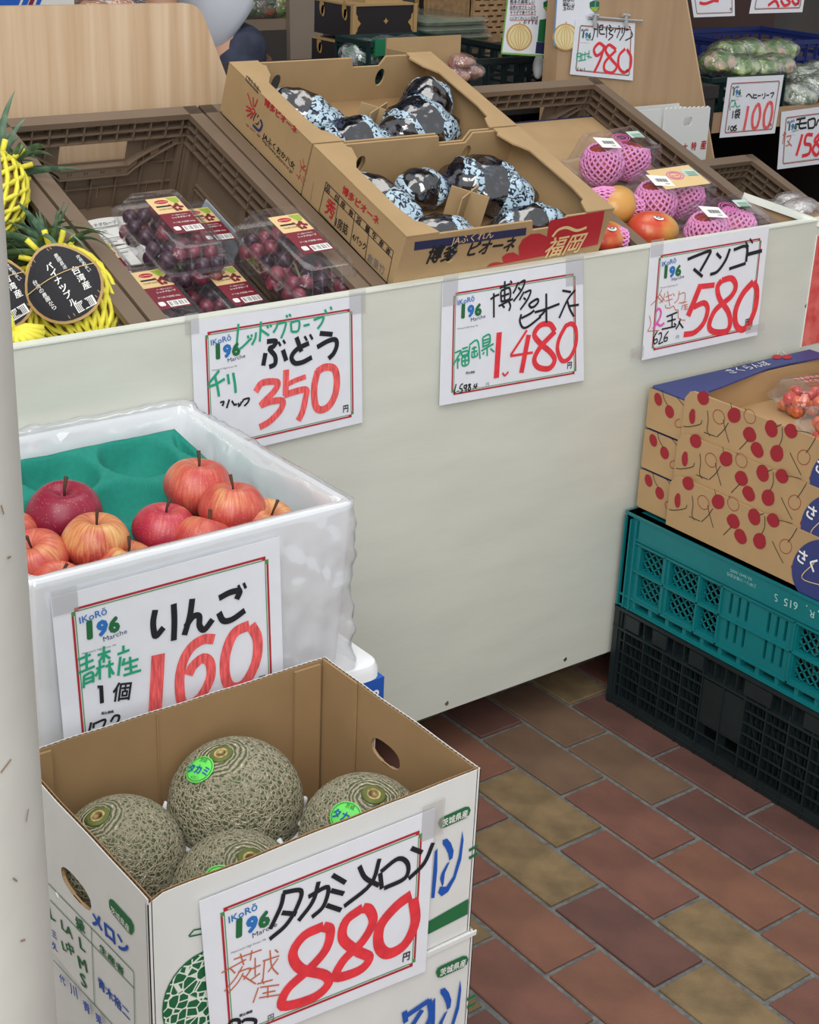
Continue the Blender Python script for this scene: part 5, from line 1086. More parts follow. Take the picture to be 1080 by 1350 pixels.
# ================================================================== PINEAPPLES
m_yn = mat('yellow_foam_net', (232, 222, 74), .65); m_pine = mat('pineapple_skin', (150, 112, 58), .8, col2=(96, 82, 44), vs=40, bump=.8, bs=60)
m_leaf = mat('pineapple_leaf', (112, 140, 112), .5, col2=(60, 90, 68), vs=14, stretch=(3, 3, 1)); m_ly = mat('tuft', (222, 214, 70), .7)
def leaf_mesh(L, w, bend, seed):
    rr = random.Random(seed); mb = MB().m(m_leaf); vs = []; n = 9
    for i in range(n+1):
        s = i/n; ww = w*(1-s)**.7*(.75+.4*s if s < .4 else .95); x = L*s*math.cos(bend*s*.6); z = L*s*math.sin(.9-bend*s); y = .01*math.sin(s*3+seed)
        vs += [V((x, y-ww, z+ww*.45)), V((x, y, z)), V((x, y+ww, z+ww*.45))]
    mb.add(vs, [(3*i+k, 3*i+3+k, 3*i+4+k, 3*i+1+k) for i in range(n) for k in (0, 1)]); return mb.mesh('leaf', True)
LFM = [leaf_mesh(.13, .011, .5, 1), leaf_mesh(.16, .012, 1.1, 2), leaf_mesh(.10, .010, .1, 3), leaf_mesh(.15, .009, 1.6, 4)]
def pineapple(loc, axis, label, seed, tagn=None, nl=48, sz=(.056, .082), ls=1.0, tuft=False):
    rr = random.Random(seed); q = V(axis).normalized().to_track_quat('Z', 'Y').to_matrix().to_4x4(); M = Matrix.Translation(loc)@q
    t = thing('pineapple', label, 'pineapple', M, 'pineapples in yellow nets'); r, h = sz
    def fn(p, a, b): k = 1+.035*math.sin(9*a+b*11)*math.sin(b); return V((p.x*k, p.y*k, p.z))
    build(MB().m(m_pine).ball((0, 0, 0), (r, r, h), 36, 24, fn), 'fruit', t, smooth=True)
    mb = MB().m(m_yn); net(mb, (0, 0, 0), (r*1.02, r*1.02, h*1.02), Matrix.Identity(3), .30, PI-.25, 19, .0040, 1.5)
    for i in range(10):     # frayed end of the sleeve
        a = 2*PI*i/10; p = V((.3*r*math.cos(a), .3*r*math.sin(a), -h*.99)); mb.tube([p, p*1.1+V((.6*r*math.cos(a), .6*r*math.sin(a), -.014))], [.0045, .005], 5)
        p = V((.36*r*math.cos(a), .36*r*math.sin(a), h*.95)); mb.tube([p, p+V((.45*r*math.cos(a), .45*r*math.sin(a), .012+.008*rr.random()))], [.0042, .0046], 5)
    build(mb, 'foam_net', t, smooth=True)
    for i in range(nl):
        a = i*2.4; el = .15+1.25*(i/nl); s = ls*(1.0 if i < nl*.6 else .8)*rr.uniform(.75, 1.15)
        inst(LFM[i % 4], 'leaf', t, Matrix.Translation((0, 0, h*.92))@Matrix.Rotation(a, 4, 'Z')@Matrix.Rotation(-(el-.45), 4, 'Y')@Matrix.Scale(s, 4))
    return t
def pine_tag(t, c, n, upd, w, h, flip=False):
    """rounded black hang tag facing n"""
    n = V(n).normalized(); ey = (V(upd)-n*V(upd).dot(n)).normalized(); ex = ey.cross(n); M = Matrix(((ex.x, ey.x, n.x, c.x), (ex.y, ey.y, n.y, c.y), (ex.z, ey.z, n.z, c.z), (0, 0, 0, 1)))
    def sh(k): 
        out = []
        for i in range(32):
            a = 2*PI*i/32; x = w/2*math.cos(a); y = h/2*math.sin(a); x *= 1-.30*max(0, math.sin(a))**1.2; x = math.copysign(abs(x)**.92*(w/2)**.08, x); out.append((x*k, y*k))
        return out
    def bend(mb): 
        for v in mb.v: 
            l = M.inverted()@v; v += n*(-.9*(l.x**2)*4-.9*(l.y**2)*1.5)
        return mb
    def finepoly(mb, pts, z): mb.loft([[M@V((x*k, y*k, z)) for x, y in pts] for k in (.001, .3, .6, .82, 1)], cap0=False, cap1=False)
    mb = MB().m(INK['gold']); finepoly(mb, sh(1), 0); o = build(bend(mb), 'tag', t, world=True)
    mb = MB().m(INK['black']); finepoly(mb, sh(.93), .0006); mb.m(INK['gold'])
    for (a, b) in (((-.19, .40), (-.05, -.43)), ((.06, .45), (.36, -.30)), ((-.25, .38), (-.12, -.43)), ((.02, .45), (.30, -.34))): mb.beam(M@V((a[0]*w, a[1]*h, .001)), M@V((b[0]*w, b[1]*h, .001)), .0008, .0002, up=n)
    mb.m(INK['white'])
    def vtext(s, x, y, dx, sz, b=0):
        for i, ch in enumerate(s): ltxt(mb, ch, x+dx*i, y-i*sz*1.12, sz, M@Matrix.Translation((0, 0, .0012)), b)
    vtext('パイナップル', -.10*w, .20*h, .0012, .090*h, .03); vtext('台湾産', .17*w, .02*h, .0016, .095*h, .02); vtext('農園直送', .06*w, .30*h, .0010, .050*h); vtext('完熟あまい', .30*w, .18*h, .0012, .045*h); vtext('台湾の農園から', -.33*w, .12*h, .0012, .055*h, .01)
    lrect(mb, -.02*w, -.42*h, .24*w, -.30*h, M@Matrix.Rotation(.06, 4, 'Z'), .0012); mb.m(INK['black'])
    for i in range(11): lrect(mb, (-.005+.021*i)*w, -.41*h, (.004+.021*i)*w, -.31*h, M@Matrix.Rotation(.06, 4, 'Z'), .0015)
    build(bend(mb), 'tag_print', o, world=True)
    mb = MB().m(INK['cream']); mb.tube([M@V((-.46*w+.92*w*i/12, .05*h+.006*math.sin(i/12*PI), .002-.25*(w*(i/12-.5))**2*10)) for i in range(13)], .0006, 4); build(mb, 'elastic', t, world=True)
p1 = tplane(.030).at(97, 396)
P1 = pineapple(p1, EV+EW*.25, 'pineapple in a yellow net with a round black tag facing up', 1, ls=.85)
def near(px, py, c, back): return CAM+ray(px, py)*((c-CAM).dot(_f)-back)
c_ = near(82, 372, p1, .080); pine_tag(P1, c_, (c_-p1).normalized()+(CAM-p1).normalized()*.9, (-.12, .62, .7), .108, .112)
p2 = tplane(.070).at(-22, 262); P2 = pineapple(p2, (.75, .80, .45), 'upper pineapple in a yellow net behind, its crown over the crate wall', 2, ls=.85, nl=26)
p3 = tplane(.010).at(-10, 408); P3 = pineapple(p3, EV+EW*.3, 'pineapple half hidden by the post, its net tuft hanging over the counter edge', 3, ls=.7)
c_ = near(-8, 384, p3, .062); pine_tag(P3, c_, (c_-p3).normalized()+(CAM-p3).normalized()*.9, (-.2, .7, .7), .105, .112)
mb = MB().m(m_yn); c = tplane(.066).at(18, 436); rr = random.Random(5)
for i in range(11):
    a = -.3+i*.33; d = (EU*math.cos(a)*.9-EV*math.sin(a)*.3+V((0, -.2, -.35*abs(math.sin(a))))).normalized(); mb.tube([c, c+d*.016+V((0, 0, .004)), c+d*(.030+.012*rr.random())], [.0045, .0055, .0055], 5)
build(mb, 'net_tuft', P3, world=True, smooth=True)
# ================================================================== CHERRY BOXES
m_ck = mat('cherry_box_kraft', (176, 144, 102), .8, var=.04, vs=14)
def mv(ik, d):
    for q in ik.b.values(): q.v = [p+d for p in q.v]
def cherry_box(label, i, dx, dy, x0, top=False):
    z0 = .4005+i*.0768; H = .0765; W, D, y1 = .44, .47, .080; dl = V((x0-.095, 0, -(2-i)*.0768)); t = thing('cherry_box', label, 'box', (x0, y1, z0), 'printed cherry boxes in one stack')
    def lw(pts, x, th, nm):
        mb = MB().m(m_ck).tri(plate2d(pts, (), th), frame((x-(.0052*(2-i)-.0015 if nm == 'side_panel' else 0), 0, 0), (0, -1, 0), (0, 0, 1))); return build(mb, nm, t)
    lw([(0, .004), (.004, 0), (.13, 0), (.13, H-.004), (0, H-.004)], .005, .004, 'end_panel')
    lw([(.088, -.0), (D, -.0), (D, H+.020), (.106, H+.021), (.098, H+.018), (.088, H+.004)], -.001, .004, 'side_panel')
    lw([(.0, 0), (D, 0), (D, H-.004), (0, H-.004)], W-.004, .004, 'far_panel')
    build(MB().m(m_ck).box(.004, W-.004, -.004, -.0005, 0, H-.004), 'end_panel', t); build(MB().m(m_ck).box(.004, W-.004, -D, -D+.004, 0, H-.004), 'end_panel', t)
    build(MB().m(m_ck).box(.007, W-.007, -D+.005, -.005, .0, .012 if top else .004), 'bottom', t)
    if top:
        h = [(.010, -.001), (.435, -.001), (.435, -.050), (.33, -.040), (.27, -.040), (.12, -.068), (.075, -.074), (.062, -.086), (.004, -.094), (.004, -.006)]
        mb = MB().m(INK['dnavy']).tri(plate2d(h, (), .003), Matrix.Translation((0, 0, H-.0025))); build(mb, 'navy_flap', t)
        mb = MB().m(m_ck).tri(plate2d([(.007, 0), (.45, 0), (.45, H-.006), (.007, H-.006)], (), .003), frame((0, -.058, 0), (1, 0, 0), (0, 0, 1))) if 0 else MB().m(m_ck).box(.012, .432, -.042, -.039, .012, H-.006); build(mb, 'inner_wall', t)
    else: build(MB().m(INK['dnavy']).box(.006, W-.006, -.095, -.002, H-.006, H-.0035), 'navy_flap', t)
    ik = Ink(xplane(.095-.0018), t, (830, 440, 3.857), .0006)
    def end(px_): return px_ < 305
    ike = Ink(xplane(.095+.003), t, ik.crop, .0006)
    for (x, y, rx, ry) in ((147, 333, 19, 34), (205, 396, 22, 34)): ike.poly('cherry', oval(x, y, rx, ry, 16, 1, -.25))
    ike.poly('cherry', [(x, y) for x, y in oval(298, 408, 22, 40, 18, 1, -.2) if x < 303] if 0 else oval(291, 408, 15, 38, 16))
    ike.st('black', 3, [(168, 285), (178, 330), (200, 370)], [(240, 318), (270, 355), (293, 380)]); ike.st('cherry', 3, [(258, 432), (235, 445), (238, 470), (262, 475), (282, 462)]) ; mv(ike, dl); ike.done({'*': 'print', 'cherry': 'cherry_print'})
    for (x, y, rx, ry, r) in ((376, 326, 26, 34, -.3), (533, 414, 30, 36, -.2), (612, 512, 28, 38, -.5), (650, 590, 26, 40, -.5), (722, 482, 28, 42, -.3), (750, 608, 30, 40, -.2), (822, 494, 28, 36, -.5), (320, 420, 14, 36, 0), (940, 735, 22, 20, 0)): ik.poly('cherry', [(q[0]+(3 if q[1] < y-ry*.5 else 0), q[1]) for q in oval(x, y, rx*1.1, ry*1.08, 18, .92, r)])
    if not top: ik.poly('cherry', oval(400, 505+0, 26, 22, 14)) if 0 else None
    for (x, y, rx, ry, r) in ((456, 422, 28, 38, -.4), (613, 420, 28, 38, -.4), (888, 628, 32, 38, -.1)):
        o = oval(x, y, rx, ry, 20, 1, r); ik.st('cherry', 2.6, o+[o[0]], sharp=True)
    ik.st('black', 3.2, [(398, 390), (402, 440), (396, 490), (410, 520)], [(516, 350), (522, 380)], [(505, 452), (480, 490), (445, 525)], [(478, 435), (490, 490), (508, 552)], [(605, 540), (582, 565), (560, 588)], [(590, 378), (596, 392)], [(775, 460), (748, 472)], [(778, 475), (778, 530), (762, 570)], [(846, 492), (890, 498), (925, 506)], [(950, 525), (925, 570), (900, 605)], [(818, 604), (840, 650), (875, 718)], [(370, 440), (360, 460), (305, 472), (275, 470)], [(380, 500), (420, 515), (440, 522)])
    ik.poly('dnavy', oval(1085, 755, 165, 175, 40), dz=.0004); ik.txt('white', 'さくらんぼ', (945, 690), (1240, 880), .03, 1.1, dz=.0009); ik.st('cream', 4, [(1040, 705), (975, 790), (1120, 830)], dz=.0009)
    mv(ik, dl+V((-.0052*(2-i), 0, 0))); ik.done({'*': 'print', 'cherry': 'cherry_print', 'dnavy': 'navy_roundel', 'white': 'white_lettering'}); return t
INK['dnavy'] = mat('box_navy', (52, 62, 118), .5, var=.05, vs=10)
cherry_box('cherry printed tan box, lowest of the three on the teal crate', 0, -62, 412, .093); cherry_box('cherry printed tan box in the middle of the three', 1, -47, 215, .094)
cb3 = cherry_box('open cherry printed tan box on top, with navy flap and cherries inside', 2, 0, 0, .095, True)
ik = Ink(zplane(.4005+3*.0768-.0015), cb3, (940, 320, 6.75), .0012)
ik.txt('white', 'さくらんぼ', (168, 1168), (528, 1085), .0, 1.15); ik.txt('grey', '山形県産', (205, 1110), (378, 1068), .0, 1.1)
for x in (570, 660): ik.poly('crimson', oval(x, 1020, 44, 20, 18))
ik.st('white', 3, [(572, 1004), (592, 966), (604, 962)], [(655, 1002), (622, 975), (600, 964)]); ik.done({'*': 'flap_lettering', 'crimson': 'cherry_print'})
m_ch = mat('cherry_skin', (206, 70, 44), .3, col2=(226, 132, 70), vs=1.2, coat=.3); m_ch2 = mat('cherry_skin_red', (190, 40, 44), .3, col2=(210, 80, 60), vs=1.2, coat=.3)
CHM = [MB().m(x).ball((0, 0, 0), 1, 14, 10).mesh('cherry', True) for x in (m_ch, m_ch2)]
def cherry_pack(cx, cy, z, rz, label, seed, a=.085, b=.062, H=.055):
    rr = random.Random(seed); M = Matrix.Translation((cx, cy, z))@Matrix.Rotation(rz, 4, 'Z'); t = thing('cherry_punnet', label, 'cherries', M, 'clear packs of cherries')
    def ring(k, z): return [V((x, y, z)) for x, y in oval(0, 0, a*k, b*k, 32, .75)]
    build(MB().m(m_clear).loft([ring(.7, 0), ring(.8, .004), ring(.95, .022), ring(1.06, .026), ring(1.06, .028)], cap1=False), 'tray', t, smooth=True, auto=45)
    build(MB().m(m_clear).loft([ring(1.06, .0285), ring(.97, .030), ring(.93, .036), ring(.90, .038), ring(.86, H-.004), ring(.78, H)], cap0=False), 'lid', t, smooth=True, auto=45)
    for k in range(2):
        for i in range(26):
            r_, an = math.sqrt(rr.random()), rr.uniform(0, 2*PI); x, y = a*.80*r_*math.cos(an), b*.80*r_*math.sin(an)
            inst(CHM[rr.random() < .45], 'cherry', t, Matrix.Translation((x, y, .012+.019*k+rr.uniform(-.002, .002)))@Matrix.Scale(.0108*rr.uniform(.9, 1.1), 4))
    J = MB().m(INK['bordeaux']); lpoly(J, [(-.02, -.036), (.066, -.034), (.066, .034), (-.008, .036)], Matrix(), H+.0008) if 0 else None
    Mx = Matrix.Translation((-.035, .006, H+.001)); J.m(INK['pk']); ltxt(J, 'やまがたの', .0, .014, .06, Mx, .05); ltxt(J, 'さくらんぼ', .008, -.004, .060, Mx, .06); J.m(INK['white']); lrect(J, .062, .010, .085, .024, Mx, 0); ltxt(J, '佐藤錦', .03, -.018, .026, Mx, .03); J.m(INK['crimson']); 
    for y in (-.022, -.026): lrect(J, .0, y, .085, y+.0016, Mx)
    build(J, 'lid_print', t)
INK['pk'] = mat('print_pink', (236, 150, 160), .5)
ZB = .4005+2*.0768+.012
cherry_pack(.405, -.045, ZB, -.2, 'clear pack of orange red cherries against the far wall of the box', 1); cherry_pack(.325, -.175, ZB, -.15, 'clear pack of cherries nearer the side wall of the box, pink lettering', 2)
# red poster at the right end of the counter front
mb = MB(); PPo = yplane(YP-.0015); q0 = PPo.at(1077, 318); mb.m(mat('red_poster', (204, 66, 62), .5, col2=(228, 120, 110), vs=30)).box(q0.x, q0.x+.2, YP-.0015, YP-.0005, .63, .845); mb.m(INK['white']); mb.box(q0.x-.0022, q0.x, YP-.0016, YP-.0005, .628, .847)
Mp = Matrix.Translation((q0.x+.1, YP-.001, .63)); rebase(Mp, mb); tag(build(mb, 'poster', M=Mp), 'red poster with white edge stuck at the right end of the counter front', 'poster')
# ================================================================== BACKGROUND
m_dk = mat('dark_table', (40, 36, 34), .7); m_dgreen = mat('dark_green_crate', (20, 48, 46), .45, var=.2, vs=10); m_grn = mat('green_handle', (24, 112, 74), .5); m_dblue = mat('blue_crate', (28, 44, 104), .5, var=.1, vs=8)
m_pan = mat('stand_board', (182, 152, 118), .55, col2=(166, 136, 104), vs=5, stretch=(4, 4, .4)); m_stand = mat('grey_beige_stand', (142, 124, 106), .7, var=.06, vs=6)
def yb(mb, y, x0, y0, x1, y1, dep):     # a block whose near face fills a traced rectangle on the plane y
    a = yplane(y).at(x0, y1); b = yplane(y).at(x1, y0); mb.box(min(a.x, b.x), max(a.x, b.x), y, y+dep, min(a.z, b.z), max(a.z, b.z)); return mb
# table carrying the rear goods
t = thing('back_table', 'dark display table behind the counter carrying crates and boxes', 'table', (.7, 1.6, 0))
build(MB().m(m_dk).box(.05, 1.25, 1.02, 1.82, .93, .96), 'table_top', t, world=True)
for x in (.08, 1.22):
    for y in (1.05, 1.79): build(MB().m(m_dk).box(x-.025, x+.025, y-.025, y+.025, 0, .93), 'leg', t, world=True)
def lattice_crate(label, m, x0, x1, y0, y1, z0, z1, group=None, name='stacking_crate', hm=None):
    W, D, H = x1-x0, y1-y0, z1-z0; t = thing(name, label, 'crate', (x0, y0, z0), group)
    for M, L in ((frame((0, 0, 0), (1, 0, 0), (0, 0, 1)), W), (frame((W, D, 0), (-1, 0, 0), (0, 0, 1)), W), (frame((0, D, 0), (0, -1, 0), (0, 0, 1)), D), (frame((W, 0, 0), (0, 1, 0), (0, 0, 1)), D)):
        mb = MB().m(m); n = max(4, int(L/.045)); hs = [(L*(i+.15)/n, H*(.12+.26*j), L*(i+.85)/n, H*(.30+.26*j)) for i in range(n) for j in range(3)]
        holed(L, H*.96, .004, hs, mb, M)
        for i in range(n+1): bx(mb, M, L*i/n-.0015, L*i/n+.0015, 0, H, -.002, .005)
        bx(mb, M, 0, L, H-.012, H, -.008, .006); bx(mb, M, 0, L, H*.86-.002, H*.86, -.002, .005); o = build(mb, 'crate_wall', t)
    build(MB().m(m).box(.004, W-.004, .004, D-.004, 0, .006), 'crate_base', t)
    if hm: build(MB().m(hm).box(.012, W*.95, -.009, .006, H-.030, H+.004).box(W*.2, W*.3, -.012, .0, H-.016, H-.006), 'handle', t)
    return t
a, b = yplane(1.12).at(458, 92), yplane(1.12).at(552, 52)
lattice_crate('dark green crate with a bright green grip, behind the rear grape carton', m_dgreen, a.x+.055, b.x+.10, 1.12, 1.24, .961, b.z, hm=m_grn)
a, b = yplane(1.05).at(618, 108), yplane(1.05).at(735, 72)
lattice_crate('black crate directly behind the right brown crate, below the onion poster', m_black, a.x, b.x, 1.05, 1.42, .961, b.z)
def crinkle_bag(label, c, r, col_a, col_b, seed, group, cat='bagged greens', name='produce_bag', M=None, vs=26):
    """clear bag of leaves: crumpled leafy core under a film"""
    t = thing(name, label, cat, c, group); core = mat('leafy_%s_%s' % (col_a, col_b), col_a, .5, col2=col_b, vs=vs, fac=(.42, .58), bump=1, bs=90)
    f = lambda p, a, b: p*(1+.28*noise.noise(V((p.x*38+seed, p.y*38, p.z*38)))+.12*noise.noise(V((p.x*90, p.y*90+seed, p.z*90))))
    build(MB().m(core).ball((0, 0, r[2]*.9), (r[0]*.92, r[1]*.92, r[2]*.86), 36, 20, f), 'leaves', t, smooth=False)
    g = lambda p, a, b: p*(1.04+.22*abs(noise.noise(V((p.x*20+seed, p.y*20, p.z*20)))))
    build(MB().m(m_crink).ball((0, 0, r[2]*.92), r, 30, 16, g), 'film', t, smooth=False); return t
m_crink = film('crinkled_film', base=.10, rough=.12, bump=.8, bs=50, diff=.06)
for i, (px, py) in enumerate(((478, 62), (508, 60), (540, 58))):
    c = yplane(1.18).at(px, py); c.z = max(c.z-.05, .968); crinkle_bag(('clear bag at the left in the green gripped crate', 'clear bag in the middle of the green gripped crate', 'clear bag at the right end of the green gripped crate')[i], c, (.05, .05, .035), (190, 200, 200), (110, 140, 120), i, 'clear bags in the green crate', 'bagged produce')
# three flat trays of greens
m_tray = film('tray_lid', base=.12, rough=.12, diff=.25, col=(200, 206, 196))
a, b = yplane(1.5).at(562, 57), yplane(1.5).at(648, 22); H3 = (b.z-a.z)/3
lattice_crate('dark crate under the stack of three flat herb trays', m_dgreen, a.x-.06, b.x+.09, 1.47, 1.80, .961, a.z-.002)
for i in range(3):
    z = a.z+i*H3; t = thing('herb_tray', ('lowest of the three flat trays of green herbs', 'middle one of the three flat trays of green herbs', 'topmost of the three flat trays of green herbs')[i], 'tray', ((a.x+b.x)/2, 1.62, z), 'flat trays of green herbs')
    W, D = (b.x-a.x)*(1 if i else 1.15), .24
    f = lambda p, q, w_: p*(1+.15*noise.noise(p*30))
    build(MB().m(mat('herbs', (58, 84, 44), .8, col2=(104, 128, 74), vs=40)).loft(shell_rings(W*.94, D*.94, .02, [(0, .002), (0, H3*.55)])), 'herbs', t)
    build(MB().m(m_tray).loft(shell_rings(W, D, .02, [(.008, 0), (0, H3*.45), (-.004, H3*.48), (0, H3*.55), (.01, H3*.95)])), 'clear_tray', t, smooth=True, auto=40)
# black boxes with gold ornaments
m_bb = mat('black_printed_board', (36, 30, 34), .55); m_gold2 = INK['gold']
def ornate(label, pa, pb, y, dep, z0=None, side=True):
    a, b = yplane(y).at(*pa), yplane(y).at(*pb); z0 = a.z if z0 is None else z0; W, H = b.x-a.x, b.z-z0; t = thing('ornate_box', label, 'box', (a.x, y, z0), 'black boxes with gold ornaments')
    build(MB().m(m_bb).box(0, W, 0, dep, 0, H*.97), 'box_body', t); mb = MB().m(mat('box_rim_board', (170, 140, 96), .7)); mb.box(-.002, W+.002, -.002, dep+.002, H*.95, H); mb.box(-.004, .006, -.004, .006, 0, H); mb.box(W-.006, W+.004, -.004, .006, 0, H); mb.box(W*.3, W*.9, .03, .10, H, H+.012); build(mb, 'board_rim', t)
    mb = MB().m(m_gold2); Mf = frame((0, -.0012, 0), (1, 0, 0), (0, 0, 1))
    cx, cy, q = W*.52, H*.50, H*.10; lpoly(mb, [(cx-q, cy), (cx-q*.35, cy-q*.35), (cx, cy-q), (cx+q*.35, cy-q*.35), (cx+q, cy), (cx+q*.35, cy+q*.35), (cx, cy+q), (cx-q*.35, cy+q*.35)], Mf)
    for s, x in ((1, .007), (-1, W-.007)): lpoly(mb, [(x, H*.15), (x+s*.006, H*.25), (x+s*.006, H*.32), (x+s*.016, H*.45), (x+s*.006, H*.58), (x+s*.006, H*.66), (x, H*.75)], Mf)
    Ms = frame((-.0012, dep, 0), (0, -1, 0), (0, 0, 1))
    for x in (.78, .2): lpoly(mb, [(p, q_) for p, q_ in oval(dep*x, H*.82, .010, .022, 12)], Ms); lpoly(mb, oval(dep*x+.006, H*.68, .008, .014, 12), Ms)
    build(mb, 'gold_ornament', t)
ornate('black box with gold diamond, resting upright behind the green gripped crate', (465, 52), (548, 4), 1.52, .17)
ornate('black ornamented box with gold bow, underneath the one with the gold diamond', (461, 100), (548, 54), 1.52, .17, z0=.961)
ornate('dark box standing at the back, right of the gold diamond box', (566, 22), (628, -12), 1.74, .07, z0=.961)
# tan woven basket wall behind the onion poster
t = thing('wicker_basket', 'tan wicker basket with dark gaps behind the onion poster', 'basket', yplane(1.55).at(640, 60)); a, b = yplane(1.55).at(622, 50), yplane(1.55).at(675, -25)
mb = MB().m(mat('wicker', (156, 124, 88), .8, var=.2, vs=60)); hs = [(.006+i*.030+(.015 if j % 2 else 0), .008+j*.014, .026+i*.030+(.015 if j % 2 else 0), .013+j*.014) for i in range(4) for j in range(13)]
holed(b.x-a.x, .20, .004, hs, mb, frame((a.x, 1.55, a.z), (1, 0, 0), (0, 0, 1))); mb.box(a.x, b.x, 1.56, 1.565, a.z, a.z+.2); mb.box(a.x, a.x+.004, 1.555, 1.75, .961, a.z+.2); mb.box(b.x-.004, b.x, 1.555, 1.75, .961, a.z+.2); mb.box(a.x, b.x, 1.55, 1.56, .961, a.z); build(mb, 'woven_wall', t, world=True)
# reddish packs and carton behind the rear grape carton
a, b = yplane(.86).at(545, 110), yplane(.86).at(645, 66); t = thing('kraft_box', 'open kraft carton with shrink wrapped reddish packs, behind the grape carton', 'box', (a.x, .86, .80))
mb = MB().m(m_kraft).box(a.x, b.x, .955, .959, .80, b.z+.02); mb.box(a.x, a.x+.004, .86, .955, .80, b.z); mb.box(a.x, b.x, .86, .955, .80, .804); build(mb, 'carton', t, world=True)
for i, (px, py) in enumerate(((608, 80), (618, 92), (600, 96))):
    c = yplane(.90).at(px, py); c.z -= .02; crinkle_bag(('reddish shrink wrapped pack, topmost beside the black crate', 'reddish shrink wrapped pack, right of its neighbour at the carton wall', 'reddish shrink wrapped pack lowest behind the grape carton')[i], c, (.032, .03, .018), (148, 82, 62), (196, 150, 124), 20+i, 'reddish wrapped packs', 'wrapped food')
ctr_b = thing('shelf_block', 'dark ledge behind the counter carrying the kraft carton', 'shelf', (.35, .93, 0)); build(MB().m(m_dk).box(.02, .56, .84, 1.0, .02, .798), 'ledge', ctr_b, world=True); build(MB().m(m_dk).box(.04, .54, .85, .99, 0, .02), 'plinth', ctr_b, world=True)
# white rounded packs right of the black crate
for i, px in enumerate((710, 728)):
    c = yplane(1.02).at(px, 88); mb = MB().m(mat('white_pack', (222, 224, 224), .5)); mb.ball((0, 0, .028), (.013, .013, .028), 16, 10, lambda p, a, b: V((p.x, p.y, p.z)) if p.z > 0 else V((p.x, p.y, p.z))); c.z -= .028
    o = build(mb, 'white_pack', M=Matrix.Translation(c), smooth=True); tag(o, ('white rounded pack on the black crate below the onion poster', 'white rounded pack at the edge of the wooden panel')[i], 'pack', 'white rounded packs')
# leaning wooden side panel on the right
YW = .90
mb = MB().m(m_pan).tri(plate2d([(.575, .0), (.575, 1.55), (.815, 1.55), (.967, 1.184), (1.157, .726), (1.457, .0)], (), .045), frame((0, YW+.0225, 0), (1, 0, 0), (0, 0, 1))); mb.m(mat('panel_edge', (206, 176, 138), .5))
e = [(.815, 1.55), (.967, 1.184), (1.157, .726), (1.457, .0)]
for p, q in zip(e, e[1:]): mb.beam((p[0]+.001, YW+.0225, p[1]), (q[0]+.001, YW+.0225, q[1]), .0455, .004, up=V((1, 0, .4)))
Mw = Matrix.Translation((.9, YW, 0)); rebase(Mw, mb); tag(build(mb, 'wooden_screen', M=Mw), 'tall plain wooden side panel with slanted edge holding the 980 card', 'panel')
# small cards: clips and paper
def bgcard(label, y, corners, crop, k=None): return card(label, Plane((0, y, 0), (0, -1, .04)), corners, 'price cards in the background', crop)
k = card('small price card reading 980 clipped to the tall wooden side panel', yplane(YW-.006), [(759.5, 25), (837.6, 30.5), (834.5, 106.3), (751.6, 98)], 'price cards in the background', (640, 0, 4.909), small=True)
B = 'black'
k.st(B, 7, [(702, 158), (704, 210), (690, 262)], [(704, 162), (728, 158), (724, 240)], [(704, 190), (724, 188)], [(738, 165), (760, 162)], [(740, 165), (740, 215), (772, 220)], [(760, 160), (758, 192)], [(740, 192), (762, 190)], [(790, 165), (778, 195)], [(785, 180), (782, 245)], [(800, 160), (812, 175), (798, 188), (820, 200)], [(830, 185), (800, 215), (825, 230), (795, 260)], [(845, 180), (835, 210)], [(850, 190), (872, 185), (850, 245)], [(862, 165), (866, 175)], [(885, 175), (884, 215)], [(900, 170), (896, 215), (868, 262)], [(905, 195), (925, 192)], [(930, 170), (938, 180)], [(945, 205), (950, 235), (905, 262)])
k.st('red', 17, [(768, 300), (735, 280), (702, 320), (720, 360), (760, 330), (770, 295), (745, 380), (702, 470)], [(845, 320), (800, 290), (778, 330), (820, 390), (850, 430), (820, 470), (772, 455), (775, 400), (845, 325)], [(905, 315), (865, 360), (862, 430), (895, 468), (935, 440), (942, 370), (915, 318)])
k.st('green', 6, [(592, 345), (590, 400)], [(592, 350), (615, 345), (612, 385)], [(592, 368), (612, 364)], [(625, 340), (622, 390)], [(615, 358), (635, 352)], [(645, 335), (642, 392)], [(632, 355), (668, 345)], [(600, 395), (650, 385)], [(672, 325), (668, 380)], [(655, 362), (688, 372)])
k.st(B, 4, [(600, 435), (592, 460)], [(612, 440), (615, 455), (628, 445)], [(640, 438), (642, 458)]); k.done(INKN)
mb = MB().m(mat('clip_metal', (200, 202, 204), .3, metal=.6)); pc = yplane(YW-.012)
mb.tube([pc.at(775, 22), pc.at(847, 28)], .003, 6); 
for x in (784, 825): mb.tube([pc.at(x, 18), pc.at(x+1, 36)], .005, 6); mb.tube([pc.at(x-4, 20), pc.at(x+5, 21)], .004, 6)
Mc = Matrix.Translation(pc.at(811, 25)); rebase(Mc, mb); tag(build(mb, 'clip_bar', M=Mc), 'white clip bar gripping the top of the 980 card', 'clip')
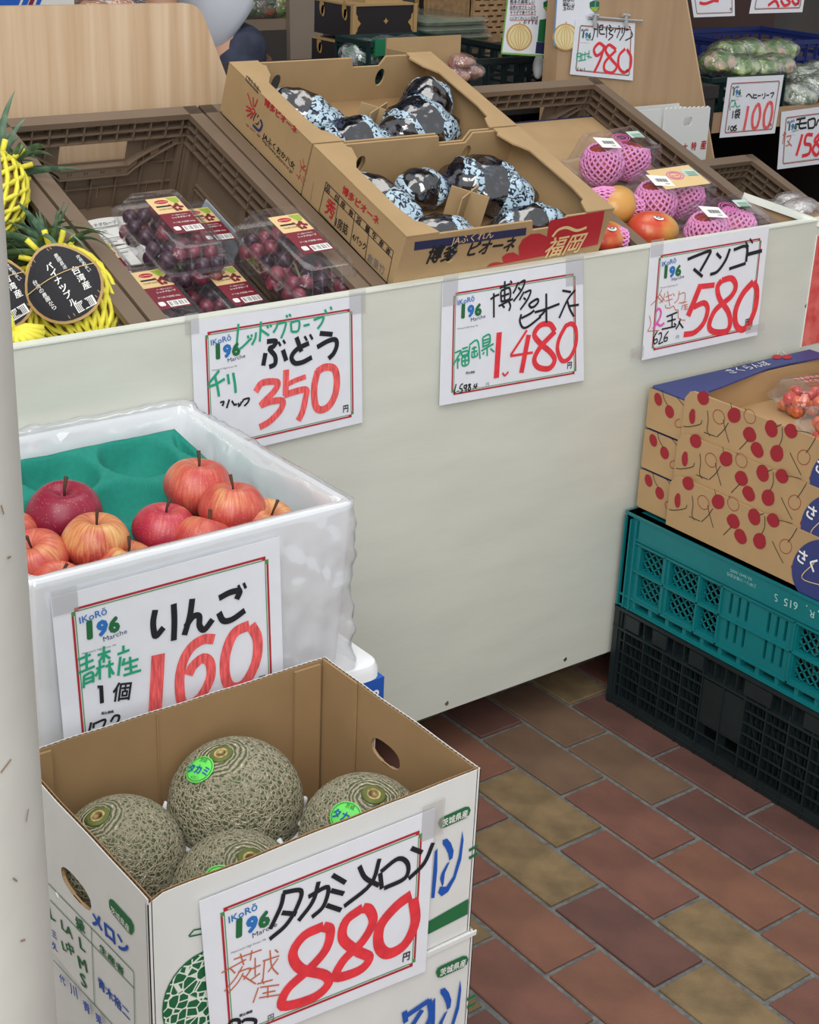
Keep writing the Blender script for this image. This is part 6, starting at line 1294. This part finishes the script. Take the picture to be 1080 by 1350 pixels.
# posters with the halved onion
def poster(label, pl, cs, crop, dx=0, full=True, rim='lgreen2'):
    P = [pl.at(*c) for c in cs]; n = pl.face(); c0 = sum(P, V())/4; M = Matrix.Translation(c0); t = thing('onion_poster', label, 'poster', M, 'onion posters')
    mb = MB().m(m_paper); a = P+[p-n*.001 for p in P]; mb.add(a, [(0, 1, 2, 3), (7, 6, 5, 4), (0, 4, 5, 1), (1, 5, 6, 2), (2, 6, 7, 3), (3, 7, 4, 0)]); build(mb, 'paper', t, world=True)
    ik = Ink(pl, t, crop, .0006); f = lambda L: [(x+dx, y) for x, y in L]
    c4 = [((x-crop[0])*crop[2], (y-crop[1])*crop[2]) for x, y in cs]; ik.st(rim, 10, *[[c4[i], c4[(i+1) % 4]] for i in (1, 2, 3)], sharp=True)
    ik.poly('onion_rim', oval(218+dx, 240, 84, 88, 26)); ik.poly('onion', oval(218+dx, 240, 74, 80, 26), dz=.0003)
    ik.st('onion_rim', 3, *[f([(218+s*8, 165), (218+s*30, 240), (218+s*10, 318)]) for s in (-2, -1, -.3, .3, 1, 2)], dz=.0006); ik.st('onion_rim', 8, f([(220, 165), (222, 140)]))
    ik.poly('mgreen', f([(350, 128), (412, 118), (418, 200), (400, 275), (335, 268)])); ik.poly('lgreen', f([(405, 140), (416, 140), (412, 200), (400, 200)]), dz=.0003); ik.poly('dblue', f([(330, 270), (400, 276), (402, 350), (322, 345)])); ik.poly('mgreen', f([(374, 15), (402, 2), (438, 12), (434, 60), (400, 78), (375, 50)])); ik.poly('lgreen', f([(378, 45), (434, 45), (420, 72), (390, 72)]), dz=.0003)
    if full:
        for i, (s, x1) in enumerate((('熊本の美味しい', 318), ('自然の甘さたっぷり', 322), ('サラダで食べてみて', 326), ('とにかくおいしい玉ねぎ', 340))): ik.txt('black', s, (158, 24+i*34), (x1, 22+i*34), .01, 1); ik.st('crimson', 3, [(158, 30+i*34), (x1, 28+i*34)], sharp=True)
        ik.txt('black', 'おすすめ', (245, 152), (338, 158), .01, 1)
    else:
        for i in range(3): ik.txt('black', ('熊本の', '美味しい', '玉ねぎ')[i], (500+0, 12+i*26), (575, 10+i*26), .01, 1)
    ik.done({'*': 'print', 'onion': 'onion_picture', 'onion_rim': 'onion_picture', 'black': 'lettering'})
INK['onion'] = mat('onion_pale', (228, 212, 160), .6); INK['onion_rim'] = mat('onion_skin', (196, 150, 82), .6); INK['lgreen2'] = mat('poster_green_rim', (118, 176, 84), .6); INK['bluerim'] = mat('poster_blue_rim', (96, 140, 190), .6)
poster('white poster with green rim showing a halved onion and a green bottle', Plane((0, .97, 0), (0, -1, .0)), [(672, -25), (748, -25), (726, 74), (661, 70)], (640, 0, 4.909))
poster('second onion poster with blue rim, half covered and fixed to the wooden panel', yplane(YW-.003), [(735, -25), (787, -25), (783, 30), (730, 59.5)], (640, 0, 4.909), 300, False, 'bluerim')
# white carton 大特産 in front of the wooden panel
YC = .78; a, b, c = yplane(YC).at(878, 144), yplane(YC).at(937, 142), yplane(YC).at(937, 232); a0 = yplane(YC).at(846, 138)
t = thing('white_carton', 'white carton with perforated rim and red characters before the wooden panel', 'box', ((a.x+b.x)/2, YC, .5)); m_wc = mat('white_carton_board', (214, 216, 214), .6)
HX = yplane(YC).at(907, 160)
mb = MB().m(m_wc).tri(plate2d([(a.x, .5), (b.x+.01, .5), (b.x, b.z)]+[(b.x+(a.x-b.x)*i/20, b.z+(a.z-b.z)*i/20+(.004 if i % 2 else 0)) for i in range(1, 20)]+[(a.x, a.z)], [oval(HX.x, HX.z, .015, .010, 12, .6)], .004), frame((0, YC+.002, 0), (1, 0, 0), (0, 0, 1))); build(mb, 'front_wall', t, world=True)
mb = MB().m(m_wc); mb.box(a0.x-.02, a.x, YC+.01, YC+.014, .5, a.z); mb.box(a0.x-.02, a0.x-.016, YC+.014, YC+.10, .5, a.z-.01); mb.box(b.x-.004, b.x, YC+.004, YC+.10, .5, b.z-.01); mb.box(a0.x-.02, b.x, YC+.098, YC+.102, .5, b.z-.004); mb.box(a0.x-.02, b.x, YC+.014, YC+.10, .5, .504); build(mb, 'side_walls', t, world=True)
ik = Ink(yplane(YC), t, (820, 0, 4.154), .0012); ik.txt('crimson', '大', (330, 822), (356, 820), .03, 1.1); ik.txt('crimson', '特', (376, 818), (404, 816), .03, 1.1); ik.txt('crimson', '産', (428, 812), (458, 810), .03, 1.1)
ik.poly('grey', oval(364, 720, 22, 17, 14, .6), dz=-.0009) if 0 else None; ik.done({'*': 'red_lettering'})
wc_s = thing('carton_support', 'dark stand hidden behind the counter carrying the white carton', 'stand', (.85, .83, 0)); build(MB().m(m_dk).box(a0.x-.03, b.x+.01, YC, YC+.10, 0, .498), 'stand_body', wc_s, world=True)
# slanting light wood plank right of the white carton
t_ = MB().m(mat('panel_edge', (206, 176, 138))); pA, pB = yplane(.86).at(941, 150), yplane(.86).at(956, 255)
# right vegetable shelf
YS = 1.08
ps = yplane(YS); a, b = ps.at(935, 182), ps.at(1085, 146); t = thing('vegetable_shelf', 'wooden shelf at the right carrying crates of bagged vegetables', 'shelf', (a.x, YS, 0)); zt = ps.at(940, 151).z; zb = ps.at(938, 176).z
m_sw = mat('shelf_wood', (164, 134, 104), .6, var=.06, vs=8)
build(MB().m(m_sw).box(1.27, 2.3, YS, YS+.02, zb, zt), 'front_rail', t, world=True); build(MB().m(m_sw).box(1.27, 2.3, YS+.02, YS+.9, zb, zb+.015), 'shelf_board', t, world=True)
build(MB().m(mat('dark_brown_board', (64, 44, 38), .7)).box(1.2, 2.6, YS+.92, YS+.94, .0, 1.5), 'back_board', t, world=True)
for x in (1.28, 2.28): build(MB().m(m_dk).box(x-.01, x+.01, YS+.05, YS+.9, 0, zb), 'side_board', t, world=True)
q0, q1 = yplane(YS+.04).at(932, 150), yplane(YS+.04).at(1036, 96)
lattice_crate('dark green crate of salad bags behind the price card reading 100', m_dgreen, q0.x, q1.x, YS+.04, YS+.42, zb+.016, q1.z, None)
q2 = yplane(YS+.30).at(1025, 75)
lattice_crate('dark blue crate behind the salad bags at the right edge', m_dblue, q2.x+.04, q2.x+.5, YS+.45, YS+.8, zb+.016, q2.z+.02, None)
rr = random.Random(9); spots = [(945, 82, .12), (975, 88, .10), (1005, 90, .10), (1022, 86, .12), (960, 68, .22), (985, 66, .24), (1010, 68, .24), (1028, 66, .26)]
desc = ['bottom left in the front row', 'second in the front row', 'third in the front row', 'last in the front row by the crate corner', 'far left in the back row', 'second in the back row with orange bits', 'third in the back row', 'farthest right in the back row']
for i, (px, py, dy) in enumerate(spots):
    c = yplane(YS+dy).at(px, py); c.z = max(c.z-.03, zb+.05); crinkle_bag('bag of green salad leaves, '+desc[i], c, (.058, .05, .032), (96, 140, 50), (206, 222, 160) if i % 3 else (222, 190, 160), 40+i, 'salad bags in the dark green crate')
for i, (px, py, dy) in enumerate(((1050, 128, .06), (1072, 118, .10), (1092, 110, .12), (1058, 104, .22), (1080, 98, .26))):
    c = yplane(YS+dy).at(px, py); c.z = max(c.z-.03, zb+.02); crinkle_bag('bag of long green stalks, '+('nearest above the card reading 158', 'middle one at the right edge', 'cut off by the right edge', 'behind the nearest one', 'farthest back')[i], c, (.055, .06, .036), (74, 96, 58), (198, 208, 188), 60+i, 'bags of long green stalks', vs=34)
k = card('price card reading 100, hanging from the right shelf below the salad bags', yplane(YS-.004), [(959.6, 102.3), (1033.8, 98.7), (1021.7, 175.7), (948.8, 181.8)], 'price cards in the background', (820, 0, 4.154), small=True)
k.st(B, 6, [(680, 530), (695, 515), (715, 538)], [(722, 512), (720, 535), (740, 535)], [(724, 522), (738, 518)], [(742, 525), (760, 522)], [(770, 512), (768, 525)], [(784, 508), (782, 530), (772, 540)], [(790, 522), (806, 520)], [(812, 512), (832, 508), (818, 535)])
k.st('red2', 17, [(692, 580), (680, 650), (666, 716)], [(738, 575), (716, 630), (716, 695), (738, 695), (756, 630), (752, 578), (738, 572)], [(802, 562), (780, 620), (778, 690), (800, 694), (820, 630), (820, 570), (802, 560)])
k.txt(B, '1袋', (602, 648), (645, 644), .03, 1.2); k.st(B, 6, [(588, 688), (580, 714)], [(602, 690), (594, 705), (602, 716), (610, 700), (602, 690)], [(628, 685), (614, 695), (628, 706), (616, 716), (612, 705), (628, 686)])
k.st('green', 5, [(605, 545), (592, 570), (592, 605)], [(600, 555), (618, 550), (615, 580), (598, 585)], [(622, 560), (628, 585), (648, 578)]); k.done(INKN)
k = card('price card reading 158, cut by the right edge, hanging from the vegetable shelf', yplane(YS-.004), [(1030.6, 147.5), (1110, 137), (1105, 213), (1025, 223.4)], 'price cards in the background', (820, 0, 4.154), small=True)
k.st(B, 10, [(955, 655), (1005, 645)], [(948, 682), (1012, 672)], [(978, 650), (972, 700), (1010, 698)], [(1018, 660), (1022, 706)], [(1018, 658), (1055, 650), (1052, 695), (1022, 702)], [(1062, 690), (1080, 655), (1110, 690)])
k.st('red', 17, [(988, 735), (972, 795), (955, 852)], [(1045, 738), (1012, 740), (1002, 785), (1032, 795), (1025, 840), (985, 855)], [(1085, 730), (1055, 770), (1085, 810), (1065, 850), (1045, 815), (1090, 745)]); k.st('brown', 5, [(880, 740), (900, 730)], [(890, 720), (880, 790)], [(900, 750), (925, 745), (910, 785)], [(905, 770), (930, 800)], [(895, 800), (920, 790)]); k.done(INKN)
for lab, cs, st in (('price card hanging from above at the top, left one of two', [(905, -45), (968, -45), (969, 21), (915, 23)], [[(425, 15), (455, 20), (500, 5)], [(520, -20), (500, 0), (530, 5)]]), ('price card hanging from above at the top right, right one of two', [(1000, -45), (1068, -48), (1058, 16), (988, 18)], [[(800, 30), (840, 5), (860, 40)], [(870, 0), (890, 30), (920, 15), (900, -10)], [(930, 0), (950, 25), (970, 5), (955, -15)]])):
    k = card(lab, yplane(YS+.02), cs, 'price cards in the background', (820, 0, 4.154), small=True); k.st('red', 14, *st); k.done(INKN)
rl = thing('hanging_rail', 'thin rail above the vegetable shelf from which two price cards hang', 'rail', (1.5, YS+.03, 1.3)); q = yplane(YS+.03).at(905, -46); q9 = yplane(YS+.03).at(1075, -50); build(MB().m(m_dk).beam(q, q9+V((.1, 0, 0)), .01), 'rail', rl, world=True)
for p in (q, q9): build(MB().m(m_dk).beam(p, V((p.x, p.y, 3.2)), .006, up=V((0, 1, 0))), 'hanger', rl, world=True)
# lower bay at the right: another brown crate with clear packs
brown_crate('brown folding crate in the lower bay right of the counter, partly sunlit', .700, .03, -.285, W=.235, D=.47)
build(MB().m(mp_).box(.53, 1.25, .0, .60, -.320, -.303, TM(0, 0, 0)), 'sloping_shelf', ctr, world=True)
for i, (px, py, w) in enumerate(((1020, 272, -.05), (1062, 270, -.03), (1050, 262, -.06))):
    p = tplane(w).at(px, py); crinkle_bag(('clear pack with white lumps beside the bay rail', 'clear pack with reddish print at the counter end', 'clear pack lying behind in the lower bay')[i], p-EW*.03, (.04, .035, .02), (206, 206, 200), (170, 140, 130), 80+i, 'clear packs in the lower bay', 'packed food')
build(MB().m(mat('plywood', (176, 142, 104))).box(.55, 1.2, .02, .30, -.115, -.108, TM(0, 0, 0)), 'bay_board', ctr, world=True)
# left vegetable stand far behind
YV = 2.55; pv = yplane(YV); t = thing('vegetable_stand', 'grey beige stand with a front rail, behind the person in the white shirt', 'stand', pv.at(360, 120)*1.0)
a, b = pv.at(300, 42), pv.at(408, 24); build(MB().m(m_stand).box(a.x, b.x, YV, YV+.02, a.z, b.z), 'front_rail', t, world=True); build(MB().m(m_stand).box(a.x, b.x, YV+.02, YV+.5, a.z-.0, a.z+.015), 'shelf_board', t, world=True)
e0, e1, e2, e3 = pv.at(376, -30), pv.at(402, -30), pv.at(428, 100), pv.at(408, 100)
mb = MB().m(mat('stand_side', (150, 136, 122), .7, var=.06, vs=6)).tri(plate2d([(e3.x-.06, .0), (e3.x+.25, 0), (e2.x+.02, e2.z), (e1.x, e1.z), (e0.x, e0.z)], (), .02), frame((0, YV-.012, 0), (1, 0, 0), (0, 0, 1))) ; build(mb, 'side_board', t, world=True)
build(MB().m(m_dk).box(a.x, b.x, YV+.45, YV+.47, 0, a.z), 'back_board', t, world=True)
for i, (px, py, ca, cb_) in enumerate(((322, 10, (60, 90, 60), (120, 140, 90)), (342, 8, (190, 80, 60), (60, 100, 60)), (362, 12, (130, 170, 60), (190, 200, 110)), (384, 10, (180, 186, 160), (120, 110, 90)), (352, 0, (200, 70, 50), (230, 230, 220)))):
    c = yplane(YV+.12+.08*(i == 4)).at(px, py); c.z = a.z+.016+.06*(i == 4); crinkle_bag(('dark leafy bag nearest the person', 'orange and green bag, second on the far stand', 'light green bag in the middle of the far stand', 'pale bag at the right end of the far stand', 'red and white bag lying on top of its neighbours')[i], c, (.075, .07, .05), ca, cb_, 100+i, 'bags on the far vegetable stand')
tag(build(MB().m(mat('grey_panel', (96, 96, 104), .8)).box(.5, .9, 2.72, 2.74, 0, 1.6), 'grey_partition'), 'plain grey partition behind the far vegetable stand', 'partition')
# striped carton behind the wooden backboard
a, b = yplane(.95).at(-30, 14), yplane(.95).at(97, -16); t = thing('striped_carton', 'white carton with blue and pink stripes, its edge above the wooden backboard', 'box', ((a.x+b.x)/2, .95, .5)); 
build(MB().m(mat('carton_grey_white', (206, 206, 202), .6)).box(a.x-.3, b.x, .95, 1.15, .5, b.z), 'box_body', t, world=True); ik = Ink(yplane(.95), t, (0, 0, 5.4), .001)
ik.poly('rblue', [(-200, -60), (170, -60), (112, 80), (-200, 80)]); ik.poly('rblue', [(190, -60), (232, -60), (170, 80), (130, 80)]); ik.poly('bordeaux', [(240, -60), (270, -60), (212, 80), (178, 80)]); ik.poly('rblue', [(284, -60), (320, -60), (262, 80), (234, 80)]); ik.done({'*': 'stripe_print'})
c = yplane(1.0).at(140, 6); crinkle_bag('brown glossy snack bag beside the striped carton, behind the wooden backboard', c-V((0, 0, .08)), (.10, .05, .05), (140, 62, 44), (206, 140, 84), 130, None, 'snack bag', vs=10)
sp_ = thing('goods_table', 'dark table behind the wooden backboard carrying the striped carton', 'table', (-.9, 1.05, 0)); build(MB().m(m_dk).box(a.x-.35, -.35, .90, 1.2, .47, .498), 'table_top', sp_, world=True)
for x in (a.x-.3, -.4): build(MB().m(m_dk).box(x-.02, x+.02, 1.03, 1.07, 0, .47), 'leg', sp_, world=True)
# ================================================================== PERSON
def skin(name, verts, edges, radii, m, parent, root=0, sub=2):
    me = bpy.data.meshes.new(name); me.from_pydata([tuple(v) for v in verts], edges, []); me.materials.append(m)
    o = bpy.data.objects.new(name, me); COL.objects.link(o); o.parent = parent; md = o.modifiers.new('s', 'SKIN'); md.use_smooth_shade = True
    for i, r in enumerate(radii): me.skin_vertices[0].data[i].radius = (r, r) if not isinstance(r, tuple) else r
    me.skin_vertices[0].data[root].use_root = True; s = o.modifiers.new('u', 'SUBSURF'); s.levels = s.render_levels = sub; return o
YPn = 2.05; hp = yplane(YPn).at(286, 70); px0 = hp.x; zh = hp.z
pr = thing('person', 'person in white shirt and dark jeans bending forward behind the wooden backboard', 'person', (px0, YPn, 0))
m_skin = mat('skin', (196, 150, 124), .55, sss=.1); m_jean = mat('denim', (52, 58, 78), .8, var=.25, vs=30); m_shirt = mat('white_shirt', (222, 226, 236), .75, bump=.2, bs=20); m_hair = mat('hair', (28, 24, 24), .6); m_shoe = mat('shoe', (30, 30, 34), .6)
bv = [(0, 0, zh), (-.04, .0, zh+.10), (-.16, -.01, zh+.26), (-.30, -.02, zh+.38), (-.38, -.03, zh+.42), (-.46, -.04, zh+.44), (-.52, -.05, zh+.42),
      (-.01, .10, zh-.04), (-.02, .10, .48), (.02, .10, .08), (-.12, .10, .03), (-.01, -.10, zh-.04), (.03, -.10, .48), (.06, -.10, .08), (-.08, -.10, .03),
      (-.28, .19, zh+.36), (-.34, .22, zh+.10), (-.48, .18, zh-.02), (-.28, -.21, zh+.35), (-.30, -.24, zh+.08), (-.46, -.22, zh-.04)]
be = [(0, 1), (1, 2), (2, 3), (3, 4), (4, 5), (5, 6), (0, 7), (7, 8), (8, 9), (9, 10), (0, 11), (11, 12), (12, 13), (13, 14), (3, 15), (15, 16), (16, 17), (3, 18), (18, 19), (19, 20)]
br_ = [.06, .06, .08, .09, .055, .085, .075, .085, .06, .04, .035, .085, .06, .04, .035, .06, .042, .028, .06, .042, .028]
skin('body', bv, be, br_, m_skin, pr)
def hand(c, s):
    c = V(c); L = [c, c+V((-.035, 0, -.01)), c+V((-.075, 0, -.02))]; v = list(L); e = [(0, 1), (1, 2)]; r = [.024, .032, .030]
    for i, (dy, l) in enumerate(((-.028, .9), (-.010, 1.05), (.010, 1.0), (.027, .8))):
        b = len(v); v += [L[2]+V((-.012, dy, -.004)), L[2]+V((-.012-.035*l, dy, -.016)), L[2]+V((-.020-.050*l, dy, -.040))]; e += [(2, b), (b, b+1), (b+1, b+2)]; r += [.011, .009, .0075]
    b = len(v); v += [L[1]+V((-.005, s*.030, -.012)), L[1]+V((-.035, s*.045, -.030))]; e += [(1, b), (b, b+1)]; r += [.012, .009]
    skin('hand', v, e, r, m_skin, pr, 0, 1)
hand(bv[17], -1); hand(bv[20], 1)
head = V((-.50, -.045, zh+.44))
def hf(p, a, b): return V((p.x, p.y*(1-.12*max(0, -p.z/.12)), p.z))
HM = Matrix.Rotation(-1.0, 4, 'Y')
build(MB().m(m_skin).ball(head, (.095, .075, .115), 24, 16, hf, HM), 'head', pr, smooth=True)
mb = MB().m(m_hair).ball(head+V((.022, 0, .018)), (.098, .082, .112), 24, 16, lambda p, a, b: p*(1+.03*noise.noise(p*60)), HM); build(mb, 'hair', pr, smooth=True)
mb = MB().m(m_skin); mb.ball(head+V((-.075, 0, -.06)), (.014, .012, .02), 10, 8); mb.ball(head+V((.0, .076, -.01)), (.018, .008, .026), 10, 8); mb.ball(head+V((.0, -.076, -.01)), (.018, .008, .026), 10, 8); build(mb, 'nose_and_ears', pr, smooth=True)
mb = MB().m(m_hair)
for s in (-1, 1): mb.ball(head+V((-.078, s*.028, -.030)), (.006, .010, .006), 10, 6)
build(mb, 'eyes', pr, smooth=True); build(MB().m(mat('lips', (160, 90, 84), .5)).ball(head+V((-.062, 0, -.092)), (.008, .020, .006), 10, 6), 'mouth', pr, smooth=True)
skin('jeans', [V(q)+V((0, 0, 0)) for q in (bv[0], (bv[1][0]+.02, 0, zh+.11), bv[7], bv[8], (.02, .10, .10), bv[11], bv[12], (.06, -.10, .10))], [(0, 1), (0, 2), (2, 3), (3, 4), (0, 5), (5, 6), (6, 7)], [.135, .128, .105, .078, .062, .100, .078, .062], m_jean, pr)
skin('shirt', [V(q) for q in ((.012, 0, zh+.040), bv[1], bv[2], bv[3], (-.345, -.025, zh+.40), bv[15], (-.31, .21, zh+.22), bv[18], (-.29, -.225, zh+.21))], [(0, 1), (1, 2), (2, 3), (3, 4), (3, 5), (5, 6), (3, 7), (7, 8)], [.142, .150, .165, .155, .075, .085, .068, .085, .068], m_shirt, pr)
tx = bpy.data.textures.new('folds', 'CLOUDS'); tx.noise_scale = .11
for ch in pr.children:
    if ch.name.startswith(('shirt', 'jeans')):
        dm = ch.modifiers.new('folds', 'DISPLACE'); dm.texture = tx; dm.strength = .05 if ch.name.startswith('shirt') else .02; dm.mid_level = .5
mb = MB().m(mat('brown_strap', (120, 84, 62), .7)); pts = [V((.140*math.cos(2*PI*i/28), .142*math.sin(2*PI*i/28)*1.0, zh-.010+.012*math.sin(2*PI*i/28))) for i in range(29)]; mb.tube(pts, .010, 6, False); build(mb, 'belt', pr, smooth=True)
for i in (10, 14):
    q = V(bv[i]); mb = MB().m(m_shoe); mb.loft([[V((q.x+.06+x*k, q.y+y*k2, z)) for x, y in oval(0, 0, .13, .048, 16, .8)] for k, k2, z in ((1, 1, .0), (1.02, 1.03, .02), (.95, .95, .05), (.6, .7, .085))]); build(mb, 'shoe', pr, smooth=True)
